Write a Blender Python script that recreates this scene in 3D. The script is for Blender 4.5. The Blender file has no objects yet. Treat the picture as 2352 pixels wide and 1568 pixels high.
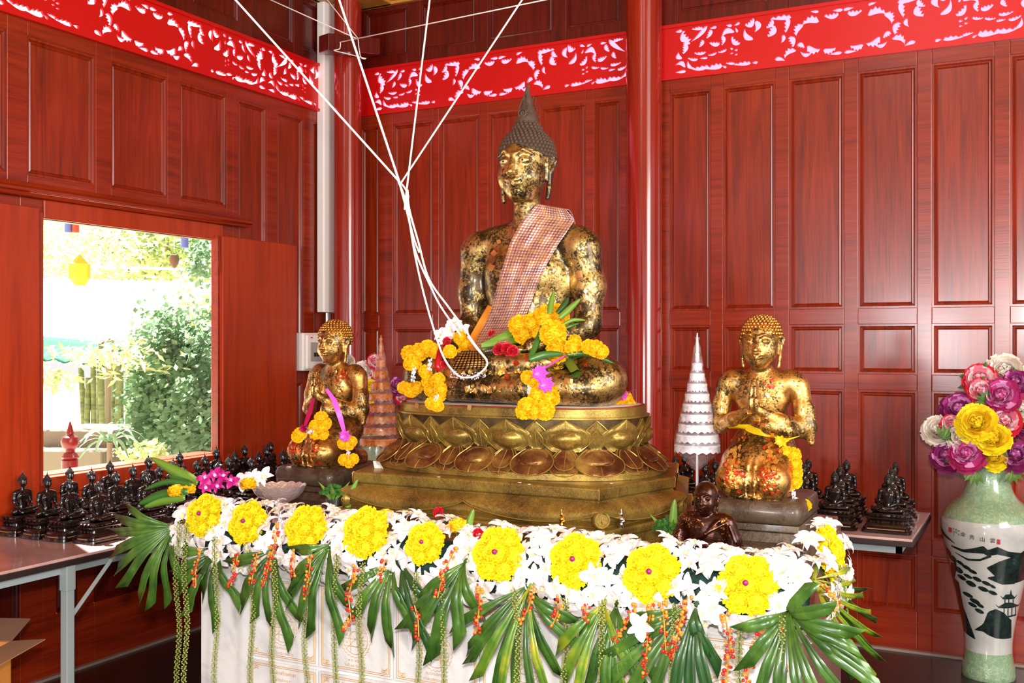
import bpy, bmesh, math, random
import numpy as np
from mathutils import Vector, Matrix, noise
from mathutils.bvhtree import BVHTree
R = math.radians
PI = math.pi
scene = bpy.context.scene
COL = scene.collection
# ---------------------------------------------------------------- camera
CAM = Vector((4.212, -5.717, 1.60))
RX = Vector((0.8902, 0.4555, 0.0))      # camera right
FW = Vector((-0.4555, 0.8902, 0.0))     # camera forward
FPX = 2392.0
cd = bpy.data.cameras.new('camera'); cam = bpy.data.objects.new('camera', cd); COL.objects.link(cam)
cam.location = CAM; cam.rotation_euler = (R(90), 0, R(27.1))
cd.sensor_width = 36.0; cd.lens = 36.0 * FPX / 2352.0; cd.clip_start = 0.05; cd.clip_end = 200
scene.camera = cam
scene.view_settings.view_transform = 'Standard'; scene.view_settings.look = 'None'
scene.view_settings.gamma = 1.0; scene.view_settings.use_curve_mapping = False
scene.view_settings.exposure = 0.62
# ---------------------------------------------------------------- world, sun, assumed lamps, added fill
w = bpy.data.worlds.new('world'); scene.world = w; w.use_nodes = True
bg = w.node_tree.nodes['Background']; bg.inputs[0].default_value = (1.0, 0.98, 0.95, 1); bg.inputs[1].default_value = 0.62
def lamp(name, kind, loc, target, energy, color, **kw):
    l = bpy.data.lights.new(name, kind); o = bpy.data.objects.new(name, l); COL.objects.link(o)
    o.location = loc; o.rotation_euler = (Vector(target) - Vector(loc)).to_track_quat('-Z', 'Y').to_euler()
    l.energy = energy; l.color = color
    for k, v in kw.items(): setattr(l, k, v)
    return o
lamp('sun', 'SUN', (-5, 2.5, 8.3), (0, 0, 0), 20.0, (1.0, 0.96, 0.88), angle=R(1.0))
lamp('assumed_camera_flash', 'AREA', (4.26, -5.80, 1.86), (2.5, -2.0, 1.35), 70, (1.0, 0.97, 0.93), shape='RECTANGLE', size=0.16, size_y=0.10)  # flash assumed from the highlights on the statues
lamp('assumed_rear_lamp', 'AREA', (2.75, -9.2, 1.62), (3.0, -1.0, 1.5), 90, (0.95, 0.97, 1.0), shape='RECTANGLE', size=1.0, size_y=0.9)  # assumed source behind the camera, no doorway built; makes the back wall reflection
lamp('side_fill', 'AREA', (7.6, -4.6, 2.8), (0.6, -1.2, 2.2), 190, (1.0, 0.97, 0.93), shape='RECTANGLE', size=2.6, size_y=2.6)  # added fill lamp out of view, brightens the left wall and conduit

def ray(px, py):
    return FW + RX * ((px - 1176) / FPX) + Vector((0, 0, (784 - py) / FPX))
def at(px, py, d): return CAM + ray(px, py) * d
def onx(px, py, x): r = ray(px, py); return CAM + r * ((x - CAM.x) / r.x)
def ony(px, py, y): r = ray(px, py); return CAM + r * ((y - CAM.y) / r.y)
def onz(px, py, z): r = ray(px, py); return CAM + r * ((z - CAM.z) / r.z)

# ---------------------------------------------------------------- object helpers
def tag(o, label=None, cat=None, group=None, kind=None):
    if label: o['label'] = label
    if cat: o['category'] = cat
    if group: o['group'] = group
    if kind: o['kind'] = kind
    return o
def empty(name, loc=(0, 0, 0), rz=0.0, label=None, cat=None, group=None, kind=None):
    o = bpy.data.objects.new(name, None); COL.objects.link(o)
    o.location = loc; o.rotation_euler = (0, 0, rz); o.empty_display_size = 0.05
    return tag(o, label, cat, group, kind)
def link(name, me, parent=None, loc=None, rot=None, scl=None):
    o = bpy.data.objects.new(name, me); COL.objects.link(o)
    if parent is not None: o.parent = parent
    if loc is not None: o.location = loc
    if rot is not None: o.rotation_euler = rot
    if scl is not None: o.scale = scl
    return o
def copy_tree(o, parent=None):
    c = o.copy(); COL.objects.link(c)
    if parent is not None: c.parent = parent
    for ch in list(o.children): copy_tree(ch, c)
    return c
class MB:
    def __init__(s): s.v = []; s.f = []; s.m = []; s.cm = 0
    def add(s, vs, fs, M=None, m=None):
        b = len(s.v)
        if M is not None: vs = [M @ Vector(v) for v in vs]
        s.v.extend([tuple(v) for v in vs])
        mi = s.cm if m is None else m
        for f in fs: s.f.append(tuple(b + i for i in f)); s.m.append(mi)
        return s
    def box(s, a, b, M=None, m=None):
        x0, y0, z0 = a; x1, y1, z1 = b
        vs = [(x0,y0,z0),(x1,y0,z0),(x1,y1,z0),(x0,y1,z0),(x0,y0,z1),(x1,y0,z1),(x1,y1,z1),(x0,y1,z1)]
        return s.add(vs, [(0,3,2,1),(4,5,6,7),(0,1,5,4),(1,2,6,5),(2,3,7,6),(3,0,4,7)], M, m)
    def lathe(s, prof, n=32, M=None, m=None, cap=True):
        vs = []; fs = []
        for (r, z) in prof:
            for i in range(n):
                a = 2*PI*i/n; vs.append((r*math.cos(a), r*math.sin(a), z))
        for j in range(len(prof)-1):
            for i in range(n):
                k = (i+1) % n; fs.append((j*n+i, j*n+k, (j+1)*n+k, (j+1)*n+i))
        if cap:
            fs.append(tuple(range(n-1, -1, -1))); fs.append(tuple((len(prof)-1)*n+i for i in range(n)))
        return s.add(vs, fs, M, m)
    def tube(s, pts, r, n=6, m=None, cap=True):
        pts = [Vector(p) for p in pts]
        rr = r if isinstance(r, (list, tuple)) else [r]*len(pts)
        vs = []; fs = []; up = None
        for i, p in enumerate(pts):
            t = (pts[min(i+1, len(pts)-1)] - pts[max(i-1, 0)]).normalized()
            if up is None:
                up = Vector((0,0,1)) if abs(t.z) < 0.9 else Vector((1,0,0))
            sx = t.cross(up)
            if sx.length < 1e-6: sx = t.orthogonal()
            sx.normalize(); up = sx.cross(t).normalized()
            for k in range(n):
                a = 2*PI*k/n; vs.append(p + (sx*math.cos(a) + up*math.sin(a))*rr[i])
        for j in range(len(pts)-1):
            for i in range(n):
                k = (i+1) % n; fs.append((j*n+i, j*n+k, (j+1)*n+k, (j+1)*n+i))
        if cap:
            fs.append(tuple(range(n-1, -1, -1))); fs.append(tuple((len(pts)-1)*n+i for i in range(n)))
        return s.add(vs, fs, None, m)
    def prism(s, poly, z0, z1, M=None, m=None):
        n = len(poly); vs = [(x, y, z0) for x, y in poly] + [(x, y, z1) for x, y in poly]
        fs = [tuple(range(n-1, -1, -1)), tuple(range(n, 2*n))] + [(i, (i+1) % n, n+(i+1) % n, n+i) for i in range(n)]
        return s.add(vs, fs, M, m)
    def loft(s, rings, M=None, m=None, cap=True):
        n = len(rings[0]); vs = [p for r in rings for p in r]; fs = []
        for j in range(len(rings)-1):
            for i in range(n):
                k = (i+1) % n; fs.append((j*n+i, j*n+k, (j+1)*n+k, (j+1)*n+i))
        if cap:
            fs.append(tuple(range(n-1, -1, -1))); fs.append(tuple((len(rings)-1)*n+i for i in range(n)))
        return s.add(vs, fs, M, m)
    def grid(s, P, M=None, m=None):     # P[i][j]
        a = len(P); b = len(P[0]); vs = [p for r in P for p in r]
        fs = [(i*b+j, i*b+j+1, (i+1)*b+j+1, (i+1)*b+j) for i in range(a-1) for j in range(b-1)]
        return s.add(vs, fs, M, m)
    def ball(s, c, r, n=6, m=None, M=None):
        rx, ry, rz = r if isinstance(r, (tuple, list)) else (r, r, r)
        vs = [(c[0], c[1], c[2]-rz)]; k = max(3, n//2)
        for j in range(1, k):
            t = -PI/2 + PI*j/k
            for i in range(n):
                a = 2*PI*i/n; vs.append((c[0]+rx*math.cos(t)*math.cos(a), c[1]+ry*math.cos(t)*math.sin(a), c[2]+rz*math.sin(t)))
        vs.append((c[0], c[1], c[2]+rz)); L = len(vs)-1; fs = []
        for i in range(n):
            q = (i+1) % n; fs.append((0, 1+q, 1+i)); fs.append((L, L-n+i, L-n+q))
        for j in range(k-2):
            for i in range(n):
                q = (i+1) % n; fs.append((1+j*n+i, 1+j*n+q, 1+(j+1)*n+q, 1+(j+1)*n+i))
        return s.add(vs, fs, M, m)
    def mesh(s, name, mats, smooth=40):
        me = bpy.data.meshes.new(name); me.from_pydata(s.v, [], s.f)
        for mt in (mats if isinstance(mats, (list, tuple)) else [mats]): me.materials.append(mt)
        me.polygons.foreach_set('material_index', s.m)
        if smooth:
            me.polygons.foreach_set('use_smooth', [True]*len(s.f))
            if smooth < 180: me.set_sharp_from_angle(angle=R(smooth))
        me.update(); return me
    def build(s, name, mats, parent=None, smooth=40, loc=None, rot=None):
        return link(name, s.mesh(name, mats, smooth), parent, loc, rot)
def bevel(o, width=0.004, seg=2):
    b = o.modifiers.new('bevel', 'BEVEL'); b.width = width; b.segments = seg; b.limit_method = 'ANGLE'; b.angle_limit = R(40)
    return o
def recalc(o):
    bm = bmesh.new(); bm.from_mesh(o.data); bmesh.ops.recalc_face_normals(bm, faces=bm.faces); bm.to_mesh(o.data); bm.free(); return o
def struct(o): o['kind'] = 'structure'; return o

# ---------------------------------------------------------------- materials
MATS = {}
def srgb(h):
    if isinstance(h, str): c = [int(h[i:i+2], 16)/255 for i in (0, 2, 4)]
    else: c = h
    return tuple((x/12.92 if x <= 0.04045 else ((x+0.055)/1.055)**2.4) for x in c) + (1.0,)
class MT:
    def __init__(s, name):
        s.m = bpy.data.materials.new(name); s.m.use_nodes = True; s.t = s.m.node_tree
        s.b = s.t.nodes['Principled BSDF']; MATS[name] = s.m
    def n(s, kind, **kw):
        x = s.t.nodes.new(kind)
        for k, v in kw.items():
            if k.startswith('_'): setattr(x, k[1:], v)
            else:
                x.inputs[k.replace('__', ' ')].default_value = v
        return x
    def l(s, a, b): s.t.links.new(a, b)
    def coord(s, kind='Object', scale=(1, 1, 1), rot=(0, 0, 0)):
        tc = s.t.nodes.new('ShaderNodeTexCoord'); mp = s.t.nodes.new('ShaderNodeMapping')
        mp.inputs['Scale'].default_value = scale; mp.inputs['Rotation'].default_value = rot
        s.l(tc.outputs[kind], mp.inputs['Vector']); return mp.outputs['Vector']
    def noise(s, vec, scale, detail=4, rough=0.55, dist=0.0):
        x = s.n('ShaderNodeTexNoise', Scale=scale, Detail=detail, Roughness=rough, Distortion=dist); s.l(vec, x.inputs['Vector']); return x.outputs['Fac']
    def ramp(s, fac, stops, interp='LINEAR'):
        x = s.t.nodes.new('ShaderNodeValToRGB'); x.color_ramp.interpolation = interp; e = x.color_ramp.elements
        while len(e) < len(stops): e.new(0.5)
        for i, (p, c) in enumerate(stops): e[i].position = p; e[i].color = c if len(c) == 4 else tuple(c)+(1,)
        s.l(fac, x.inputs['Fac']); return x.outputs['Color']
    def mix(s, fac, a, b, mode='MIX'):
        x = s.t.nodes.new('ShaderNodeMix'); x.data_type = 'RGBA'; x.blend_type = mode
        for k, v in ((0, fac), (6, a), (7, b)):
            if hasattr(v, 'is_output') or isinstance(v, bpy.types.NodeSocket): s.l(v, x.inputs[k])
            else: x.inputs[k].default_value = v
        return x.outputs[2]
    def math(s, op, a, b=0.0):
        x = s.t.nodes.new('ShaderNodeMath'); x.operation = op
        for k, v in ((0, a), (1, b)):
            if isinstance(v, bpy.types.NodeSocket): s.l(v, x.inputs[k])
            else: x.inputs[k].default_value = v
        return x.outputs[0]
    def bump(s, h, strength=0.3, dist=0.01):
        x = s.n('ShaderNodeBump', Strength=strength, Distance=dist); s.l(h, x.inputs['Height']); s.l(x.outputs['Normal'], s.b.inputs['Normal'])
    def set(s, **kw):
        for k, v in kw.items():
            k = k.replace('__', ' ')
            if isinstance(v, bpy.types.NodeSocket): s.l(v, s.b.inputs[k])
            else: s.b.inputs[k].default_value = v
        return s.m
def plain(name, col, rough=0.5, metal=0.0, **kw):
    m = MT(name); return m.set(Base__Color=srgb(col), Roughness=rough, Metallic=metal, **kw)
def wood(name, dark, mid, light, rough=0.26, axis='z', coat=0.22, gs=1.0):
    m = MT(name)
    sc = {'z': (9, 9, 0.55), 'x': (0.55, 9, 9), 'y': (9, 0.55, 9)}[axis]
    v = m.coord('Object', tuple(c*gs for c in sc)); a = m.noise(v, 2.2, 6, 0.62, 1.2)
    sc2 = {'z': (60, 60, 2.0), 'x': (2.0, 60, 60), 'y': (60, 2.0, 60)}[axis]
    v2 = m.coord('Object', sc2); b = m.noise(v2, 2.0, 4, 0.6, 0.3)
    v3 = m.coord('Object', (1, 1, 1)); c = m.noise(v3, 1.3, 3, 0.5)
    col = m.ramp(a, [(0.25, srgb(dark)), (0.5, srgb(mid)), (0.78, srgb(light))])
    col = m.mix(0.30, col, m.ramp(b, [(0.3, srgb(dark)), (0.7, srgb(light))]))
    col = m.mix(m.math('MULTIPLY', m.ramp(c, [(0.45, (0, 0, 0)), (0.8, (1, 1, 1))]), 0.35), col, srgb(dark))
    m.bump(b, 0.05, 0.004)
    return m.set(Base__Color=col, Roughness=rough, Coat__Weight=coat, Coat__Roughness=0.12)
wood_panel = wood('mahogany_panel', '4c1207', '8c260a', 'a83612')
wood_dark = wood('mahogany_dark', '2e0805', '5c1208', '7a1c0c')
wood_rail = wood('mahogany_rail', '581408', '92260b', 'a83813', axis='x')
wood_raily = wood('mahogany_rail_side', '581408', '92260b', 'a83813', axis='y')
wood_shutter = wood('mahogany_shutter', '8a240a', 'ad340f', 'c24418', rough=0.3)
wood_pillar = wood('pillar_lacquer', '781206', '981c0a', 'aa2a10', rough=0.13, coat=0.7)
wood_gold = wood('honey_wood', '9a5f22', 'c8862f', 'dca24a', axis='x', rough=0.35)
red_paint = plain('red_gloss_paint', 'cc0c0a', 0.35, Coat__Weight=0.2, Coat__Roughness=0.2)
white_plastic = plain('white_plastic', 'f6f0ea', 0.35)
grey_plastic = plain('grey_plastic', 'a9a4a0', 0.2)
black_plastic = plain('black_plastic', '151515', 0.4)
m = MT('pink_translucent_sheet'); tb = m.n('ShaderNodeBsdfTranslucent', Color=srgb('ffc4de')); ad = m.t.nodes.new('ShaderNodeMixShader'); ad.inputs[0].default_value = 0.75
m.l(m.b.outputs[0], ad.inputs[1]); m.l(tb.outputs[0], ad.inputs[2]); m.l(ad.outputs[0], m.t.nodes['Material Output'].inputs[0]); pink_wall = m.set(Base__Color=srgb('ffc4de'), Roughness=0.6)
grey_steel = plain('grey_painted_steel', '97a2a2', 0.45)
steel_dark = plain('dark_steel_edge', '2a1c1a', 0.4)
string_mat = plain('white_cotton_string', 'f4f1ea', 0.8)
# ---------------------------------------------------------------- signed-distance modelling kit
class SDF:
    """grid of signed distances; shapes blend smoothly; net() returns one continuous surface"""
    def __init__(s, lo, hi, h):
        s.lo = np.array(lo, np.float32); s.h = h
        s.n = np.ceil((np.array(hi)-s.lo)/h).astype(int)+1
        s.v = np.full(tuple(s.n), 0.3, np.float32); s.mir = False
    def sub(s, lo, hi, pad):
        a = np.maximum(0, np.floor((np.array(lo)-pad-s.lo)/s.h).astype(int)); b = np.minimum(s.n, np.ceil((np.array(hi)+pad-s.lo)/s.h).astype(int)+1)
        if np.any(a >= b): return None, None
        sl = tuple(slice(a[i], b[i]) for i in range(3))
        g = np.meshgrid(*[s.lo[i]+s.h*np.arange(a[i], b[i], dtype=np.float32) for i in range(3)], indexing='ij')
        return sl, g
    def put(s, sl, d, k, mode):
        a = s.v[sl]
        if mode == 'u':
            if k <= 0: s.v[sl] = np.minimum(a, d)
            else:
                h = np.maximum(k-np.abs(a-d), 0)/k; s.v[sl] = np.minimum(a, d)-h*h*k*0.25
        elif mode == 's':
            d = -d; h = np.maximum(k-np.abs(a-d), 0)/max(k, 1e-6); s.v[sl] = np.maximum(a, d)+h*h*k*0.25
    def ell(s, c, r, k=0.02, mode='u', rot=None):
        m = max(r); lo = [c[i]-m for i in range(3)]; hi = [c[i]+m for i in range(3)]
        sl, g = s.sub(lo, hi, k+2*s.h+0.012)
        if sl is None: return s
        P = [g[i]-c[i] for i in range(3)]
        if rot is not None:
            Rm = Matrix.Rotation(rot[2], 3, 'Z') @ Matrix.Rotation(rot[1], 3, 'Y') @ Matrix.Rotation(rot[0], 3, 'X'); Rm = Rm.inverted()
            P = [Rm[i][0]*P[0]+Rm[i][1]*P[1]+Rm[i][2]*P[2] for i in range(3)]
        k0 = np.sqrt(sum((P[i]/r[i])**2 for i in range(3))); k1 = np.sqrt(sum((P[i]/(r[i]*r[i]))**2 for i in range(3)))+1e-9
        s.put(sl, k0*(k0-1)/k1, k, mode); return s
    def cap(s, a, b, ra, rb, k=0.02, mode='u', flat=None):
        m = max(ra, rb); lo = [min(a[i], b[i])-m for i in range(3)]; hi = [max(a[i], b[i])+m for i in range(3)]
        sl, g = s.sub(lo, hi, k+2*s.h+0.012)
        if sl is None: return s
        ba = [b[i]-a[i] for i in range(3)]; L = sum(x*x for x in ba)+1e-12
        P = [g[i]-a[i] for i in range(3)]
        t = np.clip(sum(P[i]*ba[i] for i in range(3))/L, 0, 1)
        Q = [P[i]-ba[i]*t for i in range(3)]
        if flat is not None: Q = [Q[i]*flat[i] for i in range(3)]
        s.put(sl, np.sqrt(sum(q*q for q in Q))-(ra+(rb-ra)*t), k, mode); return s
    def chain(s, pts, rs, k=0.02, mode='u', flat=None):
        for i in range(len(pts)-1): s.cap(pts[i], pts[i+1], rs[i], rs[i+1], k, mode, flat)
        return s
    def both(s, f):      # call f(+1), f(-1)
        f(1); f(-1); return s
    def net(s):
        v = s.v; inside = v < 0; nx, ny, nz = v.shape
        cnt = np.zeros((nx-1, ny-1, nz-1), np.float32); acc = np.zeros((3, nx-1, ny-1, nz-1), np.float32)
        for ax in range(3):
            o = [0, 1, 2]; o.remove(ax)
            s0 = [slice(None)]*3; s1 = [slice(None)]*3; s0[ax] = slice(0, -1); s1[ax] = slice(1, None)
            A = v[tuple(s0)]; B = v[tuple(s1)]; cr = (A < 0) != (B < 0)
            den = np.where(cr, A-B, 1); t = np.where(cr, A/den, 0).astype(np.float32)
            for i in (0, 1):
                for j in (0, 1):
                    q = [slice(None)]*3; q[o[0]] = slice(i, cr.shape[o[0]]-1+i); q[o[1]] = slice(j, cr.shape[o[1]]-1+j); q = tuple(q)
                    c = cr[q].astype(np.float32); cnt += c
                    acc[ax] += t[q]*c; acc[o[0]] += i*c; acc[o[1]] += j*c
        act = cnt > 0; idx = -np.ones(cnt.shape, np.int64); idx[act] = np.arange(int(act.sum()))
        ii = np.argwhere(act).astype(np.float32); off = np.stack([acc[k][act]/cnt[act] for k in range(3)], 1)
        V = (ii+off)*s.h+s.lo; F = []
        for ax in range(3):
            o = [(ax+1) % 3, (ax+2) % 3]
            s0 = [slice(None)]*3; s1 = [slice(None)]*3; s0[ax] = slice(0, -1); s1[ax] = slice(1, None)
            A = inside[tuple(s0)]; B = inside[tuple(s1)]; cr = A != B
            e = np.argwhere(cr); e = e[(e[:, o[0]] > 0) & (e[:, o[1]] > 0)]
            e = e[(e[:, o[0]] < v.shape[o[0]]-1) & (e[:, o[1]] < v.shape[o[1]]-1)]
            def g(da, db):
                q = e.copy(); q[:, o[0]] += da; q[:, o[1]] += db; return idx[q[:, 0], q[:, 1], q[:, 2]]
            q = np.stack([g(-1, -1), g(0, -1), g(0, 0), g(-1, 0)], 1)
            fl = ~A[e[:, 0], e[:, 1], e[:, 2]]; q[fl] = q[fl][:, ::-1]; F.append(q)
        return V, np.concatenate(F)
    def mesh(s, name, mats, smooth_it=1):
        V, F = s.net()
        me = bpy.data.meshes.new(name); me.vertices.add(len(V)); me.vertices.foreach_set('co', V.ravel())
        me.loops.add(F.size); me.loops.foreach_set('vertex_index', F.ravel().astype(np.int32))
        me.polygons.add(len(F)); me.polygons.foreach_set('loop_start', np.arange(0, F.size, 4, dtype=np.int32))
        me.polygons.foreach_set('use_smooth', np.ones(len(F), bool))
        for mt in (mats if isinstance(mats, (list, tuple)) else [mats]): me.materials.append(mt)
        me.update(calc_edges=True); me.validate(); return me

# ---------------------------------------------------------------- statue materials
def leafed(name, dark, dark2, gold, gold2, cover, scale=9.0, metal=1.0, rgold=0.26, red=0.0, rdark=0.25):
    """old dark bronze / lacquer with squares and flakes of gold leaf rubbed on it"""
    m = MT(name); v = m.coord('Object')
    big = m.noise(v, scale*0.45, 3, 0.6); mid = m.noise(v, scale*1.6, 8, 0.72, 0.4); fine = m.noise(v, scale*9, 4, 0.7)
    s_ = m.math('ADD', m.math('MULTIPLY', big, 0.50), m.math('MULTIPLY', mid, 0.65)); s_ = m.math('ADD', s_, m.math('MULTIPLY', fine, 0.55))
    lo = 0.85 + (0.5-cover)*0.40
    mask = m.ramp(s_, [(lo-0.05, (0, 0, 0)), (lo+0.04, (1, 1, 1))])
    dk = m.mix(m.ramp(m.noise(v, scale*2.3, 5, 0.6), [(0.35, (0, 0, 0)), (0.65, (1, 1, 1))]), srgb(dark), srgb(dark2))
    gd = m.mix(m.ramp(m.noise(v, scale*3.1, 6, 0.7), [(0.38, (0, 0, 0)), (0.62, (1, 1, 1))]), srgb(gold), srgb(gold2))
    if red > 0:
        rd = m.ramp(m.noise(v, scale*0.9, 5, 0.6), [(0.74-red*0.2, (0, 0, 0)), (0.78-red*0.2, (1, 1, 1))]); gd = m.mix(rd, gd, srgb('c8451c'))
    col = m.mix(mask, dk, gd)
    sep = m.t.nodes.new('ShaderNodeRGBToBW'); m.l(mask, sep.inputs[0]); mk = sep.outputs[0]
    m.bump(m.math('ADD', m.math('MULTIPLY', mk, 0.5), m.math('MULTIPLY', fine, 0.6)), 0.28, 0.004)
    m.set(Base__Color=col, Metallic=m.math('MULTIPLY', m.math('ADD', m.math('MULTIPLY', mk, 0.25), 0.70), metal),
          Roughness=m.math('ADD', m.math('MULTIPLY', mk, rgold-rdark), rdark), Coat__Weight=0.35, Coat__Roughness=0.15)
    return m.m
gold_body = leafed('gold_leafed_bronze', '241c12', '584526', 'a8843f', 'e0c07c', 0.45, 12.0, red=0.15, rgold=0.36, rdark=0.28)
gold_face = leafed('gold_leafed_face', '1c1a12', '4f4a28', 'b98a3c', 'f2c878', 0.50, 13.0, red=0.1)
gold_full = leafed('gold_leafed_disciple', '2c210e', '6a4e20', 'b8813a', 'e8b868', 0.53, 16.0, red=0.45, rgold=0.32)
dusty_bronze = plain('dusty_bronze', '5a4638', 0.75, 0.35)
m = MT('antique_brass'); v = m.coord('Object'); a = m.noise(v, 7, 6, 0.65); f = m.noise(v, 160, 3, 0.7)
c = m.ramp(a, [(0.3, srgb('462c18')), (0.45, srgb('84662c')), (0.6, srgb('ac9040')), (0.8, srgb('ccb462'))])
c = m.mix(0.25, c, m.ramp(f, [(0.35, srgb('2c1a0c')), (0.7, srgb('d8bc62'))])); m.bump(f, 0.25, 0.002)
brass = m.set(Base__Color=c, Metallic=0.6, Roughness=0.36)
m = MT('brass_gap_shade'); v = m.coord('Object'); a = m.noise(v, 9, 6, 0.65); f = m.noise(v, 160, 3, 0.7); m.bump(f, 0.25, 0.002)
brass_shade = m.set(Base__Color=m.ramp(a, [(0.3, srgb('2a1a10')), (0.5, srgb('4e3c20')), (0.68, srgb('6e5a2c')), (0.85, srgb('8a7438'))]), Metallic=0.45, Roughness=0.42)  # darker brass: shade in the gaps between lotus petals put into the colour
m = MT('red_brown_brass'); v = m.coord('Object'); a = m.noise(v, 9, 6, 0.65); f = m.noise(v, 160, 3, 0.7)
c = m.ramp(a, [(0.3, srgb('3c1c10')), (0.46, srgb('6e4024')), (0.60, srgb('98703a')), (0.80, srgb('c4a450'))]); m.bump(f, 0.25, 0.002)
brass_red = m.set(Base__Color=c, Metallic=0.6, Roughness=0.36)
black_resin = plain('black_glossy_resin', '1a1110', 0.16, 0.2, Coat__Weight=0.6, Coat__Roughness=0.08)
brown_bronze = leafed('brown_bronze', '2a1008', '4a2012', 'd08438', 'ffb868', 0.16, 22.0, rgold=0.22, rdark=0.18)
base_brown = leafed('dull_brown_base', '3a2a20', '54402f', '4e4436', '63503c', 0.5, 10.0, metal=0.25, rgold=0.5, rdark=0.45)
gold_ink = plain('gold_lettering', 'b07f35', 0.4, 0.5)
# ================================================================ SETTING
H_CEIL = 3.90
FZ0, FZ1 = 3.095, 3.395
# floor: dark speckled granite tiles
m = MT('dark_granite_floor'); v = m.coord('Object', (1, 1, 1)); nz = m.noise(v, 120, 3, 0.7); nb = m.noise(v, 6, 3)
c = m.ramp(nz, [(0.35, srgb('120d0d')), (0.6, srgb('2c2220')), (0.8, srgb('5a4a44'))])
m.set(Base__Color=m.mix(0.3, c, m.ramp(nb, [(0.3, srgb('150e0d')), (0.7, srgb('3a2a26'))])), Roughness=0.22)
floor_mat = m.m
b = MB(); b.box((-0.06, -9.0, -0.12), (7.5, 0.06, 0.0)); struct(b.build('floor', floor_mat, smooth=0))
b = MB(); b.box((0, -9.0, H_CEIL), (7.5, 0.0, H_CEIL + 0.1)); struct(b.build('ceiling', wood_gold, smooth=0))

def wall_boards(parent, to, u0, u1, us, zs, m_rail, mp, recess=0.018):
    """frame-and-panel joinery; to(u, d, z) -> world, d = distance out of the wall. us/zs: list of (lo, hi) panel openings"""
    b = MB()                # stiles and rails, everything that is not a panel
    def bx(bb, ua, ub, da, db, za, zb):
        vs = [to(ua,da,za),to(ub,da,za),to(ub,db,za),to(ua,db,za),to(ua,da,zb),to(ub,da,zb),to(ub,db,zb),to(ua,db,zb)]
        bb.add(vs, [(0,3,2,1),(4,5,6,7),(0,1,5,4),(1,2,6,5),(2,3,7,6),(3,0,4,7)])
    ucuts = [u0] + [x for p in us for x in p] + [u1]
    zlo, zhi = zs[0][0], zs[-1][1]
    for i in range(0, len(ucuts), 2): bx(b, ucuts[i], ucuts[i+1], -0.03, 0.0, zs[0][2], zs[-1][3])
    for (a, c_) in us:
        zc = [zs[0][2]] + [x for p in zs for x in p[:2]] + [zs[-1][3]]
        for i in range(0, len(zc), 2): bx(b, a, c_, -0.03, -0.001, zc[i], zc[i+1])
    o = b.build('frame_boards', m_rail, parent, smooth=0); recalc(o); bevel(o, 0.003, 2)
    for (a, c_) in us:
        for p in zs:
            z0, z1 = p[0], p[1]
            q = MB(); r = recess
            # sloped moulding, then a flat raised field
            rings = []
            for ins, d in ((0, -0.004), (0.010, -0.004), (0.016, -0.014), (0.024, -0.010), (0.030, -r)):
                rings.append([to(a+ins, d, z0+ins), to(c_-ins, d, z0+ins), to(c_-ins, d, z1-ins), to(a+ins, d, z1-ins)])
            q.loft(rings, cap=False)
            n0 = len(q.v); q.add(rings[-1], [(0, 1, 2, 3)])
            oo = q.build('wall_panel', mp, parent, smooth=0); recalc(oo)
    return o
# ---- back wall (plane y = 0)
XB = lambda px: ony(px, 784, 0).x
wb = struct(empty('wall_back'))
toB = lambda u, d, z: Vector((u, -d, z))
U = [(0.15, 0.30)]
for a, c_ in ((901, 994), (1008, 1100), (1121, 1222), (1241, 1345), (1364, 1424)): U.append((XB(a), XB(c_)))
U.append((XB(1537), XB(1632)))
for a, c_ in ((1660, 1780), (1812, 1938), (1970, 2106), (2140, 2284), (2320, 2478)): U.append((XB(a), XB(c_)))
U += [(4.65, 4.95), (5.05, 5.35), (5.45, 5.75), (5.85, 6.15), (6.25, 6.55), (6.65, 6.95), (7.05, 7.35)]
Z = [(0.21, 0.50, 0.0, 0), (0.585, 1.345, 0, 0), (1.43, 1.69, 0, 0), (1.775, 3.02, 0, FZ0)]
wall_boards(wb, toB, 0.0, 7.5, U, Z, wood_rail, wood_panel)
UT = [(XB(a), XB(c_)) for a, c_ in ((838, 935), (965, 1092), (1120, 1270), (1300, 1424))] + [(2.35, 2.85), (2.97, 3.45), (3.57, 4.05), (4.2, 4.7), (4.85, 5.35), (5.5, 6.0), (6.15, 6.65), (6.8, 7.3)]
wall_boards(wb, toB, 0.0, 7.5, UT, [(3.47, 3.78, FZ1, H_CEIL)], wood_dark, wood_dark)
# ---- left wall (plane x = 0), window opening
YL = lambda px: onx(px, 784, 0).y
toL = lambda u, d, z: Vector((d, u, z))
wl = struct(empty('wall_left'))
WY0, WY1 = YL(97) , YL(509)
WZ0, WZ1 = 0.955, 2.18
print('window', WY0, WY1)
UL = [(YL(-150), YL(16)), (YL(63), YL(220)), (YL(256), YL(385)), (YL(414), YL(521))]
UR = [(YL(548), YL(613)), (YL(637), YL(698)), (YL(719), -0.12)]
Yd = YL(535)
wall_boards(wl, toL, -9.0, Yd, [(-8.4, -7.6), (-7.4, -6.6), (-6.4, -5.6), (-5.4, -4.75), (-4.65, -4.05)] + [u for u in UL if u[0] > -4.0], [(2.375, 3.02, 2.27, FZ0)], wood_raily, wood_panel)
wall_boards(wl, toL, Yd, 0.0, UR, [(0.21, 0.50, 0.0, 0), (0.585, 1.345, 0, 0), (1.43, 3.02, 0, FZ0)], wood_raily, wood_panel)
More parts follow.
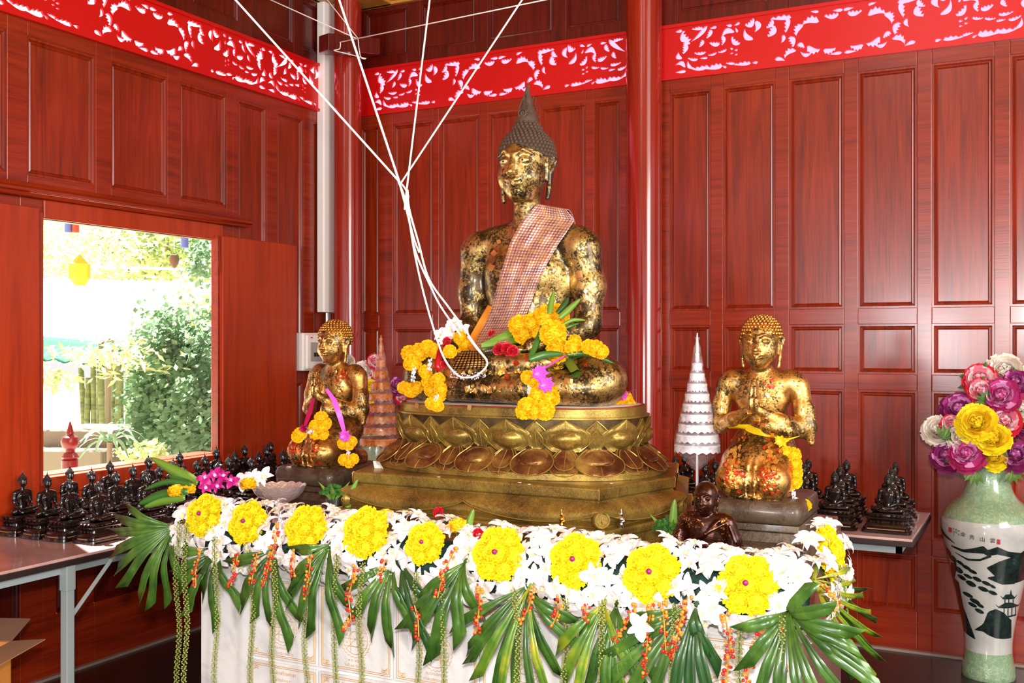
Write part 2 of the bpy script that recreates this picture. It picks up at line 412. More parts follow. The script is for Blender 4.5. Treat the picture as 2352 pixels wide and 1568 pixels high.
wall_boards(wl, toL, -9.0, 0.0, [(-8.4, -7.6), (-7.4, -6.6), (-6.4, -5.6), (-5.4, -4.7), (-4.5, -3.8), (-3.6, -2.9), (-2.75, -2.15), (-2.0, -1.5), (-1.38, -1.0), (-0.9, -0.5), (-0.42, -0.12)], [(3.47, 3.78, FZ1, H_CEIL)], wood_dark, wood_dark)
# below and beside the window
wall_boards(wl, toL, WY0, Yd, [(WY0+0.08, -2.15), (-2.05, -1.45)], [(0.30, 0.74, 0.0, WZ0)], wood_raily, wood_dark)
wall_boards(wl, toL, -9.0, WY0, [(-8.4, -7.6), (-7.4, -6.6), (-6.4, -5.6), (-5.4, -4.7), (-4.5, -3.8), (-3.6, WY0-0.12)], [(0.30, 0.74, 0.0, 0), (0.90, 2.15, 0, 2.27)], wood_raily, wood_dark)
b = MB(); b.box((-0.03, WY1, WZ0), (0.0, Yd, 2.27)); b.box((-0.03, WY0, WZ1), (0.0, WY1, 2.27)); o = b.build('wall_board', wood_raily, wl, smooth=0)
# ---- window 1: frame, sill, head moulding, shutters
wn = struct(empty('window_1'))
b = MB()
b.box((-0.08, WY0-0.04, WZ0-0.04), (0.012, WY0, WZ1+0.03)); b.box((-0.08, WY1-0.003, WZ0-0.04), (0.012, WY1+0.04, WZ1+0.03))
b.box((-0.08, WY0, WZ1), (0.012, WY1, WZ1+0.09))
b.box((-0.08, WY0, WZ0-0.08), (0.03, WY1, WZ0+0.004)); bevel(b.build('window_frame', wood_shutter, wn, smooth=0), 0.006, 2)
b = MB(); b.box((-0.22, WY0-0.05, WZ0-0.035), (0.02, WY1+0.05, WZ0)); b.box((-0.14, WY0, WZ0), (-0.03, WY1, WZ0+0.008)); b.box((0.0, WY0, WZ0-0.14), (0.045, WY1+0.05, WZ0-0.08)); bevel(b.build('window_sill', wood_shutter, wn, smooth=0), 0.006, 2)
b = MB()
pr = [(0.0, 2.27), (0.05, 2.27), (0.055, 2.285), (0.07, 2.29), (0.07, 2.305), (0.045, 2.315), (0.035, 2.335), (0.0, 2.34)]
y0, y1 = -4.6, YL(560)
b.loft([[Vector((x, y0, z)) for x, z in pr], [Vector((x, y1, z)) for x, z in pr]]); recalc(bevel(b.build('head_moulding', wood_raily, wn, smooth=0), 0.003, 2))
def shutter(ya, yb, za, zb, d0, d1):
    b = MB(); b.box((d0, ya, za), (d1, yb, zb)); o = bevel(b.build('window_shutter', wood_shutter, wn, smooth=0), 0.004, 2); return o
q = onx(512, 533, 0.055); q2 = onx(682, 560, 0.055)
shutter(q.y, q2.y, 0.80, 2.20, 0.02, 0.055)
q3 = onx(91, 700, 0.055)
shutter(q3.y-0.85, q3.y, 0.66, 2.22, 0.02, 0.055)
b = MB(); b.box((0.0, q3.y+0.004, 0.80), (0.03, q3.y+0.028, 2.2)); b.box((0.0, q.y-0.03, 0.80), (0.045, q.y-0.012, 2.2)); b.build('guide_strip', wood_raily, wn, smooth=0)
# skirtings: pale floor joint line
b = MB(); b.box((0, -0.025, 0), (7.5, 0, 0.012)); struct(b.build('baseboard_back', plain('pale_grout', '9a8478', 0.6), smooth=0))
b = MB(); b.box((0, -9, 0), (0.025, -0.03, 0.012)); struct(b.build('baseboard_left', MATS['pale_grout'], smooth=0))
# cornice
def cornice(name, to, u0, u1):
    prf = [(0.0, 3.80), (0.03, 3.80), (0.035, 3.815), (0.06, 3.82), (0.065, 3.84), (0.10, 3.86), (0.105, 3.872), (0.15, 3.88), (0.15, 3.90), (0.0, 3.90)]
    b = MB(); b.loft([[to(u0, d, z) for d, z in prf], [to(u1, d, z) for d, z in prf]]); return struct(recalc(b.build(name, wood_gold, smooth=0)))
cornice('trim_1', toB, 0.0, 7.5); cornice('trim_2', toL, -9.0, 0.0)
# pillar capital board around the corner pillar and a ceiling ledge
b = MB(); b.prism([(0, 0), (0, -0.42), (0.20, -0.42), (0.20, -0.30), (0.30, -0.20), (0.42, -0.20), (0.42, 0)], 3.80, 3.90)
bevel(struct(b.build('trim_3', wood_gold, smooth=0)), 0.012, 3)
# ---- carved frieze (real fretwork: 2D curve with holes)
def blob(cx, cy, L, Wd, ang, bend=0.0, teeth=0):
    """kanok flame hole: tapered, bent leaf; returns a list of points"""
    n = 9; top = []; bot = []
    for i in range(n+1):
        t = i/n; wv = Wd*0.5*math.sin(PI*min(1, t**0.62))*(1-0.35*t)
        x = (t-0.5)*L; y = bend*L*(4*(t-0.5)**2-0.3)
        tw = 0.0
        if teeth and 0 < i < n: tw = Wd*0.22*(1 if i % 2 else -0.4)
        top.append((x, y+wv+tw)); bot.append((x, y-wv*0.8))
    pts = top + bot[::-1][1:-1]
    ca, sa = math.cos(R(ang)), math.sin(R(ang))
    return [(cx + x*ca - y*sa, cy + x*sa + y*ca) for x, y in pts]
# half pattern, read from the right half of a bay: x from medallion centre (0) to end (0.93), y 0..0.30
HALF = [
 (0.065,0.235,0.085,0.026,8,0.15,1),(0.175,0.222,0.10,0.034,-8,-0.2,1),(0.03,0.262,0.06,0.018,5,0,0),(0.15,0.272,0.05,0.016,12,0,0),
 (0.235,0.185,0.075,0.032,-62,-0.18,1),(0.262,0.125,0.07,0.030,-100,0.15,1),(0.215,0.10,0.05,0.024,-140,0.1,1),
 (0.15,0.070,0.085,0.032,-165,-0.2,1),(0.065,0.058,0.075,0.026,172,-0.15,1),(0.04,0.034,0.07,0.018,0,0,0),(0.20,0.050,0.06,0.022,25,0.2,0),
 (0.292,0.215,0.09,0.026,-78,0.05,1),(0.315,0.145,0.05,0.022,-70,0.2,0),(0.285,0.065,0.08,0.028,-35,-0.25,1),(0.33,0.040,0.06,0.022,-160,0.1,0),
 (0.335,0.262,0.13,0.024,4,0,1),(0.385,0.232,0.06,0.026,-40,0.15,1),(0.375,0.190,0.075,0.036,-50,0.2,1),
 (0.455,0.232,0.07,0.034,-75,0.28,0),(0.498,0.252,0.065,0.034,-15,0.3,1),(0.515,0.195,0.09,0.030,60,0.25,0),(0.455,0.255,0.03,0.014,20,0,0),
 (0.570,0.262,0.040,0.016,-20,0,0),(0.572,0.232,0.035,0.012,65,0,0),(0.615,0.262,0.040,0.016,15,0,0),
 (0.585,0.172,0.075,0.026,55,0.2,1),(0.628,0.222,0.085,0.034,-25,-0.32,0),(0.645,0.180,0.06,0.022,-80,0.2,1),
 (0.700,0.170,0.07,0.024,20,0.1,1),(0.725,0.225,0.06,0.024,-55,0.1,1),(0.705,0.262,0.045,0.016,0,0,0),(0.785,0.232,0.135,0.026,-38,0.06,0),(0.80,0.268,0.075,0.018,4,0,1),
 (0.770,0.178,0.05,0.022,-55,0.1,1),(0.875,0.235,0.085,0.040,70,0.3,1),(0.905,0.268,0.045,0.018,0,0,0),
 (0.575,0.120,0.022,0.012,0,0,0),(0.600,0.132,0.022,0.012,40,0,0),(0.600,0.105,0.02,0.010,0,0,0),(0.575,0.095,0.02,0.010,0,0,0),
 (0.655,0.122,0.06,0.014,-5,0.1,1),(0.712,0.112,0.06,0.013,-4,0.1,1),(0.785,0.128,0.08,0.016,8,0.1,1),(0.76,0.098,0.05,0.012,5,0,1),(0.825,0.100,0.07,0.016,18,0.1,1),
 (0.470,0.038,0.035,0.016,8,0,0),(0.545,0.038,0.11,0.020,2,0,1),(0.610,0.050,0.06,0.014,10,0,1),(0.640,0.036,0.03,0.012,30,0,0),
 (0.705,0.038,0.11,0.028,-2,0,1),(0.790,0.044,0.12,0.022,4,0.1,1),(0.845,0.072,0.06,0.020,70,0.2,0),
 (0.865,0.160,0.065,0.030,-70,0.15,1),(0.905,0.130,0.05,0.03,80,0.35,0),(0.895,0.080,0.07,0.026,10,-0.3,0),(0.895,0.036,0.07,0.018,0,0,0),
 (0.860,0.195,0.05,0.016,10,0,0)]
def frieze(name, M, L, cxs):
    from mathutils.geometry import delaunay_2d_cdt
    polys = []
    for cx in cxs:
        for sgn in (1, -1):
            for (x, y, l, wd, a, bd, th) in HALF:
                pts = [(cx + sgn*p_, min(q_, 0.287)) for p_, q_ in blob(x, y, l, wd*1.32, a, bd, th)]
                if min(p[0] for p in pts) < 0.012 or max(p[0] for p in pts) > L-0.012: continue
                polys.append(pts)
    V = [Vector((0, 0)), Vector((L, 0)), Vector((L, 0.30)), Vector((0, 0.30))]; E = [(0, 1), (1, 2), (2, 3), (3, 0)]
    for p in polys:
        n0 = len(V); V += [Vector(q_) for q_ in p]; E += [(n0+i, n0+(i+1) % len(p)) for i in range(len(p))]
    vo, eo, fo = delaunay_2d_cdt(V, E, [], 0, 1e-5)[:3]
    def inside(pt, poly):
        c_ = False; x, y = pt; j = len(poly)-1
        for i in range(len(poly)):
            xi, yi = poly[i]; xj, yj = poly[j]
            if (yi > y) != (yj > y) and x < (xj-xi)*(y-yi)/(yj-yi)+xi: c_ = not c_
            j = i
        return c_
    bbs = [(min(q_[0] for q_ in p), max(q_[0] for q_ in p), min(q_[1] for q_ in p), max(q_[1] for q_ in p)) for p in polys]
    tris = []
    for f in fo:
        c_ = sum((vo[i] for i in f), Vector((0, 0)))/len(f)
        if any(bb[0] <= c_.x <= bb[1] and bb[2] <= c_.y <= bb[3] and inside(c_, p) for bb, p in zip(bbs, polys)): continue
        tris.append(tuple(f))
    b = MB(); n0 = len(vo); T = 0.012
    vs = [(p.x, p.y, 0) for p in vo] + [(p.x, p.y, -T) for p in vo]
    fs = list(tris) + [tuple(n0+i for i in reversed(f)) for f in tris]
    cnt = {}
    for f in tris:
        for i in range(len(f)):
            e_ = (f[i], f[(i+1) % len(f)]); cnt[e_] = 1
    for (p, q_) in cnt:
        if (q_, p) not in cnt: fs.append((q_, p, n0+p, n0+q_))
    b.add(vs, fs); o = b.build(name, red_paint, smooth=0); recalc(o); o.matrix_world = M; return struct(o)
MBk = Matrix.Translation((0.0, -0.012, FZ0)) @ Matrix.Rotation(R(90), 4, 'X')
PX1, PX2 = XB(1437), XB(1520)
frieze('trim_4', Matrix.Translation((0.17, 0, 0)) @ MBk, PX1+0.04-0.17, [XB(1145)-0.17])
frieze('trim_5', Matrix.Translation((PX2-0.04, 0, 0)) @ MBk, 1.98, [XB(1937)-PX2+0.04])
frieze('trim_6', Matrix.Translation((PX2-0.04+1.98, 0, 0)) @ MBk, 1.9, [0.95])
MLk = Matrix.Translation((0.012, 0, FZ0)) @ Matrix.Rotation(R(90), 4, 'Z') @ Matrix.Rotation(R(90), 4, 'X')
yl0 = YL(340)
frieze('trim_7', Matrix.Translation((0, yl0-0.95, 0)) @ MLk, -0.17-(yl0-0.95), [0.95, 2.82])
frieze('trim_8', Matrix.Translation((0, yl0-0.95-1.9, 0)) @ MLk, 1.9, [0.95])
# beads above and below the frieze
b = MB()
for z in (FZ0, FZ1-0.006): b.box((0.15, -0.026, z-0.004), (7.5, 0.0, z+0.014))
b.box((0, -0.02, FZ0), (0.17, 0, FZ1))
for z in (FZ0, FZ1-0.006): b.box((0.0, -9.0, z-0.004), (0.026, -0.15, z+0.014))
b.box((0, -0.17, FZ0), (0.02, 0, FZ1)); struct(b.build('trim_9', red_paint, smooth=0))
# outer pink boarding behind the fretwork (open to the sky above)
b = MB(); b.box((-0.25, 0.20, 2.9), (7.5, 0.203, 3.62)); b.box((-0.253, -9.0, 2.9), (-0.25, 0.203, 3.62)); struct(b.build('trim_10', pink_wall, smooth=0))

# ---- pillars
def pillar(name, x, y, r, label):
    b = MB(); b.lathe([(r*1.25, 0.0), (r*1.25, 0.05), (r*1.05, 0.10), (r, 0.13), (r, 3.88)], 40, Matrix.Translation((x, y, 0)))
    return tag(b.build(name, wood_pillar, smooth=50), label, 'pillar')
p1 = at(797, 784, 6.78); pillar('round_pillar', p1.x, p1.y, 0.094, 'round red lacquered wooden pillar standing in the room corner beside the white conduit')
p2 = at(1479, 784, 5.95); pillar('round_pillar', p2.x, p2.y, 0.102, 'round red lacquered wooden pillar against the back wall right of the large seated statue')
# beam stub behind corner pillar
b = MB(); b.box((0.0, -0.36, 3.46), (0.10, -0.24, 3.57)); o1 = b
e = empty('beam_stub', (0, 0, 0), 0, 'short dark wooden beam end poking past the corner pillar with white string looped on it', 'beam')
b = MB(); qa = at(743, 96, 6.45); qb = at(862, 107, 6.75)
dv = (qb-qa).normalized(); nrm = Vector((-dv.y, dv.x, 0)).normalized()*0.05
b.loft([[qa-nrm+Vector((0,0,-.06)), qa+nrm+Vector((0,0,-.06)), qa+nrm+Vector((0,0,.045)), qa-nrm+Vector((0,0,.045))], [qb-nrm+Vector((0,0,-.06)), qb+nrm+Vector((0,0,-.06)), qb+nrm+Vector((0,0,.045)), qb-nrm+Vector((0,0,.045))]])
recalc(bevel(b.build('beam', wood_dark, e, smooth=0), 0.004, 2))
# ---- conduit and breaker box on the left wall
e = empty('conduit', (0, 0, 0), 0, 'white rectangular cable conduit running up the left wall to the ceiling beside the corner pillar', 'conduit')
qc = onx(735, 600, 0.0); yc = onx(748, 600, 0.03).y
b = MB(); b.box((0.0, yc-0.055, 1.79), (0.055, yc+0.055, 3.82)); bevel(b.build('duct', white_plastic, e, smooth=0), 0.006, 2)
b = MB(); b.box((0.055, yc-0.050, 1.79), (0.060, yc+0.050, 3.82)); bevel(b.build('duct_cover', white_plastic, e, smooth=0), 0.003, 2)
ya = onx(706, 770, 0.11).y; yb = onx(768, 770, 0.11).y
e = empty('breaker_box', (0.0, (ya+yb)/2, 1.5), 0, 'white electrical breaker box with a smoky window fixed to the left wall below the conduit', 'breaker box')
hw = (yb-ya)/2; zc = 0.035
b = MB(); b.box((0, -hw, -0.12+zc), (0.075, hw, 0.12+zc)); bevel(b.build('housing', white_plastic, e, smooth=0), 0.008, 3)
b = MB(); b.box((0.075, -hw+0.01, -0.11+zc), (0.10, hw-0.01, 0.11+zc)); bevel(b.build('cover', white_plastic, e, smooth=0), 0.012, 3)
b = MB(); b.box((0.10, -hw+0.04, -0.06+zc), (0.106, hw-0.03, 0.06+zc)); bevel(b.build('window', grey_plastic, e, smooth=0), 0.004, 2)
b = MB()
for i in range(4): b.box((0.106, -hw+0.07+i*0.03, -0.03+zc), (0.112, -hw+0.09+i*0.03, -0.005+zc))
b.build('breaker_switches', black_plastic, e, smooth=0)
b = MB(); b.box((0.1, -hw+0.045, 0.086+zc), (0.1015, -hw+0.065, 0.093+zc)); b.build('red_mark', plain('red_mark', 'd02018', 0.4), e, smooth=0)
# ================================================================ STATUES
def head_sdf(S, c, k=1.0, curls=0, ears=True, ush=True, female=False):
    """head centred at c (x,y,z of ear level middle), scale k=1 -> 0.29 m tall; front = -y"""
    x0, y0, z0 = c
    def p(x, y, z): return (x0+x*k, y0+y*k, z0+z*k)
    def r(*a): return tuple(q*k for q in a)
    S.ell(p(0, 0.012, 0.035), r(0.100, 0.112, 0.108), 0.02*k)           # cranium
    S.ell(p(0, -0.022, -0.035), r(0.086, 0.088, 0.098), 0.03*k)         # face
    S.ell(p(0, -0.052, -0.108), r(0.034, 0.034, 0.026), 0.035*k)        # chin
    S.both(lambda s: S.ell(p(s*0.050, -0.050, -0.048), r(0.032, 0.036, 0.040), 0.03*k))   # cheeks
    S.both(lambda s: S.ell(p(s*0.041, -0.118, 0.012), r(0.028, 0.021, 0.015), 0.012*k, 's'))   # eye sockets
    S.both(lambda s: S.chain([p(s*0.013, -0.106, 0.033), p(s*0.040, -0.104, 0.046), p(s*0.074, -0.080, 0.030)], r(0.006, 0.0055, 0.003), 0.010*k))   # brows
    S.both(lambda s: S.ell(p(s*0.040, -0.090, 0.008), r(0.024, 0.016, 0.0135), 0.006*k))       # lids
    S.chain([p(0, -0.104, 0.032), p(0, -0.118, -0.008), p(0, -0.132, -0.036)], r(0.0085, 0.010, 0.014), 0.010*k)       # nose
    S.both(lambda s: S.ell(p(s*0.013, -0.118, -0.038), r(0.010, 0.011, 0.009), 0.006*k))
    S.chain([p(-0.034, -0.096, -0.060), p(-0.012, -0.113, -0.064), p(0, -0.113, -0.067), p(0.012, -0.113, -0.064), p(0.034, -0.096, -0.060)], r(0.003, 0.0065, 0.006, 0.0065, 0.003), 0.006*k)
    S.chain([p(-0.026, -0.098, -0.076), p(0, -0.112, -0.080), p(0.026, -0.098, -0.076)], r(0.003, 0.0085, 0.003), 0.006*k)
    if ears:
        def ear(s):
            S.chain([p(s*0.096, 0.010, 0.040), p(s*0.108, 0.018, 0.015), p(s*0.100, 0.006, -0.030), p(s*0.098, 0.002, -0.085), p(s*0.092, 0.0, -0.125)], r(0.012, 0.015, 0.011, 0.009, 0.010), 0.008*k)
            S.chain([p(s*0.094, -0.008, 0.030), p(s*0.096, -0.012, 0.0), p(s*0.094, -0.010, -0.060)], r(0.008, 0.007, 0.006), 0.006*k)
            S.ell(p(s*0.114, 0.004, 0.012), r(0.009, 0.010, 0.022), 0.006*k, 's')
        S.both(ear)
def hair_cap(name, c, k, mat, parent, rings=11, ush=True, low=0.052, curl=0.0085, tall=1.0):
    """snail-curl hair: cap surface with many small curl bumps"""
    x0, y0, z0 = c; cx, cy, cz = x0, y0+0.014*k, z0+0.036*k; b = MB()
    RX_, RY_, RZ_ = 0.106*k, 0.116*k, 0.112*k
    def surf(th, ph):   # th: 0 top .. ; ph angle, -y = front
        return Vector((cx+RX_*math.sin(th)*math.sin(ph), cy-RY_*math.sin(th)*math.cos(ph), cz+RZ_*math.cos(th)))
    def lim(ph):        # hairline angle from the crown
        f = 0.5+0.5*math.cos(ph)
        return R(74)+R(46)*(1-f)**0.8 - R(6)*math.exp(-(ph/0.25)**2)
    # closed under-cap
    n = 48; P = []
    for i in range(13):
        row = [surf(lim(2*PI*j/n if j <= n/2 else 2*PI*j/n-2*PI)*i/12, 2*PI*j/n) for j in range(n+1)]; P.append(row)
    b.grid(P)
    edge = P[-1]; b.grid([edge, [Vector((cx+(q.x-cx)*0.9, cy+(q.y-cy)*0.9, q.z)) for q in edge]])
    cr = curl*k; nr = int(PI*0.52*RZ_/(cr*1.75))
    for i in range(1, nr+6):
        th = i*cr*1.72/RZ_; m_ = max(6, int(2*PI*math.sin(min(th, PI/2))*RX_/(cr*1.85)))
        for j in range(m_):
            ph = 2*PI*(j+0.5*(i % 2))/m_; ph = ph-2*PI if ph > PI else ph
            if th > lim(ph)-0.01: continue
            q = surf(th, ph); b.ball(q, (cr, cr, cr*1.05), 6)
    if ush:
        uz = cz+RZ_*0.74
        for i in range(7):
            th = i/7*PI/2*1.0
            rr = 0.060*k*math.sin(th) if i else 0.0
            zz = uz+0.060*k*tall*math.cos(th)
            m_ = max(1, int(2*PI*rr/(cr*1.85)))
            for j in range(m_): ph = 2*PI*(j+0.5*(i % 2))/m_; b.ball((cx+rr*math.sin(ph), cy-rr*math.cos(ph), zz), cr*1.05, 6)
        b.ball((cx, cy, uz), (0.060*k, 0.060*k, 0.060*k*tall), 24)
    return b.build('hair', mat, parent, smooth=80)
def finger_set(S, base, dirv, side, up, k=1.0, curl=0.25, r=0.0085, spread=0.0125, L=(0.062, 0.070, 0.065, 0.052)):
    """four fingers from a palm edge"""
    d = Vector(dirv).normalized(); sd = Vector(side).normalized(); u = Vector(up).normalized(); B = Vector(base)
    for i in range(4):
        o = B+sd*(i-1.5)*spread*k*1.35; l = L[i]*k
        p1 = o+d*l*0.45; p2 = p1+(d*math.cos(curl)-u*math.sin(curl))*l*0.32; p3 = p2+(d*math.cos(curl*2)-u*math.sin(curl*2))*l*0.25
        S.chain([o, p1, p2, p3], (r*k*1.05, r*k, r*k*0.92, r*k*0.75), 0.004*k)
def buddha_sdf(h, det=True):
    S = SDF((-0.52, -0.36, -0.01), (0.52, 0.30, 1.16), h)
    # torso
    S.ell((0, 0.055, 0.165), (0.165, 0.125, 0.13), 0.03)
    S.ell((0, 0.055, 0.30), (0.166, 0.110, 0.15), 0.06)
    S.ell((0, 0.050, 0.48), (0.198, 0.112, 0.18), 0.07)
    S.both(lambda s: S.ell((s*0.075, -0.010, 0.525), (0.080, 0.050, 0.070), 0.05))
    S.cap((-0.17, 0.055, 0.632), (0.17, 0.055, 0.632), 0.066, 0.066, 0.05)
    S.both(lambda s: S.cap((s*0.06, 0.05, 0.70), (s*0.20, 0.055, 0.645), 0.035, 0.05, 0.05))
    S.both(lambda s: S.ell((s*0.235, 0.05, 0.615), (0.066, 0.066, 0.072), 0.04))
    S.cap((0, 0.045, 0.66), (0, 0.030, 0.83), 0.062, 0.052, 0.04)      # neck
    for z in (0.715, 0.742, 0.768): S.cap((0, 0.038, z), (0, 0.038, z+0.001), 0.0, 0.0, 0.0) if False else None
    # arms
    R_ = 0.056
    S.chain([(-0.240, 0.05, 0.61), (-0.262, 0.06, 0.45), (-0.258, 0.045, 0.32)], (0.066, 0.062, 0.052), 0.03)
    S.chain([(-0.258, 0.045, 0.32), (-0.262, -0.06, 0.25), (-0.268, -0.155, 0.205)], (0.052, 0.044, 0.030), 0.02)
    S.ell((-0.272, -0.185, 0.188), (0.036, 0.045, 0.017), 0.015, rot=(R(20), 0, 0))
    finger_set(S, (-0.272, -0.215, 0.172), (0, -0.55, -0.8), (1, 0, 0), (0, 0.8, -0.5), 1.25, 0.12)
    S.chain([(-0.240, -0.180, 0.185), (-0.222, -0.205, 0.172), (-0.218, -0.228, 0.150)], (0.014, 0.011, 0.009), 0.006)
    S.chain([(0.240, 0.05, 0.61), (0.262, 0.055, 0.46), (0.266, 0.03, 0.31)], (0.066, 0.062, 0.053), 0.03)
    S.chain([(0.266, 0.03, 0.31), (0.205, -0.075, 0.26), (0.110, -0.150, 0.225)], (0.053, 0.046, 0.031), 0.02)
    S.ell((0.060, -0.170, 0.212), (0.052, 0.040, 0.016), 0.015)
    finger_set(S, (0.018, -0.175, 0.208), (-1, -0.05, -0.05), (0, 1, 0), (0, 0, 1), 1.2, 0.1)
    S.chain([(0.055, -0.200, 0.220), (0.020, -0.215, 0.230), (-0.005, -0.205, 0.238)], (0.013, 0.011, 0.009), 0.006)
    # legs
    def leg(s):
        S.chain([(s*0.115, 0.075, 0.110), (s*0.270, 0.0, 0.108), (s*0.372, -0.115, 0.098)], (0.112, 0.103, 0.092), 0.035)
        S.ell((s*0.382, -0.115, 0.092), (0.094, 0.105, 0.088), 0.03)
    S.both(leg)
    S.chain([(0.370, -0.165, 0.075), (0.120, -0.235, 0.066), (-0.190, -0.235, 0.058)], (0.072, 0.058, 0.046), 0.012)
    S.chain([(-0.370, -0.160, 0.120), (-0.120, -0.225, 0.150), (0.130, -0.210, 0.158)], (0.075, 0.052, 0.040), 0.012)
    S.chain([(0.130, -0.210, 0.158), (0.255, -0.170, 0.176)], (0.036, 0.030), 0.015)     # foot, sole up
    for i in range(5): S.chain([(0.255, -0.198+i*0.014, 0.180), (0.288-abs(i-1)*0.004, -0.198+i*0.014, 0.186)], (0.010, 0.008), 0.004)
    S.chain([(-0.19, -0.235, 0.058), (-0.285, -0.200, 0.066)], (0.040, 0.030), 0.015)
    head_sdf(S, (0, 0.018, 0.945), 1.06)
    # neck creases
    for z in (0.735, 0.765, 0.795):
        for j in range(14):
            a0 = 2*PI*j/14; a1 = 2*PI*(j+1)/14; rr = 0.066
            S.cap((rr*math.sin(a0), 0.037-rr*math.cos(a0), z), (rr*math.sin(a1), 0.037-rr*math.cos(a1), z), 0.006, 0.006, 0.006, 's')
    return S
BX, BY, BZ = 2.352, -1.98, 1.357
bud = empty('seated_statue', (BX, BY, BZ), 0, 'large seated dark bronze statue patched with gold leaf, cross-legged on the lotus pedestal', 'statue')
bm_body = buddha_sdf(0.0052).mesh('body', gold_body)
body = link('body', bm_body, bud)
hair_cap('hair', (0, 0.018, 0.945), 1.06, dusty_bronze, bud)
# flame finial
S = SDF((-0.07, -0.05, 1.10), (0.07, 0.09, 1.32), 0.0028)
S.chain([(0, 0.032, 1.105), (0, 0.032, 1.135), (0, 0.032, 1.165), (0, 0.032, 1.21), (0.002, 0.032, 1.285)], (0.032, 0.042, 0.030, 0.019, 0.003), 0.012)
def spiral(cx, cz, r0, r1, turns, y, rr, s=1):
    pts = [(cx+s*(r0+(r1-r0)*t/24)*math.cos(turns*2*PI*t/24), y, cz+(r0+(r1-r0)*t/24)*math.sin(turns*2*PI*t/24)) for t in range(25)]
    S.chain(pts, [rr]*25, 0.002)
for sy in (-0.008, 0.070):
    spiral(0.0, 1.158, 0.003, 0.020, 1.6, sy, 0.0030)
    S.chain([(-0.034, sy+0.006*(1 if sy < 0 else -1), 1.13), (-0.012, sy, 1.128), (0.018, sy, 1.14), (0.034, sy+0.006, 1.158)], [0.0035]*4, 0.002)
    S.chain([(0.020, sy, 1.16), (0.022, sy+0.008, 1.185), (0.010, sy+0.014, 1.205), (0.012, sy+0.02, 1.235)], [0.003]*4, 0.002)
    S.chain([(-0.020, sy, 1.165), (-0.016, sy+0.010, 1.195), (-0.004, sy+0.018, 1.225), (0, sy+0.024, 1.25)], [0.003]*4, 0.002)
link('flame_finial', S.mesh('flame_finial', dusty_bronze), bud)
# painted eyes
eye_white = plain('eye_white', 'd8c27c', 0.35); eye_black = plain('eye_black', '120c0a', 0.2)
for s in (-1, 1):
    b = MB(); c0 = Vector((s*0.0424, 0.018-0.1130, 0.9535)); P = []
    for i in range(9):
        t = -1+2*i/8; hw = 0.0075*(1-t*t)**0.6+0.0004; yy = 0.010*t*t; P.append([c0+Vector((t*0.021, yy-0.0006, hw*0.6-0.001*t*s)), c0+Vector((t*0.021, yy-0.002, 0)), c0+Vector((t*0.021, yy+0.0012, -hw))])
    e_ = b.grid(P).build('eye', eye_white, bud, smooth=80)
    b = MB(); b.ball((c0.x, c0.y-0.0015, c0.z-0.0005), (0.0048, 0.0016, 0.0040), 12); b.build('pupil', eye_black, e_, smooth=80)
# ---- lotus pedestal
ped = empty('lotus_pedestal', (2.338, -1.98, 0.85), 0, 'antique brass lotus pedestal with two rows of petals under the large seated statue', 'pedestal')
PX, PY = 2.338, -1.98
hexp = [(-0.50, -0.415), (0.505, -0.415), (0.63, 0.0), (0.505, 0.415), (-0.50, 0.415), (-0.64, 0.0)]
def hexring(off, z):
    out = []; n = len(hexp)
    for i in range(n):
        p0 = Vector(hexp[i-1]); p1 = Vector(hexp[i]); p2 = Vector(hexp[(i+1) % n])
        d0 = (p1-p0).normalized(); d1 = (p2-p1).normalized(); n0 = Vector((d0.y, -d0.x)); n1 = Vector((d1.y, -d1.x))
        m_ = (n0+n1).normalized(); q = p1+m_*(off/max(0.3, m_.dot(n0))); out.append(Vector((q.x, q.y, z)))
    return out
b = MB()
prof = [(0.085, 0.0), (0.085, 0.030), (0.060, 0.042), (0.055, 0.078), (0.072, 0.085), (0.075, 0.106), (0.070, 0.112), (0.035, 0.114), (0.042, 0.125), (0.050, 0.140), (0.042, 0.160), (0.018, 0.182), (0.0, 0.200), (0.012, 0.206), (0.014, 0.243), (0.008, 0.247), (-0.02, 0.250)]
b.loft([hexring(o_, z_) for o_, z_ in prof]); o = b.build('base_tier', brass, ped, smooth=0); recalc(o); bevel(o, 0.004, 3)
# apron curls on the lower tier (raised cloth-like scallops)
def edge_pt(i, t, off, z):
    a_ = hexring(off, z)[i]; c_ = hexring(off, z)[(i+1) % 6]; return a_.lerp(c_, t)
for i in (0, 1, 2, 3, 4, 5):
    n_sc = 2 if i in (0, 3) else 1
    for k in range(n_sc):
        b = MB(); t0, t1 = k/n_sc, (k+1)/n_sc; P = []
        for a_ in range(25):
            t = a_/24; tt = t0+(t1-t0)*t; drop = 0.020+0.050*math.sin(PI*t)**0.7
            ring = []
            for q_ in range(5):
                z_ = 0.196-drop*q_/4; ring.append(edge_pt(i, tt, 0.016+0.044*math.sin(PI*q_/4*0.62), z_))
            ring.append(edge_pt(i, tt, 0.035, 0.196-drop-0.002)); P.append(ring)
        o = b.grid(P).build('scalloped_apron', brass, ped, smooth=60); recalc(o); b = MB(); b.tube([r_[4]+Vector((0, 0, -0.001)) for r_ in P], 0.0022, 5); b.build('apron_edge', plain('worn_brass_edge', 'b89a4c', 0.32, 0.7) if 'worn_brass_edge' not in MATS else MATS['worn_brass_edge'], o)
    pr_ = [edge_pt(i, 0.0, 0.078-0.06*t_, 0.10+0.09*t_) for t_ in (0, .25, .5, .75, 1)]
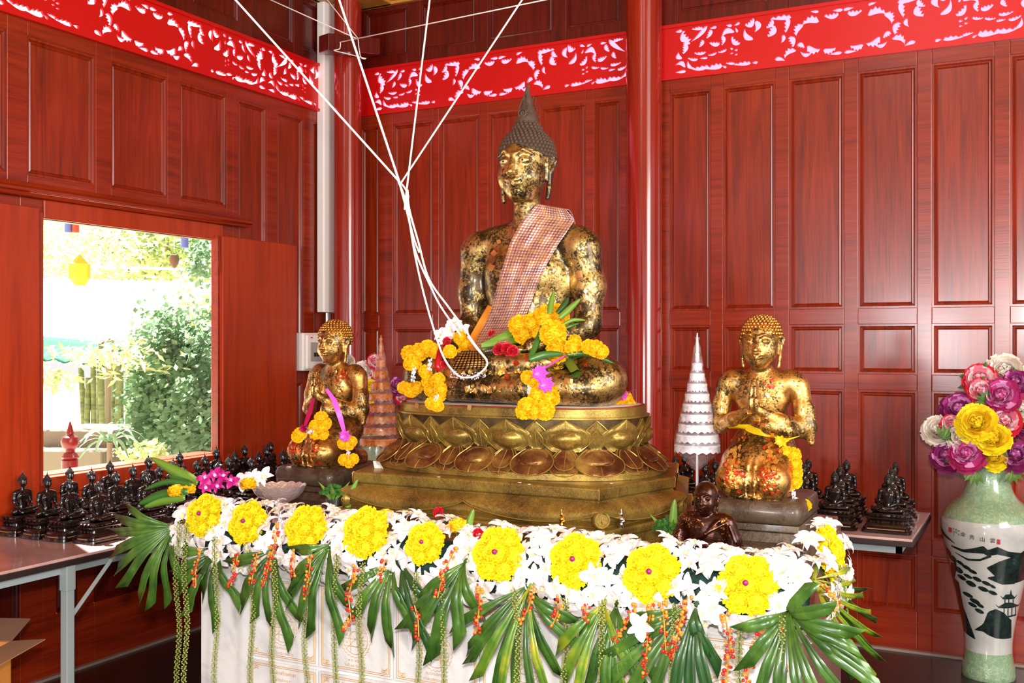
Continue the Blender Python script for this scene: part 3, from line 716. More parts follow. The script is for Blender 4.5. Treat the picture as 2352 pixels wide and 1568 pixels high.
# gold edge lines at the corners
for i in range(6):
    b = MB(); pts = [hexring(o_+0.002, z_)[i] for o_, z_ in prof[:-1]]; b.tube(pts, 0.0022, 5); b.build('corner_bead', gold_ink, ped)
for i in (0, 1):    # scroll disc on the front right corner
    pass
c_ = hexring(0.045, 0.145)
for i, ang in ((1, R(-45)), (0, R(-135)), (2, R(0))):
    b = MB(); M_ = Matrix.Translation(c_[i]) @ Matrix.Rotation(ang, 4, 'Z') @ Matrix.Rotation(R(90), 4, 'Y')
    b.lathe([(0.001, 0.004), (0.020, 0.004), (0.022, 0.007), (0.028, 0.007), (0.032, 0.0), (0.032, -0.02)], 28, M_); b.build('corner_scroll', brass, ped, smooth=25)
# waist body of the lotus: superellipse plan
def sup(a_, b_, z, n=96, e=2.6, dx=0.0):
    out = []
    for i in range(n):
        t = 2*PI*i/n; cx = math.cos(t); sy = math.sin(t)
        out.append(Vector((dx+a_*math.copysign(abs(cx)**(2/e), cx), b_*math.copysign(abs(sy)**(2/e), sy), z)))
    return out
pr = [(0.585, 0.372, 0.247), (0.590, 0.377, 0.252), (0.590, 0.377, 0.275), (0.582, 0.369, 0.280), (0.560, 0.345, 0.285)]
b = MB(); b.loft([sup(*q_) for q_ in pr]); o = b.build('lotus_foot', brass, ped, smooth=35); recalc(o)
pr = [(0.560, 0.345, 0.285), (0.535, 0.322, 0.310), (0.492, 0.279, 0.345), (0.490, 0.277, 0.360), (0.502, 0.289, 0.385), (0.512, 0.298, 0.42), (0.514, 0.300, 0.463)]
b = MB(); b.loft([sup(*q_) for q_ in pr]); o = b.build('lotus_waist', brass_shade, ped, smooth=35); recalc(o)  # waist coloured dark to stand in for shade behind the petals
pr = [(0.514, 0.300, 0.463), (0.522, 0.307, 0.464), (0.522, 0.307, 0.470), (0.508, 0.294, 0.472), (0.508, 0.294, 0.500), (0.504, 0.290, 0.504)]
b = MB(); b.loft([sup(*q_) for q_ in pr]); o = b.build('lotus_rim', brass, ped, smooth=35); recalc(o)
b = MB(); b.loft([sup(0.504, 0.290, 0.504), sup(0.504, 0.290, 0.507)]); recalc(b.build('red_top', plain('red_lacquer_top', '8c1c18', 0.3), ped, smooth=30))
b = MB(); b.loft([sup(0.490, 0.276, 0.5065), sup(0.486, 0.272, 0.5085)]); o = b.build('white_cloth_top', plain('white_dusty_cloth', 'd8cfc4', 0.9), ped, smooth=30); recalc(o)
# petals
def perim(a_, b_, e=2.6, N=720):
    P = sup(a_, b_, 0, N, e); L = [0]
    for i in range(N): L.append(L[-1]+(P[(i+1) % N]-P[i]).length)
    return P, L
PP, LL = perim(1.0*0.512, 0.298)
def on_perim(sarc):
    sarc %= LL[-1]; lo = 0; hi = len(LL)-1
    while hi-lo > 1:
        m_ = (lo+hi)//2
        if LL[m_] <= sarc: lo = m_
        else: hi = m_
    t = (sarc-LL[lo])/(LL[lo+1]-LL[lo]); p0 = PP[lo]; p1 = PP[(lo+1) % len(PP)]
    p = p0.lerp(p1, t); d = (p1-p0).normalized(); return p, Vector((d.y, -d.x, 0))
def out_up(t):       # half width of a spade petal, t: 0 = tip, 1 = base
    if t <= 0: return 0.0
    return math.sin(min(t/0.58, 1)*PI/2)**1.15 if t < 0.58 else 1-0.50*((t-0.58)/0.42)**1.7
def out_dn(t):       # rounded hanging lobe
    if t <= 0: return 0.0
    return math.sqrt(max(0, 1-(1-min(t/0.55, 1))**2))**0.9 if t < 0.55 else 1-0.52*((t-0.55)/0.45)**1.5
brass_rim = plain('worn_brass_rim', 'b89a4c', 0.32, 0.7)
def petal(sarc, wd, z_tip, z_base, prof_fn, raise_, mat, outl, boss=1, lift=0.0):
    def surf(u, t, ex=0.0):      # u -1..1 across, t 0..1 from tip
        z = z_tip+(z_base-z_tip)*t; hw = wd/2*outl(t); p, nn = on_perim(sarc+u*hw)
        d = lift+raise_*(1-abs(u)**4)
        if abs(u) > 0.82: d += 0.0035
        if boss:
            rr = math.hypot(u*hw/(wd*0.285), (t-0.66)/0.27); d += 0.020*max(0, 1-rr*rr)**0.7-0.0045*math.exp(-((rr-1.05)/0.12)**2)
        return p+nn*(prof_fn(z)+d+ex)+Vector((0, 0, z))
    b = MB(); P = [[surf(-1+2*j/14, i/20) for j in range(15)] for i in range(21)]
    P2 = [[on_perim(sarc-wd/2*outl(i/20))[0]+on_perim(sarc-wd/2*outl(i/20))[1]*(prof_fn(z_tip+(z_base-z_tip)*i/20)-0.01)+Vector((0, 0, z_tip+(z_base-z_tip)*i/20))]+P[i]+[on_perim(sarc+wd/2*outl(i/20))[0]+on_perim(sarc+wd/2*outl(i/20))[1]*(prof_fn(z_tip+(z_base-z_tip)*i/20)-0.01)+Vector((0, 0, z_tip+(z_base-z_tip)*i/20))] for i in range(21)]
    b.grid(P2); o = b.build('lotus_petal', mat, ped, smooth=50); recalc(o)
    b = MB(); b.tube([surf(-0.94, i/20, 0.0012) for i in range(20, -1, -1)]+[surf(0.94, i/20, 0.0012) for i in range(1, 21)], 0.0019, 5)
    if boss:
        hp = []
        for a_ in range(33):
            th = 2*PI*a_/32; t = 0.66-0.30*math.cos(th)*(1-0.30*math.exp(-(math.sin(th)/0.35)**2) if math.cos(th) > 0 else 1); hw = wd/2*outl(max(.05, min(t, 1)))
            u = max(-.9, min(.9, 0.31*wd*math.sin(th)/hw)); hp.append(surf(u, max(0.02, min(t, 0.985)), 0.0012))
        b.tube(hp, 0.0013, 4); b.tube([surf(0, 0.03+0.32*i/5, 0.001) for i in range(6)], 0.0016, 4)
    else: b.tube([surf(0, 0.03+0.90*i/5, 0.001) for i in range(6)], 0.0014, 4)
    b.build('petal_rim', brass_rim, o, smooth=60); return o
def interp(tab):
    def f(z):
        if z <= tab[0][0]: return tab[0][1]
        for (a_, b_), (c_, d_) in zip(tab, tab[1:]):
            if z <= c_: return b_+(d_-b_)*(z-a_)/(c_-a_)
        return tab[-1][1]
    return f
upf = interp([(0.345, -0.016), (0.360, -0.018), (0.385, -0.006), (0.42, 0.004), (0.47, 0.008)])
dnf = interp([(0.262, 0.085), (0.280, 0.074), (0.300, 0.052), (0.320, 0.028), (0.345, -0.002), (0.36, -0.012)])
Ltot = LL[-1]; NP = 12; st = Ltot/NP
# front centre arc position
s_front = min(range(720), key=lambda i: abs(PP[i].x-0.0)+(0 if PP[i].y < 0 else 9)); s0 = LL[s_front]
for k in range(NP):
    s_ = s0+k*st+st*0.42
    petal(s_, st*0.90, 0.462, 0.345, upf, 0.009, brass, out_up)
    petal(s_+st*0.5, st*0.46, 0.460, 0.360, upf, 0.000, brass, out_up, 0)
    petal(s_+st*0.5, st*0.27, 0.432, 0.350, upf, 0.002, brass, out_up, 0, 0.004)
    petal(s_+st*0.5, st*0.72, 0.268, 0.356, dnf, 0.008, brass_red, out_dn, 1, 0.010)
    petal(s_, st*0.50, 0.266, 0.352, dnf, 0.001, brass_red, out_dn, 0)
    petal(s_, st*0.36, 0.288, 0.352, dnf, 0.003, brass_red, out_dn, 0, 0.005)
# ================================================================ ALTAR
AZ = 0.85
granite_pink = None
m = MT('pink_granite'); v = m.coord('Object'); a = m.noise(v, 45, 4, 0.7); d = m.noise(v, 220, 2, 0.6)
c = m.ramp(a, [(0.3, srgb('7a4238')), (0.55, srgb('a06658')), (0.75, srgb('c09488'))]); granite = m.set(Base__Color=m.mix(0.25, c, m.ramp(d, [(0.35, srgb('3a1f1a')), (0.75, srgb('e8ccc0'))])), Roughness=0.18)
m = MT('white_marble'); v = m.coord('Object', (1, 1, 1)); a = m.noise(v, 3.5, 8, 0.6, 1.5)
marble = m.set(Base__Color=m.ramp(a, [(0.32, srgb('c9c6c8')), (0.5, srgb('e9e5e2')), (0.75, srgb('f4f1ee'))]), Roughness=0.25)
AFL, AFR, ABR, ABL = (1.385, -2.76), (3.60, -2.76), (3.42, -1.09), (1.14, -1.09)
alt = empty('altar', (0, 0, 0), 0, 'long marble-faced altar block with a pink granite top carrying the statues', 'altar')
b = MB(); b.prism([AFL, AFR, ABR, ABL], 0, AZ-0.03); recalc(b.build('altar_body', marble, alt, smooth=0))
b = MB(); b.prism([AFL, AFR, ABR, ABL], AZ-0.03, AZ); recalc(bevel(b.build('altar_top', granite, alt, smooth=0), 0.004, 2))
b = MB(); b.prism([(3.602, -2.76), (3.612, -2.76), (3.432, -1.09), (3.422, -1.09)], 0.0, AZ-0.031); recalc(b.build('side_slab', granite, alt, smooth=0))

# ================================================================ KNEELING DISCIPLES
def disciple_sdf(h):
    S = SDF((-0.20, -0.24, -0.01), (0.22, 0.20, 0.64), h)
    # kneeling legs inside the wrap: thighs forward, knees apart a little
    def leg(s):
        S.chain([(s*0.045, 0.045, 0.150), (s*0.056, -0.055, 0.105), (s*0.064, -0.120, 0.066)], (0.066, 0.064, 0.062), 0.02)
        S.chain([(s*0.064, -0.118, 0.052), (s*0.062, 0.03, 0.035), (s*0.055, 0.12, 0.028)], (0.052, 0.040, 0.030), 0.02)
    S.both(leg)
    S.ell((0, 0.05, 0.16), (0.092, 0.080, 0.085), 0.04)
    S.ell((0, 0.035, 0.235), (0.062, 0.050, 0.075), 0.04)
    S.ell((0, 0.030, 0.335), (0.098, 0.060, 0.085), 0.05)
    S.cap((-0.085, 0.035, 0.395), (0.085, 0.035, 0.395), 0.034, 0.034, 0.04)
    S.both(lambda s: S.ell((s*0.112, 0.03, 0.385), (0.036, 0.036, 0.042), 0.03))
    S.cap((0, 0.028, 0.40), (0, 0.018, 0.475), 0.034, 0.030, 0.03)
    S.chain([(-0.128, 0.03, 0.375), (-0.142, 0.02, 0.30), (-0.138, 0.0, 0.235)], (0.034, 0.031, 0.028), 0.015)
    S.chain([(-0.138, 0.0, 0.235), (-0.08, -0.06, 0.262), (-0.018, -0.095, 0.295)], (0.028, 0.023, 0.016), 0.012)
    S.chain([(0.128, 0.03, 0.375), (0.142, 0.02, 0.30), (0.142, 0.0, 0.235)], (0.034, 0.032, 0.030), 0.015)
    S.chain([(0.142, 0.0, 0.235), (0.08, -0.06, 0.260), (0.018, -0.095, 0.295)], (0.030, 0.025, 0.017), 0.012)
    # robe panel hanging over the left forearm
    S.chain([(0.155, 0.01, 0.215), (0.10, -0.055, 0.228), (0.045, -0.082, 0.245)], (0.020, 0.028, 0.030), 0.01, flat=None)
    S.chain([(0.160, 0.015, 0.30), (0.168, 0.01, 0.24), (0.172, 0.0, 0.185)], (0.022, 0.022, 0.012), 0.012)
    # palms pressed together, fingers up
    for s in (-1, 1):
        S.ell((s*0.009, -0.104, 0.322), (0.011, 0.020, 0.034), 0.006)
        for i in range(4):
            y = -0.122+i*0.0105; l = (0.046, 0.054, 0.056, 0.048)[i]
            S.chain([(s*0.008, y, 0.345), (s*0.006, y+0.004, 0.345+l*0.6), (s*0.003, y+0.008, 0.345+l)], (0.0062, 0.0058, 0.0045), 0.002)
        S.chain([(s*0.012, -0.086, 0.325), (s*0.010, -0.080, 0.345), (s*0.006, -0.080, 0.362)], (0.007, 0.006, 0.005), 0.003)
    # wrap drawn flat between the thighs, with a double pleat
    S.chain([(0, -0.01, 0.185), (0, -0.075, 0.115), (0, -0.108, 0.062)], (0.060, 0.062, 0.060), 0.02)
    for x in (-0.010, 0.010): S.chain([(x, -0.050, 0.222), (x, -0.095, 0.182), (x*1.2, -0.150, 0.112), (x*1.4, -0.172, 0.050), (x*1.4, -0.165, 0.012)], (0.0035, 0.0045, 0.0045, 0.0045, 0.0035), 0.005)
    S.ell((0, 0.0, 0.004), (0.115, 0.165, 0.010), 0.02)
    S.chain([(0, -0.02, 0.005), (0, 0.10, 0.005)], (0.02, 0.02), 0.02)
    head_sdf(S, (0, 0.010, 0.525), 0.66)
    return S
dm = disciple_sdf(0.0036).mesh('kneeling_body', gold_full)
def tier_base(parent, hx, hy, tiers, mat, name='base', bev=0.01):
    b = MB()
    for (f, z0, z1, ofx) in tiers: b.prism([(-hx*f, -hy*f), (hx*f, -hy*f), (hx*f, hy*f), (-hx*f, hy*f)], z0, z1)
    return bevel(b.build(name, mat, parent, smooth=0), bev, 3)
DZ = 1.07
def disciple(x, y, rz, label):
    e = empty('kneeling_statue', (x, y, DZ), rz, label, 'statue', 'gilded kneeling disciple statues')
    link('body', dm, e); return e
d_r = disciple(3.330, -2.095, R(2), 'gold-leafed kneeling statue with praying hands and yellow waist ribbon, right of the pedestal')
hair_cap('hair', (0, 0.010, 0.525), 0.66, leafed('gold_leafed_hair', '2a2012', '5a431c', 'a8742e', 'e2ab58', 0.8, 26.0), d_r, ush=False, curl=0.0105)
d_l = disciple(1.462, -2.05, R(-6), 'gold-leafed kneeling statue with praying hands, left of the pedestal near the corner pillar')
hair_o = [o for o in d_r.children if o.name.startswith('hair')][0]
h2 = hair_o.copy(); COL.objects.link(h2); h2.parent = d_l
def dbase(x, y, rz, label, front_text=None):
    e = empty('statue_base', (x, y, AZ), rz, label, 'base')
    def rr(hx, hy, z, rad=0.03):
        out = []
        for cx, cy, a0 in ((hx-rad, -hy+rad, -90), (hx-rad, hy-rad, 0), (-hx+rad, hy-rad, 90), (-hx+rad, -hy+rad, 180)):
            for k in range(5): a = R(a0+k*22.5); out.append(Vector((cx+rad*math.cos(a), cy+rad*math.sin(a), z)))
        return out
    H = DZ-AZ; b = MB()
    b.loft([rr(0.155, 0.185, H-0.075), rr(0.163, 0.193, H-0.065), rr(0.166, 0.196, H-0.035), rr(0.160, 0.190, H-0.008), rr(0.148, 0.178, H)])
    recalc(b.build('cushion', base_brown, e, smooth=50))
    b = MB(); b.loft([rr(0.190, 0.220, 0.0, .015), rr(0.188, 0.218, 0.075, .015), rr(0.176, 0.206, 0.082, .015), rr(0.160, 0.19, 0.088, .015), rr(0.152, 0.182, 0.118, .015), rr(0.160, 0.190, 0.125, .015), rr(0.158, 0.188, H-0.075, .015)])
    recalc(b.build('plinth', base_brown, e, smooth=40)); return e
db_r = dbase(3.335, -2.085, R(2), 'brown stepped base with a rounded cushion top and gold lettering under the right kneeling statue')
db_l = dbase(1.455, -2.04, R(-6), 'brown stepped base with a rounded cushion top under the left kneeling statue')
def text_mesh(body, size, mat, name='lettering', align='CENTER', depth=0.0006):
    cu = bpy.data.curves.new(name, 'FONT'); cu.body = body; cu.size = size; cu.align_x = align; cu.align_y = 'CENTER'; cu.extrude = depth; cu.resolution_u = 2
    ob = bpy.data.objects.new(name, cu); COL.objects.link(ob); dg = bpy.context.evaluated_depsgraph_get()
    me = bpy.data.meshes.new_from_object(ob.evaluated_get(dg)); bpy.data.objects.remove(ob); me.name = name; me.materials.clear(); me.materials.append(mat); return me
link('lettering', text_mesh('พระโมคคัลลานะ', 0.036, gold_ink), db_r, (0.03, -0.2195, 0.052), (R(90), 0, 0))
link('lettering', text_mesh('ถวาย', 0.026, gold_ink), db_r, (-0.05, -0.2205, 0.018), (R(90), 0, 0))
# yellow ribbon round the waist of the right statue
yel_ribbon = plain('yellow_satin_ribbon', 'e8c818', 0.35)
pink_ribbon = plain('pink_satin_ribbon', 'e05ad0', 0.3)
red_ribbon = plain('crimson_ribbon', 'a80c48', 0.3)
e = empty('waist_ribbon', (3.330, -2.095, DZ), R(2), 'yellow satin ribbon with a star bow tied round the waist of the right kneeling statue', 'ribbon')
def star_bow(name, mat, parent, loc, r=0.03, n=7, rot=None):
    b = MB()
    for lay in range(3):
        for i in range(n):
            a = 2*PI*i/n+lay*0.4; L = r*(1-lay*0.22); t = Vector((L*math.cos(a), -0.010*lay-0.004, L*math.sin(a)))
            sd = Vector((-math.sin(a), 0, math.cos(a)))*L*0.30; mid = t*0.5+Vector((0, -0.006, 0))
            b.add([Vector((0, -0.006*lay, 0)), mid+sd, t, mid-sd], [(0, 1, 2), (0, 2, 3)]); b.add([Vector((0, 0.002-0.006*lay, 0)), mid+sd, t+Vector((0, .003, 0)), mid-sd], [(2, 1, 0), (3, 2, 0)])
    return b.build(name, mat, parent, smooth=0, loc=loc, rot=rot)
dbvh = BVHTree.FromPolygons([v.co.copy() for v in dm.vertices], [tuple(p.vertices) for p in dm.polygons])
P = []
for i in range(61):
    a = 2*PI*i/60; row = []
    for k in (1, 0, -1):
        z = 0.222-0.020*math.sin(a)+0.010*k; o_ = Vector((0.3*math.sin(a), 0.03-0.3*math.cos(a), z)); dr_ = Vector((-math.sin(a), math.cos(a), 0)); h_ = dbvh.ray_cast(o_, dr_)[0]
        q = (h_ if h_ is not None else Vector((0.08*math.sin(a), 0.03-0.08*math.cos(a), z)))
        if abs(q.x) > 0.100: q = Vector((0.095*math.copysign(1, q.x), q.y, q.z))
        if q.y < -0.075: q.y = -0.075
        row.append(q-dr_*0.004)
    P.append(row)
MB().grid(P).build('ribbon_band', yel_ribbon, e, smooth=80)
star_bow('bow', yel_ribbon, e, (0.086, -0.070, 0.196), 0.027)
b = MB(); b.tube([(0.09, -0.070, 0.196), (0.115, -0.072, 0.202), (0.145, -0.065, 0.212)], [0.003, 0.003, 0.001], 5); b.build('ribbon_tail', yel_ribbon, e)

fl_gold = plain('crumpled_gold_leaf', 'f0b050', 0.28, 0.8); fl_red = plain('crumpled_red_leaf', 'c03c18', 0.32, 0.5)
def patches(par, spots, name, label):
    e_ = empty(name, par.location, par.rotation_euler.z, label, 'gold leaf'); e_['kind'] = 'stuff'
    b = MB(); b.v = []; rn = random.Random(31)
    for (x, z, sx, sz, n, mi) in spots:
        for _ in range(int(n*1.5)):
            cx = x+rn.gauss(0, sx); cz = z+rn.gauss(0, sz); s_ = rn.uniform(0.0035, 0.0075); a0 = rn.uniform(0, PI); P = []
            for i in range(3):
                r_ = []
                for j in range(3):
                    u, w_ = (i-1)*s_, (j-1)*s_; X = cx+u*math.cos(a0)-w_*math.sin(a0); Z = cz+u*math.sin(a0)+w_*math.cos(a0)
                    h_, nn, ii, dd = dbvh.ray_cast(Vector((X, -0.6, Z)), Vector((0, 1, 0))); r_.append(None if h_ is None else h_+nn*(0.002+rn.uniform(0, .004)))
                P.append(r_)
            if all(q is not None for r_ in P for q in r_) and max(abs(q.y-P[0][0].y) for r_ in P for q in r_) < 0.03: b.grid(P, m=mi if rn.random() < 0.7 else 1-mi)
    o = b.build('leaf_patches', [fl_gold, fl_red], e_, smooth=0); o['kind'] = 'stuff'
sp_r = [(-0.065, 0.135, 0.012, 0.026, 26, 0), (-0.060, 0.085, 0.014, 0.016, 20, 1), (-0.060, 0.055, 0.014, 0.010, 14, 0), (0.060, 0.140, 0.014, 0.030, 24, 0), (0.062, 0.085, 0.018, 0.014, 22, 1), (0.065, 0.060, 0.012, 0.010, 12, 0), (0.0, 0.262, 0.014, 0.014, 16, 0), (-0.045, 0.195, 0.010, 0.008, 5, 0), (0.040, 0.385, 0.012, 0.008, 6, 1)]
patches(d_r, sp_r, 'gold_leaf', 'crumpled red and gold leaf patches on the thighs and belly of the right kneeling statue')
patches(d_l, [(-0.055, 0.085, 0.016, 0.020, 26, 1), (0.060, 0.085, 0.016, 0.022, 26, 0), (0.070, 0.385, 0.018, 0.012, 16, 1), (0.05, 0.30, 0.01, 0.01, 8, 0)], 'gold_leaf', 'crumpled red and gold leaf patches on the thighs and shoulder of the left kneeling statue')
# ================================================================ SEATED MONK (brown bronze)
S = SDF((-0.15, -0.14, -0.005), (0.15, 0.11, 0.32), 0.0028)
S.ell((0, 0.02, 0.06), (0.075, 0.06, 0.055), 0.02); S.ell((0, 0.02, 0.135), (0.062, 0.045, 0.070), 0.03); S.cap((-0.05, 0.02, 0.188), (0.05, 0.02, 0.188), 0.026, 0.026, 0.03)
S.both(lambda s: S.chain([(s*0.068, 0.02, 0.182), (s*0.088, 0.018, 0.13), (s*0.086, 0.0, 0.088)], (0.025, 0.023, 0.020), 0.015))
S.both(lambda s: S.chain([(s*0.086, 0.0, 0.088), (s*0.05, -0.05, 0.066), (s*0.012, -0.068, 0.060)], (0.020, 0.016, 0.012), 0.008))
S.ell((0, -0.072, 0.058), (0.030, 0.018, 0.010), 0.008)
for i in range(4): S.cap((-0.020+i*0.012, -0.088, 0.060), (-0.014+i*0.012, -0.092, 0.052), 0.0055, 0.005, 0.002)
S.both(lambda s: S.chain([(s*0.03, 0.02, 0.03), (s*0.09, -0.01, 0.030), (s*0.118, -0.045, 0.028)], (0.036, 0.032, 0.026), 0.02))
S.chain([(0.118, -0.05, 0.025), (0.03, -0.082, 0.022), (-0.06, -0.080, 0.020)], (0.024, 0.020, 0.016), 0.008); S.chain([(-0.118, -0.05, 0.034), (-0.03, -0.078, 0.040), (0.06, -0.070, 0.040)], (0.024, 0.018, 0.014), 0.008)
S.cap((0, 0.016, 0.19), (0, 0.010, 0.225), 0.019, 0.018, 0.015)
head_sdf(S, (0, 0.008, 0.258), 0.37)
# robe folds and shoulder sash
for (z0, z1, x0) in ((0.195, 0.110, 0.052), (0.190, 0.098, 0.040), (0.185, 0.120, 0.066)):
    S.chain([(x0, -0.012, z0), (x0*0.2, -0.036, (z0+z1)/2), (-0.052, -0.022, z1)], (0.0045, 0.0045, 0.003), 0.006)
for j in range(5): S.chain([(0.080+j*0.003, -0.004+j*0.006, 0.178), (0.100-j*0.002, -0.004+j*0.007, 0.13), (0.098, -0.010+j*0.008, 0.09)], (0.0035, 0.0045, 0.003), 0.004)
S.chain([(-0.052, -0.012, 0.108), (0, -0.034, 0.102), (0.052, -0.012, 0.106)], (0.007, 0.007, 0.007), 0.004)
e = empty('monk_statue', (3.262, -2.530, AZ), R(-2), 'small glossy brown seated monk statue with gold flakes in front of the right kneeling statue', 'statue')
link('body', S.mesh('body', brown_bronze), e)

# ================================================================ SMALL BLACK STATUES
sm_mesh = buddha_sdf(0.0135).mesh('figure', black_resin)
b = MB(); b.lathe([(0.030, 1.02), (0.045, 1.10), (0.046, 1.13), (0.026, 1.165), (0.013, 1.20), (0.003, 1.30)], 10, Matrix.Translation((0, 0.03, 0)))
cap_mesh = None
H_S = 0.280; sc = 0.150
def small_statue(loc, rz, label, group, scale=1.0):
    pass
hc = hair_cap('hair', (0, 0.018, 0.945), 1.06, black_resin, None, curl=0.018)
b2 = MB(); b2.v = [tuple(v.co) for v in hc.data.vertices]; b2.f = [tuple(p.vertices) for p in hc.data.polygons]; b2.m = [0]*len(b2.f); bpy.data.objects.remove(hc)
b2.add(b.v, b.f); hair_small = b2.mesh('topknot', black_resin, 60)
b = MB()
def oct_ring(hx, hy, z, c=0.12): return [Vector(p) for p in ((-hx+c*hx, -hy, z), (hx-c*hx, -hy, z), (hx, -hy+c*hy*2, z), (hx, hy-c*hy*2, z), (hx-c*hx, hy, z), (-hx+c*hx, hy, z), (-hx, hy-c*hy*2, z), (-hx, -hy+c*hy*2, z))]
prf = [(0.106, 0.068, 0), (0.106, 0.068, 0.012), (0.100, 0.063, 0.014), (0.100, 0.063, 0.024), (0.093, 0.057, 0.027), (0.090, 0.055, 0.036), (0.080, 0.048, 0.042), (0.079, 0.046, 0.052), (0.086, 0.051, 0.058), (0.090, 0.054, 0.066), (0.082, 0.048, 0.072), (0.086, 0.050, 0.080), (0.082, 0.047, 0.086)]
b.loft([oct_ring(*q) for q in prf])
for z, rx, ry in ((0.047, 0.084, 0.050), (0.076, 0.088, 0.053)):
    for i in range(26):
        a = 2*PI*i/26; x = math.copysign(abs(math.cos(a))**0.6, math.cos(a))*rx*0.98; y = math.copysign(abs(math.sin(a))**0.6, math.sin(a))*ry*0.95; b.ball((x, y, z), (0.008, 0.008, 0.0075), 5)
base_small = b.mesh('base', black_resin, 45)
b = MB(); b.box((-0.080, -0.0640, 0.0155), (0.080, -0.0636, 0.0195)); b.box((0.1002, -0.03, 0.0155), (0.1006, 0.03, 0.0195)); b.box((-0.1006, -0.03, 0.0155), (-0.1002, 0.03, 0.0195)); ins_mesh = b.mesh('inscription', plain('faded_gold_lettering', '9c6a3c', 0.5), 0)
proto = empty('small_seated_statue', (0, 0, -50))
o = link('base', base_small, proto); link('inscription', ins_mesh, o)
o = link('figure', sm_mesh, proto, (0, 0.005, 0.085), None, (sc, sc*1.05, sc)); link('topknot', hair_small, o)
TZ = 0.74
rnd = random.Random(3)
first = True
def place_small(x, y, rz, label, group, s=1.0):
    global first
    c = copy_tree(proto)
    c.location = (x, y, TZ+0.002); c.rotation_euler = (0, 0, rz); c.scale = (s, s, s); tag(c, label, 'statue', group); return c
rown = ['leftmost row', 'second row', 'third row', 'fourth row', 'fifth row', 'sixth row', 'seventh row', 'eighth row']
coln = ['at the window wall', 'second from the wall', 'third from the wall', 'at the table edge']
for k in range(8):
    for j in range(4):
        x = 0.125+0.146*j; y = -2.545+0.242*k+0.018*j
        if k == 0: y -= 0.02*(j > 1)
        lab = 'small black seated statue, left table, %s, %s' % (rown[k], coln[j])
        place_small(x+rnd.uniform(-.008, .008), y+rnd.uniform(-.012, .012), R(90+rnd.uniform(-4, 4)), lab, 'small black seated statues on the left table', rnd.uniform(0.97, 1.03))
cn = ['rightmost column', 'second column from right', 'third column from right', 'fourth column from right', 'fifth column from right', 'sixth column from right', 'seventh column from right']
rn = ['back row by the wall', 'middle row', 'front row']
for i in range(7):
    for j in range(3):
        x = (3.55, 3.32, 3.14, 2.93, 2.70, 2.48, 2.25)[i]+0.016*j; y = -0.30-0.225*j
        if i >= 4 and j == 2: y += 0.02
        place_small(x+rnd.uniform(-.01, .01), y+rnd.uniform(-.01, .01), R(rnd.uniform(-3, 3)), 'small black seated statue, right table, %s, %s' % (rn[j], cn[i]), 'small black seated statues on the right table', rnd.uniform(0.98, 1.03))

for o_ in [q_ for p_ in proto.children for q_ in p_.children]+list(proto.children)+[proto]: bpy.data.objects.remove(o_)
# ================================================================ FOLDING TABLES
m = MT('pink_laminate'); v = m.coord('Object'); a = m.noise(v, 2.5, 4, 0.6)
laminate = m.set(Base__Color=m.ramp(a, [(0.35, srgb('b88a86')), (0.6, srgb('d0b0ac')), (0.8, srgb('dcc6c2'))]), Roughness=0.16, Coat__Weight=0.4, Coat__Roughness=0.06)
def folding_table(x0, x1, y0, y1, label, legs):
    e = empty('folding_table', ((x0+x1)/2, (y0+y1)/2, 0), 0, label, 'table'); cx, cy = e.location.x, e.location.y
    b = MB(); b.box((x0-cx, y0-cy, TZ-0.012), (x1-cx, y1-cy, TZ)); bevel(b.build('tabletop', laminate, e, smooth=0), 0.003, 2)
    b = MB(); b.box((x0-cx-0.003, y0-cy-0.003, TZ-0.036), (x1-cx+0.003, y1-cy+0.003, TZ-0.012)); bevel(b.build('table_edge', steel_dark, e, smooth=0), 0.003, 2)
    b = MB(); ins = 0.05
    for (a_, c_) in (((x0+ins, y0+ins), (x1-ins, y0+ins+0.025)), ((x0+ins, y1-ins-0.025), (x1-ins, y1-ins)), ((x0+ins, y0+ins), (x0+ins+0.025, y1-ins)), ((x1-ins-0.025, y0+ins), (x1-ins, y1-ins))):
        b.box((a_[0]-cx, a_[1]-cy, TZ-0.075), (c_[0]-cx, c_[1]-cy, TZ-0.036))
    b.build('apron_rail', grey_steel, e, smooth=0)
    for (lx, ly, bx_, by_) in legs:
        b = MB(); s = 0.019; b.box((lx-cx-s, ly-cy-s, 0.0), (lx-cx+s, ly-cy+s, TZ-0.036)); b.box((lx-cx-s-.003, ly-cy-s-.003, TZ-0.14), (lx-cx+s+.003, ly-cy+s+.003, TZ-0.036)); lo = bevel(b.build('leg', grey_steel, e, smooth=0), 0.003, 2)
        b = MB(); p0 = Vector((lx-cx, ly-cy, TZ-0.27)); p1 = Vector((lx-cx+bx_, ly-cy+by_, TZ-0.06)); b.tube([p0, p1], 0.011, 4); b.build('brace', grey_steel, lo, smooth=0)
        b = MB(); b.box((lx-cx-s-.002, ly-cy-s-.002, 0), (lx-cx+s+.002, ly-cy+s+.002, 0.02)); b.build('foot_cap', black_plastic, lo, smooth=0)
q = onz(150, 1320, TZ-0.05)
lx = 0.745-0.035
yl = onx(155, 1400, lx).y
print('leg y', yl)
folding_table(0.06, 0.745, -4.35, -0.75, 'long pink laminate folding table along the window wall carrying small black statues', [(lx, yl, 0, 0.22), (0.10, yl, 0, 0.22), (lx, -4.1, 0, 0.22), (0.10, -4.1, 0, 0.22), (lx, -0.95, 0, -0.22)])
folding_table(2.05, 3.70, -0.90, -0.10, 'long pink laminate folding table along the back wall carrying small black statues', [(3.32, -0.85, -0.2, 0), (3.12, -0.16, -0.2, 0), (2.2, -0.85, 0.2, 0), (2.2, -0.16, 0.2, 0)])
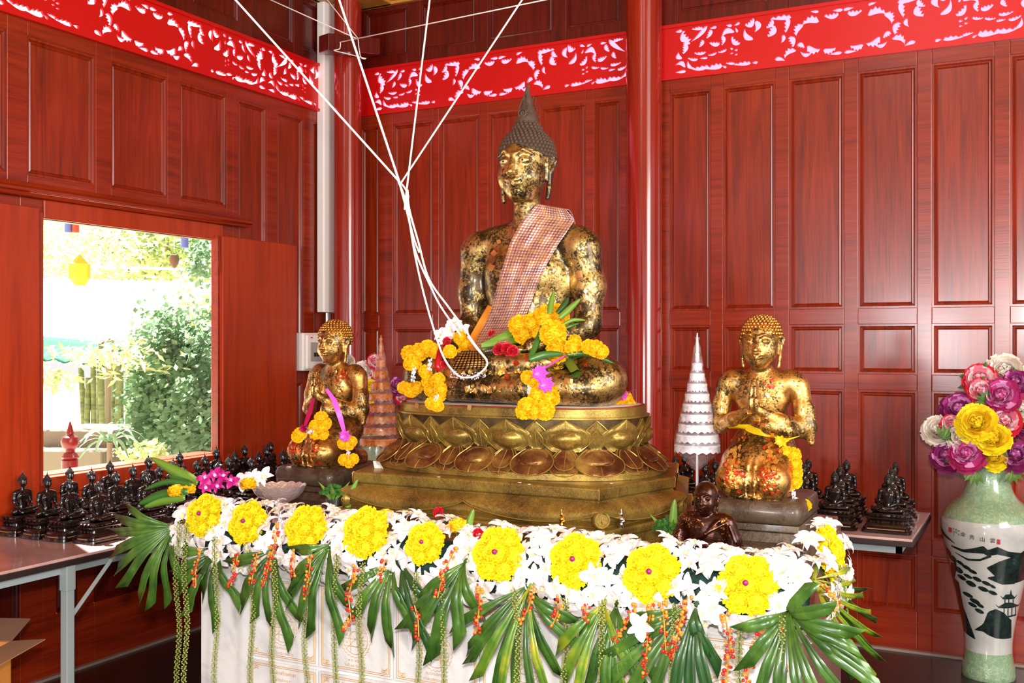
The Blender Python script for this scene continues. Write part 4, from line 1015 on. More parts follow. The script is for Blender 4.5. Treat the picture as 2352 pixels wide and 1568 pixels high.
# ================================================================ BEADED SASH ON THE STATUE
vb = body.data; bvh = BVHTree.FromPolygons([v.co.copy() for v in vb.vertices], [tuple(p.vertices) for p in vb.polygons])
BO = Vector((BX, BY, BZ))
def on_body(px, py, off=0.006, fb=None):
    """point on the seated statue under an image position, lifted off its surface"""
    r = ray(px, py); dn = r.normalized(); hit, n, i, d = bvh.ray_cast(CAM-BO, dn)
    if hit is None: return (fb if fb is not None else ony(px, py, -2.20))
    return hit+BO+n*off*0.6-dn*off*0.5
m = MT('beaded_cloth')
tc = m.t.nodes.new('ShaderNodeTexCoord'); mp = m.t.nodes.new('ShaderNodeMapping'); m.l(tc.outputs['UV'], mp.inputs['Vector'])
vo = m.n('ShaderNodeTexVoronoi', Scale=1.0, Randomness=0.0); m.l(mp.outputs['Vector'], vo.inputs['Vector'])
dd = m.ramp(vo.outputs['Distance'], [(0.30, (1, 1, 1)), (0.44, (0, 0, 0))])
bw = m.t.nodes.new('ShaderNodeRGBToBW'); m.l(dd, bw.inputs[0])
ns = m.noise(mp.outputs['Vector'], 3.0, 2, 0.7)
silver = m.mix(ns, srgb('a494a4'), srgb('f4ecf8'))
gapc = m.mix(m.ramp(m.noise(mp.outputs['Vector'], 0.35, 2), [(0.4, (0, 0, 0)), (0.6, (1, 1, 1))]), srgb('8a3c14'), srgb('b8701a'))
m.bump(m.math('SUBTRACT', 1.0, vo.outputs['Distance']), 0.8, 0.003)
beaded = m.set(Base__Color=m.mix(bw.outputs[0], gapc, silver), Metallic=m.math('MULTIPLY', bw.outputs[0], 0.55), Roughness=0.28)
orange_cloth = plain('orange_cloth', 'f0962a', 0.7)
sash = empty('beaded_sash', (0, 0, 0), 0, 'silver beaded sash with orange lining draped diagonally across the large seated statue', 'sash')
Lp = [(1232, 470), (1198, 508), (1172, 556), (1156, 610), (1143, 655), (1131, 705), (1118, 738), (1097, 775), (1086, 812)]
Rp = [(1300, 482), (1320, 505), (1283, 560), (1258, 602), (1236, 650), (1220, 694), (1203, 735), (1181, 768), (1158, 800)]
def resample(P, n):
    P = [Vector(p) for p in P]; L = [0]
    for a_, c_ in zip(P, P[1:]): L.append(L[-1]+(c_-a_).length)
    out = []
    for i in range(n):
        t = L[-1]*i/(n-1); k = 0
        while k < len(P)-2 and L[k+1] < t: k += 1
        out.append(P[k].lerp(P[k+1], (t-L[k])/(L[k+1]-L[k])))
    return out
def drape(Lp, Rp, nu, nv, off, uvs, name, mat, parent, thick=0.004, fall=None):
    A = resample(Lp, nu); B = resample(Rp, nu); G = []
    for i in range(nu):
        row = []
        for j in range(nv+1):
            p = A[i].lerp(B[i], j/nv); q = on_body(p.x, p.y, off, Vector((9, 9, 9))); row.append(q)
        G.append(row)
    # fill misses and pull deep outliers forward with neighbours (cloth spans hollows)
    dep = np.array([[(q-CAM).dot(FW) if q.x < 8 else np.nan for q in r] for r in G])
    for it in range(60):
        pad = np.pad(dep, 1, mode='edge'); nb = np.nanmean(np.stack([pad[:-2, 1:-1], pad[2:, 1:-1], pad[1:-1, :-2], pad[1:-1, 2:]]), 0)
        dep = np.where(np.isnan(dep), nb, np.minimum(dep, np.where(np.isnan(nb), dep, nb+0.0008)))
    b = MB(); P = []
    for i in range(nu):
        row = []
        for j in range(nv+1):
            p = A[i].lerp(B[i], j/nv); d = dep[i][j]-(0.0025*math.sin(j*0.9+i*0.12)); row.append(at(p.x, p.y, d))
        P.append(row)
    if fall: P = fall(P)
    b.grid(P); me = b.mesh(name, mat, 180); uv = me.uv_layers.new(name='UVMap')
    W = nv+1
    for pl in me.polygons:
        for li, vi in zip(pl.loop_indices, pl.vertices): uv.data[li].uv = ((vi % W)/nv*uvs[0], (vi//W)/(len(P)-1)*uvs[1])
    o = link(name, me, parent); s_ = o.modifiers.new('thickness', 'SOLIDIFY'); s_.thickness = thick; s_.offset = 0; return o
def over_shoulder(P):       # continue the cloth over and behind the shoulder
    top = []
    for k in range(10, 0, -1):
        t = k/10; row = []
        for j, q in enumerate(P[0]):
            u = j/(len(P[0])-1); row.append(Vector((q.x-0.01*t, q.y+0.13*t, q.z+0.012*math.sin(t*PI)-0.07*t*t)))
        top.append(row)
    return top+P
drape(Lp, Rp, 60, 22, 0.012, (15, 62), 'beaded_band', beaded, sash, fall=over_shoulder)
drape([(1121, 700), (1100, 735), (1080, 770), (1074, 800)], [(1135, 705), (1122, 742), (1100, 780), (1092, 812)], 20, 5, 0.008, (1, 1), 'lining', orange_cloth, sash)
m = MT('bronze_beads'); tc = m.t.nodes.new('ShaderNodeTexCoord'); vo = m.n('ShaderNodeTexVoronoi', Scale=1.0, Randomness=0.0); m.l(tc.outputs['UV'], vo.inputs['Vector'])
dd = m.ramp(vo.outputs['Distance'], [(0.28, (1, 1, 1)), (0.42, (0, 0, 0))]); m.bump(m.math('SUBTRACT', 1.0, vo.outputs['Distance']), 0.8, 0.003)
bbeads = m.set(Base__Color=m.mix(dd, srgb('2a1408'), srgb('c09048')), Metallic=0.6, Roughness=0.3)
drape([(1060, 806), (1045, 830), (1034, 850)], [(1110, 806), (1118, 825), (1118, 846)], 24, 12, 0.018, (9, 8), 'bronze_bead_tail', bbeads, sash)
silver_bead = plain('silver_beads', 'e8e0ea', 0.2, 0.7)
b = MB(); rnd = random.Random(5)
for i in range(90):
    t = rnd.random(); px = 1036+80*t; py = 848+rnd.random()*20+6*math.sin(PI*t); q = on_body(px, py, 0.008); b.ball(q, 0.0030, 5)
b.build('silver_bead_fringe', silver_bead, sash)
# ---- small gold leaf squares stuck on
leaf_gold = plain('loose_gold_leaf', 'f2c878', 0.28, 0.85); leaf_red = plain('red_gold_leaf', 'b84020', 0.3, 0.5)
gl = empty('gold_leaf', (0, 0, 0), 0, 'loose squares of bright gold leaf pressed on the chest, arms and legs of the large statue', 'gold leaf')
gl['kind'] = 'stuff'
def flake(b, px, py, s_, crinkle=False, seed=0):
    rn = random.Random(seed+int(px*7+py)); a0 = rn.uniform(0, 90); P = []
    for i in range(4):
        row = []
        for j in range(4):
            x = (i-1.5)/3*s_; y = (j-1.5)/3*s_; c_, s2 = math.cos(R(a0)), math.sin(R(a0))
            row.append(on_body(px+x*c_-y*s2, py+x*s2+y*c_, 0.0025+(rn.uniform(0, 0.006) if crinkle else 0)))
        P.append(row)
    if max((p-P[0][0]).length for r in P for p in r) < 0.09: b.grid(P)
b = MB()
for (px, py, s_) in ((1128, 614, 14), (1135, 582, 12), (1146, 555, 9), (1320, 602, 13), (1331, 630, 15), (1334, 655, 15), (1345, 668, 8), (1160, 880, 0)):
    if s_: flake(b, px, py, s_)
for (px, py, s_) in ((1075, 893, 13), (1112, 892, 15), (1125, 896, 12), (1092, 897, 10), (1188, 852, 12), (1152, 850, 22), (1176, 888, 9), (1195, 888, 9), (1305, 880, 20), (1200, 700, 10), (1230, 690, 14), (1215, 640, 12), (1320, 830, 14)): flake(b, px, py, s_, True)
for i in range(26): flake(b, rnd.uniform(1060, 1200), rnd.uniform(845, 858) if i % 2 else rnd.uniform(886, 898), rnd.uniform(5, 9), True, i)
o = b.build('bright_flakes', leaf_gold, gl, smooth=0); o['kind'] = 'stuff'
b = MB()
for (px, py, s_) in ((1076, 706, 30), (1318, 527, 30), (1310, 520, 14), (1165, 866, 12), (1215, 822, 16), (1185, 834, 12), (1345, 838, 10)): flake(b, px, py, s_, True)
o = b.build('red_flakes', leaf_red, gl, smooth=0); o['kind'] = 'stuff'
# ================================================================ FLOWER MESHES
marigold_o = plain('marigold_orange', 'ffcc04', 0.7); marigold_y = plain('marigold_yellow', 'f4dc00', 0.7)
orchid_white = plain('orchid_white', 'fbf2f2', 0.5, 0.0, Subsurface__Weight=0.0); orchid_lip = plain('orchid_cream_lip', 'e6e0b4', 0.5)
orchid_purple = plain('orchid_magenta', 'b8147a', 0.45); orchid_pale = plain('orchid_pale_pink', 'f0b8e4', 0.5)
bud_purple = plain('purple_bud', '98206c', 0.4)
jasmine_white = plain('jasmine_white', 'e8e8ea', 0.6)
m = MT('palm_green'); v = m.coord('Object'); a = m.noise(v, 12, 4, 0.6)
c = m.ramp(a, [(0.3, srgb('264818')), (0.55, srgb('466c26')), (0.8, srgb('6c9238'))]); palm_green = m.set(Base__Color=c, Roughness=0.28, Coat__Weight=0.3, Coat__Roughness=0.15)
m = MT('palm_yellowing'); v = m.coord('Object'); a = m.noise(v, 8, 4, 0.6)
c = m.ramp(a, [(0.3, srgb('3a6a20')), (0.5, srgb('6f8f2a')), (0.72, srgb('c8b81c'))]); palm_yel = m.set(Base__Color=c, Roughness=0.3, Coat__Weight=0.3)
leaf_green = plain('pandan_green', '3a6b2a', 0.35, 0.0, Coat__Weight=0.3); leaf_light = plain('fresh_leaf_green', '6a9030', 0.35, 0.0, Coat__Weight=0.3)
leaf_deep = plain('deep_leaf_green', '2a5022', 0.35, 0.0, Coat__Weight=0.3)
berry_green = plain('green_berries', '9aa04e', 0.5); berry_stem = plain('green_stem', '5c6a2c', 0.5)
berry_red = plain('red_berries', 'cc2c1c', 0.35); berry_orange = plain('orange_berries', 'e89030', 0.3)
def ruffle_mesh(name, mats, rows, r, flat, pet_w, seed=1, cup=0.5, mi=None):
    """ball of ruffled petals: rows of (elevation deg, count, petal length factor)"""
    b = MB(); rn = random.Random(seed)
    for ri, (el, n, lf) in enumerate(rows):
        for i in range(n):
            a = 2*PI*(i+0.5*(ri % 2)+rn.uniform(-.15, .15))/n; e_ = R(el+rn.uniform(-6, 6))
            d = Vector((math.cos(e_)*math.cos(a), math.cos(e_)*math.sin(a), math.sin(e_)*flat)); t = Vector((-math.sin(a), math.cos(a), 0))
            up = Vector((-math.sin(e_)*math.cos(a), -math.sin(e_)*math.sin(a), math.cos(e_))); L = r*lf*rn.uniform(0.9, 1.08); w_ = r*pet_w*rn.uniform(0.85, 1.15)
            b0 = d*L*0.45; m1 = d*L*0.80+up*cup*r*0.10; tp = d*L+up*cup*r*0.22
            k = (mi(ri, rn) if mi else 0)
            vs = [b0-t*w_*0.3, b0+t*w_*0.3, m1+t*w_*0.55, m1-t*w_*0.55, tp+t*w_*0.45+up*r*0.03, tp-up*r*0.02, tp-t*w_*0.45+up*r*0.03]
            b.add(vs, [(0, 1, 2, 3), (3, 2, 4, 5), (3, 5, 6)], m=k)
    return b.mesh(name, mats, 180)
MR = [(-12, 13, 1.0), (3, 14, 1.02), (18, 14, 1.0), (33, 13, 0.98), (48, 11, 0.95), (62, 8, 0.92), (75, 5, 0.9), (88, 3, 0.85)]
def pompom(name, mat, r, flat, N, pw, zmin, seed):
    """fluffy marigold head: many small notched petals spread evenly over a flattened ball"""
    b = MB(); rn = random.Random(seed)
    for i in range(N):
        z = 1-(1-zmin)*(i+0.5)/N; q = math.sqrt(max(0, 1-z*z)); a = i*2.39996+rn.uniform(-.2, .2)
        d = Vector((q*math.cos(a), q*math.sin(a), z)); t = Vector((-math.sin(a), math.cos(a), 0)); u = d.cross(t); sp_ = rn.uniform(-1, 1); t2 = (t*math.cos(sp_)+u*math.sin(sp_)); n2 = d.cross(t2)
        R_ = r*rn.uniform(0.90, 1.06); w_ = r*pw*rn.uniform(0.8, 1.2); S_ = lambda v: Vector((v.x, v.y, v.z*flat))
        c0 = d*R_*0.72; c1 = d*R_*0.93+n2*r*0.05; c2 = d*R_+n2*r*0.13
        b.add([S_(c0-t2*w_*.5), S_(c0+t2*w_*.5), S_(c1+t2*w_), S_(c1-t2*w_), S_(c2+t2*w_*.9+d*r*.03), S_(c2), S_(c2-t2*w_*.9+d*r*.03)], [(0, 1, 2, 3), (3, 2, 4, 5), (3, 5, 6)])
    b.ball((0, 0, 0), (r*0.74, r*0.74, r*0.74*flat), 12)
    return b.mesh(name, mat, 180)
mgo = pompom('marigold', marigold_o, 0.032, 0.8, 190, 0.15, -0.75, 1)
mgy = pompom('marigold', marigold_y, 0.040, 0.45, 170, 0.14, -0.1, 2)
PR = [(-40, 10, 1.0), (-22, 12, 1.04), (-6, 13, 1.02), (8, 13, 1.0), (20, 13, 0.97), (32, 12, 0.92), (44, 11, 0.88), (56, 9, 0.84), (68, 7, 0.8), (80, 5, 0.76), (88, 3, 0.72)]
def peony(name, c1, c2, c3, seed):
    ms = [plain(name+'_a', c1, 0.6), plain(name+'_b', c2, 0.6), plain(name+'_c', c3, 0.6)]
    return ruffle_mesh('petals', ms, PR, 0.07, 0.85, 0.46, seed, 1.2, lambda ri, rn: 0 if ri < 4 else (1 if rn.random() < 0.55 else 2))
def orchid(name, mp_, ml, seed):
    b = MB(); rn = random.Random(seed)
    for i, (ang, L, W) in enumerate(((90, 0.043, 0.021), (18, 0.046, 0.034), (162, 0.046, 0.034), (-52, 0.043, 0.022), (232, 0.043, 0.022))):
        a = R(ang+rn.uniform(-7, 7)); d = Vector((math.cos(a), math.sin(a), 0)); t = Vector((-d.y, d.x, 0)); P = []
        bend = rn.uniform(-0.25, 0.35)
        for k in range(6):
            s_ = k/5; w_ = W*0.5*math.sin(PI*(0.10+0.86*s_)**0.9)**0.8; z = 0.012*math.sin(s_*2.4)*(1+bend)-0.018*s_*s_*(0.5+bend)
            c0 = d*L*s_; P.append([c0-t*w_+Vector((0, 0, z+0.004*s_)), c0+Vector((0, 0, z)), c0+t*w_+Vector((0, 0, z+0.004*s_))])
        b.grid(P, m=0)
    P = []
    for k in range(5):
        s_ = k/4; w_ = 0.009*math.sin(PI*(0.2+0.7*s_)); P.append([Vector((-w_, -0.022*s_, 0.016-0.004*s_)), Vector((0, -0.024*s_, 0.009-0.006*s_)), Vector((w_, -0.022*s_, 0.016-0.004*s_))])
    b.grid(P, m=1); b.ball((0, 0.001, 0.010), (0.0035, 0.0045, 0.006), 6, 1)
    b.tube([(0, 0, 0), (0, -0.004, -0.015), (0, -0.006, -0.030)], 0.0016, 4, 0)
    return b.mesh(name, [mp_, ml], 180)
ORW = [orchid('petals', orchid_white, orchid_lip, s_) for s_ in (1, 2, 3, 4)]
ORP = [orchid('petals', orchid_purple, orchid_pale, s_) for s_ in (5, 6)]
def orient(n, spin=0.0):      # +z of the mesh -> n
    q = Vector(n).normalized().to_track_quat('Z', 'Y'); return (q.to_matrix() @ Matrix.Rotation(spin, 3, 'Z')).to_euler()

# ================================================================ GARLAND ALONG THE ALTAR FRONT
m = MT('dark_floral_foam'); v = m.coord('Object'); a = m.noise(v, 60, 3); floral = m.set(Base__Color=m.ramp(a, [(0.3, srgb('0e2a24')), (0.7, srgb('2a5248'))]), Roughness=0.8)
b = MB(); AX0, AX1 = 1.36, 3.60; AY, AZc = -2.755, 0.855; ring = []
for x in (AX0, AX1+0.02): ring.append([Vector((x, AY-0.075*math.cos(R(a_)), AZc+0.012+0.075*math.sin(R(a_)))) for a_ in range(-80, 141, 20)]+[Vector((x, AY+0.04, AZc-0.002)), Vector((x, AY-0.007, AZc-0.002)), Vector((x, AY-0.007, AZc-0.06))])
b.loft(ring); o = recalc(b.build('floral_foam', floral, None, smooth=40)); tag(o, 'long dark green floral foam roll along the front edge of the altar under the flowers', 'floral foam')
ORD = ['leftmost', 'second from the left', 'third from the left', 'fourth from the left', 'fifth from the left', 'sixth from the left', 'seventh from the left', 'eighth from the left', 'rightmost front']
dpx = [(468, 1183, 0.95), (569, 1200, 0.95), (703, 1213, 1.0), (840, 1222, 1.05), (976, 1248, 0.85), (1145, 1272, 1.05), (1322, 1288, 1.0), (1497, 1317, 1.03), (1717, 1343, 1.02)]
discs = []
def yellow_disc(loc, n, s_, label, bud=True, k=6):
    e = empty('marigold_disc', loc, 0, label, 'flower arrangement', 'yellow marigold discs on the altar garland'); e.rotation_euler = orient(n, len(discs)*0.7); e.scale = (s_, s_, s_)
    for i in range(k): a = 2*PI*i/k; link('marigold', mgy, e, (0.044*math.cos(a), 0.044*math.sin(a), 0.0), (0.15*math.sin(a*3), 0, a), (1.05, 1.05, 0.95))
    link('marigold', mgy, e, (0, 0, 0.010))
    if bud: q = MB(); q.ball((0, 0, 0.030), (0.0085, 0.0085, 0.010), 10); q.build('bud', bud_purple, e)
    return e
for i, (px, py, s_) in enumerate(dpx):
    c_ = ony(px, py, -2.862); discs.append(c_); yellow_disc(c_, (0.05, -1, 0.42), s_, 'yellow marigold disc with purple bud centre, %s on altar garland' % ORD[i] if i not in (2, 3) else 'round disc of yellow marigolds, %s on altar garland' % ORD[i], i not in (2, 3))
sd = Vector((3.655, -2.60, 0.985)); yellow_disc(sd, (1, -0.25, 0.3), 1.0, 'disc of yellow marigolds seen edge-on at the right end of the garland', False)
rnd = random.Random(11)
NAMES = ['first', 'second', 'third', 'fourth', 'fifth', 'sixth', 'seventh', 'eighth', 'ninth']
def put_orchid(p, n, sec, s_=1.0):
    e = link('white_orchid', rnd.choice(ORW), None, p, orient(n, rnd.uniform(0, 6.28)), (s_, s_, s_))
    if sec == 'side': tag(e, 'white orchid bloom around the edge-on marigold disc at the right end of the garland', 'orchid', 'white orchids at the right end')
    else: tag(e, 'white orchid bloom beside the %s yellow marigold disc from the left' % NAMES[sec], 'orchid', 'white orchids by the %s disc from the left' % NAMES[sec])
nx = 57
for i in range(nx):
    x = AX0+(AX1-AX0)*i/(nx-1)
    for k, ph in enumerate((-34, -12, 14, 40, 64, 86)):
        if k == 0 and (i*7) % 3 == 0: continue
        xx = x+rnd.uniform(-.014, .014)+(0.027 if k % 2 else 0); f = R(ph+rnd.uniform(-8, 8)); rr = 0.112+rnd.uniform(-.012, .014)
        p = Vector((xx, AY-rr*math.cos(f), AZc+0.020+rr*math.sin(f)*1.1)); di = min(range(9), key=lambda q: (p-discs[q]).length); dd_ = (p-discs[di]).length
        if dd_ < 0.076*dpx[di][2]: continue
        n = Vector((rnd.uniform(-.5, .5), -math.cos(f), math.sin(f)+rnd.uniform(-.3, .3))); put_orchid(p, n, di, rnd.uniform(0.85, 1.12))
for i in range(7):
    for ph in (-30, 5, 40, 75):
        y = -2.78+0.055*i; f = R(ph+rnd.uniform(-8, 8)); p = Vector((3.60+0.085*math.cos(f), y+rnd.uniform(-.015, .015), AZc+0.05+0.14*math.sin(f)))
        if (p-sd).length < 0.075: continue
        put_orchid(p, (math.cos(f), rnd.uniform(-.6, .3), math.sin(f)), 'side', rnd.uniform(0.85, 1.05))

# ---- palm fans
def fan(cpx, tips, label, yp=-2.845, w_=0.034, mat=None, dtip=0.05, zt=None):
    c_ = ony(cpx[0], cpx[1], yp); b = MB(); rn = random.Random(int(cpx[0]))
    for (tx, ty) in tips:
        t = ony(tx, ty, yp-dtip*rn.uniform(0.3, 1.0)) if zt is None else at(tx, ty, zt); L = (t-c_).length; d = (t-c_).normalized(); sd_ = d.cross(Vector((0, -1, 0)));
        if sd_.length < 0.1: sd_ = Vector((0, 0, 1))
        sd_.normalize(); nn = sd_.cross(d).normalized(); P = []
        if nn.y > 0: nn = -nn
        W = w_*rn.uniform(0.85, 1.15); cut = rn.choice((-1, 1))*W*0.8
        for k in range(9):
            s_ = k/8; hw = W*0.42*min(1, 0.06+s_*1.5); off = nn*(0.035*math.sin(PI*s_)*rn.uniform(0.9, 1.1)); c0 = c_+d*L*s_+off
            e_ = cut if k == 8 else 0
            P.append([c0-sd_*hw+nn*hw*0.35+d*max(0, -e_)*1.4, c0-nn*hw*0.10+d*abs(e_)*0.7, c0+sd_*hw+nn*hw*0.35+d*max(0, e_)*1.4])
        b.grid(P)
    b.tube([c_, c_+Vector((0, 0.05, 0.03))], 0.005, 6)
    o = b.build('palm_leaf', mat or palm_green, None, smooth=30); s_ = o.modifiers.new('thickness', 'SOLIDIFY'); s_.thickness = 0.0012
    return tag(o, label, 'palm leaf', 'cut fan palm leaves hanging from the altar garland')
fan((402, 1208), [(300, 1165), (282, 1192), (276, 1222), (272, 1262), (278, 1300), (290, 1338), (325, 1366), (352, 1378), (390, 1372), (430, 1350)], 'fan palm leaf spreading to the left off the left altar corner', w_=0.040)
fan((505, 1262), [(414, 1262), (412, 1310), (416, 1352), (436, 1398), (500, 1425), (470, 1350), (548, 1370)], 'fan palm leaf hanging under the first two yellow discs at left', w_=0.040)
fan((632, 1262), [(562, 1376), (590, 1410), (622, 1425), (668, 1462), (690, 1415), (545, 1290)], 'fan palm leaf hanging under the second yellow disc', w_=0.042, yp=-2.86)
fan((758, 1250), [(690, 1262), (678, 1330), (668, 1368), (690, 1416), (718, 1442), (786, 1448), (800, 1385)], 'fan palm leaf hanging under the third yellow disc', w_=0.040, yp=-2.875)
fan((905, 1292), [(795, 1350), (822, 1408), (855, 1440), (898, 1472), (840, 1325), (945, 1420)], 'fan palm leaf hanging under the fourth yellow disc', w_=0.040)
fan((925, 1285), [(992, 1486), (960, 1430), (1005, 1390)], 'dark fan palm leaf hanging left of the fifth yellow disc', w_=0.044, yp=-2.855, mat=leaf_deep)
fan((1068, 1290), [(936, 1432), (956, 1458), (1000, 1495), (1060, 1450), (975, 1370), (1100, 1400)], 'fan palm leaf hanging right of the fifth yellow disc', w_=0.046, yp=-2.87)
fan((1210, 1345), [(1050, 1432), (1082, 1482), (1085, 1512), (1135, 1600), (1187, 1640), (1235, 1640), (1282, 1538), (1330, 1480), (1310, 1420)], 'large fan palm leaf hanging under the sixth yellow disc', w_=0.036, yp=-2.88)
fan((1215, 1350), [(1102, 1545), (1150, 1590), (1262, 1600)], 'yellowing palm leaf hanging among the green blades under the sixth disc', w_=0.034, yp=-2.90, mat=palm_yel)
fan((1388, 1385), [(1290, 1478), (1300, 1552), (1325, 1600), (1405, 1640), (1440, 1600), (1475, 1560), (1340, 1440)], 'fan palm leaf hanging under the seventh yellow disc', w_=0.034, yp=-2.88, mat=palm_yel)
fan((1415, 1388), [(1395, 1620), (1425, 1610), (1480, 1590), (1500, 1540), (1360, 1560)], 'green fan palm leaf hanging right of the seventh yellow disc', w_=0.036, yp=-2.87)
fan((1580, 1392), [(1400, 1500), (1372, 1588), (1440, 1600), (1500, 1600), (1470, 1470), (1460, 1420)], 'fan palm leaf sweeping down to the left under the eighth yellow disc', w_=0.038, yp=-2.88)
fan((1598, 1392), [(1545, 1620), (1590, 1640), (1640, 1620), (1648, 1520), (1612, 1470)], 'dark fan palm leaf hanging between the last two front discs', w_=0.040, yp=-2.89, mat=leaf_deep)
fan((1812, 1402), [(1712, 1440), (1720, 1520), (1742, 1600), (1790, 1640), (1850, 1640), (1900, 1640), (1960, 1620), (2012, 1570), (1990, 1535), (1955, 1480), (1950, 1450), (1905, 1395), (1862, 1345)], 'very large fan palm leaf spreading under the right altar corner', w_=0.040, yp=-2.90, dtip=0.10)
fan((1868, 1330), [(1942, 1300), (1958, 1328), (1976, 1362), (1995, 1402), (2014, 1458), (2022, 1512), (2006, 1548), (1965, 1520)], 'narrow yellowing palm leaf jutting out past the right altar corner', w_=0.020, zt=3.05, mat=palm_yel, yp=-2.72)
fan((1880, 1300), [(1935, 1284), (1950, 1302), (1990, 1350), (2010, 1420), (2000, 1490), (1955, 1555)], 'narrow green palm leaf jutting out behind the right altar corner', w_=0.024, zt=3.25, yp=-2.60)

# ---- hanging strands of green berries
def strand_mesh(L, seed, r=0.0042):
    rn = random.Random(seed); st = MB(); bb = MB(); n = int(L/0.0088); pts = []
    for i in range(n+1): pts.append(Vector((0.006*math.sin(i*0.13+seed), 0.004*math.cos(i*0.1), -L*i/n)))
    st.tube(pts[::4]+[pts[-1]], 0.0016, 4)
    for i in range(1, n):
        for k in range(3):
            a = i*1.3+k*2.09; o_ = Vector((math.cos(a), math.sin(a), 0.2)).normalized(); c_ = pts[i]+o_*0.0085*rn.uniform(0.8, 1.1); bb.ball(c_, (r*0.9, r*0.9, r*0.8), 5)
    return st.mesh('stem', berry_stem, 60), bb.mesh('berries', berry_green, 180)
SM = [strand_mesh(0.98, s_) for s_ in (1, 2, 3)]
for k, (px, py, yp, L) in enumerate(((408, 1195, -2.90, 0.80), (426, 1200, -2.91, 0.90), (496, 1230, -2.91, 0.98), (577, 1262, -2.90, 0.98), (628, 1250, -2.92, 0.98), (703, 1290, -2.90, 0.98), (770, 1270, -2.92, 0.98), (828, 1290, -2.91, 0.98), (958, 1310, -2.90, 0.98), (1018, 1315, -2.92, 0.98), (1186, 1350, -2.94, 0.98), (1298, 1370, -2.91, 0.98), (1382, 1375, -2.93, 0.98), (1546, 1385, -2.92, 0.98), (1702, 1430, -2.93, 0.98), (1794, 1410, -2.95, 0.98))):
    p = ony(px, py, yp); e = empty('berry_strand', p, k*0.9, 'long hanging strand of tiny green berries, number %d' % (k+1), 'berry strand', 'green berry strands hanging down the altar front'); e.scale = (1, 1, min(1, L/0.98, (p.z-0.03)/0.98))
    s_, b_ = SM[k % 3]; link('stem', s_, e); o = link('berries', b_, e); o['kind'] = 'stuff'
STL = ['outermost at the left corner', 'thicker one at the left corner', 'under the first disc', 'left of two under the second disc', 'right of two under the second disc', 'left of the third disc centre', 'under the third disc', 'left of the fourth disc centre', 'left of the fifth disc', 'right of the fifth disc', 'right of the sixth disc', 'left of the seventh disc', 'right of the seventh disc', 'between the eighth and ninth discs', 'left part of the ninth disc', 'at the right corner']
for o in [o for o in COL.objects if o.name.startswith('berry_strand')]:
    k = int(o['label'].split()[-1])-1; o['label'] = 'long hanging strand of tiny green berries, '+STL[k]
# ---- sprigs of red and orange berries
def sprig(pts, yp, label, red=0.5, dens=1.0):
    P = [ony(a_, b_, yp-0.006*i) for i, (a_, b_) in enumerate(pts)]; Q = []
    for a_, c_ in zip(P, P[1:]):
        n = max(2, int((c_-a_).length/0.010))
        for i in range(n): Q.append(a_.lerp(c_, i/n))
    Q.append(P[-1]); rn = random.Random(int(pts[0][0])); org = Q[0]
    e = empty('berry_sprig', org, 0, label, 'berry sprig', 'red and orange berry sprigs on the altar garland')
    b = MB(); b.tube([q-org for q in Q], 0.0022, 5); b.build('stem', berry_orange, e)
    b = MB()
    for i, q in enumerate(Q):
        for k in range(rn.choice((1, 2, 3))):
            a = rn.uniform(0, 6.28); r = rn.uniform(0.0042, 0.0066); red_ = rn.random() < red*(0.5+i/len(Q)); b.ball(q-org+Vector((math.cos(a)*0.0105, -abs(math.sin(a))*0.009, rn.uniform(-.005, .005))), r, 6, 1 if red_ else 0)
    o = b.build('berries', [berry_orange, berry_red], e, smooth=180); o['kind'] = 'stuff'
SPR = [([(462, 1262), (448, 1310), (450, 1345)], 'under the first yellow disc'), ([(548, 1268), (538, 1310), (530, 1345)], 'left of the second disc'), ([(590, 1270), (582, 1310), (578, 1340)], 'under the second disc'),
       ([(640, 1200), (628, 1260), (605, 1345)], 'longest, right of the second disc'), ([(672, 1265), (676, 1320)], 'short, left of the third disc'), ([(715, 1275), (708, 1330), (702, 1370)], 'left of the third palm leaf'),
       ([(818, 1300), (800, 1370), (806, 1420), (792, 1446)], 'under the fourth disc'), ([(885, 1285), (872, 1330)], 'short, right of the fourth disc'), ([(1048, 1255), (1020, 1310), (1005, 1372)], 'right of the fifth disc'),
       ([(952, 1390), (960, 1420), (962, 1462)], 'low on the plaques under the fifth disc'), ([(1103, 1345), (1100, 1400), (1095, 1450)], 'under the left edge of the sixth disc'), ([(1228, 1345), (1212, 1400), (1195, 1430)], 'dense, right of the sixth disc'),
       ([(1288, 1370), (1280, 1410), (1266, 1440)], 'left of the seventh disc'), ([(1347, 1390), (1345, 1424)], 'short, under the seventh disc'), ([(1460, 1390), (1440, 1430), (1412, 1470)], 'left of the eighth disc'),
       ([(1497, 1385), (1488, 1450), (1482, 1550)], 'long, under the eighth disc'), ([(1522, 1380), (1526, 1440), (1530, 1505)], 'right part of the eighth disc'), ([(1580, 1370), (1562, 1430), (1545, 1510)], 'between the last two front discs'),
       ([(1665, 1410), (1678, 1480), (1668, 1568)], 'left part of the ninth disc'), ([(1752, 1435), (1730, 1500), (1712, 1575)], 'thin, under the ninth disc'), ([(1786, 1420), (1796, 1490), (1798, 1575)], 'at the right altar corner'), ([(1895, 1340), (1915, 1370), (1925, 1400)], 'at the right end of the garland')]
for pts, lb in SPR: sprig(pts, -2.925, 'sprig of red and orange berries, '+lb, 0.5)

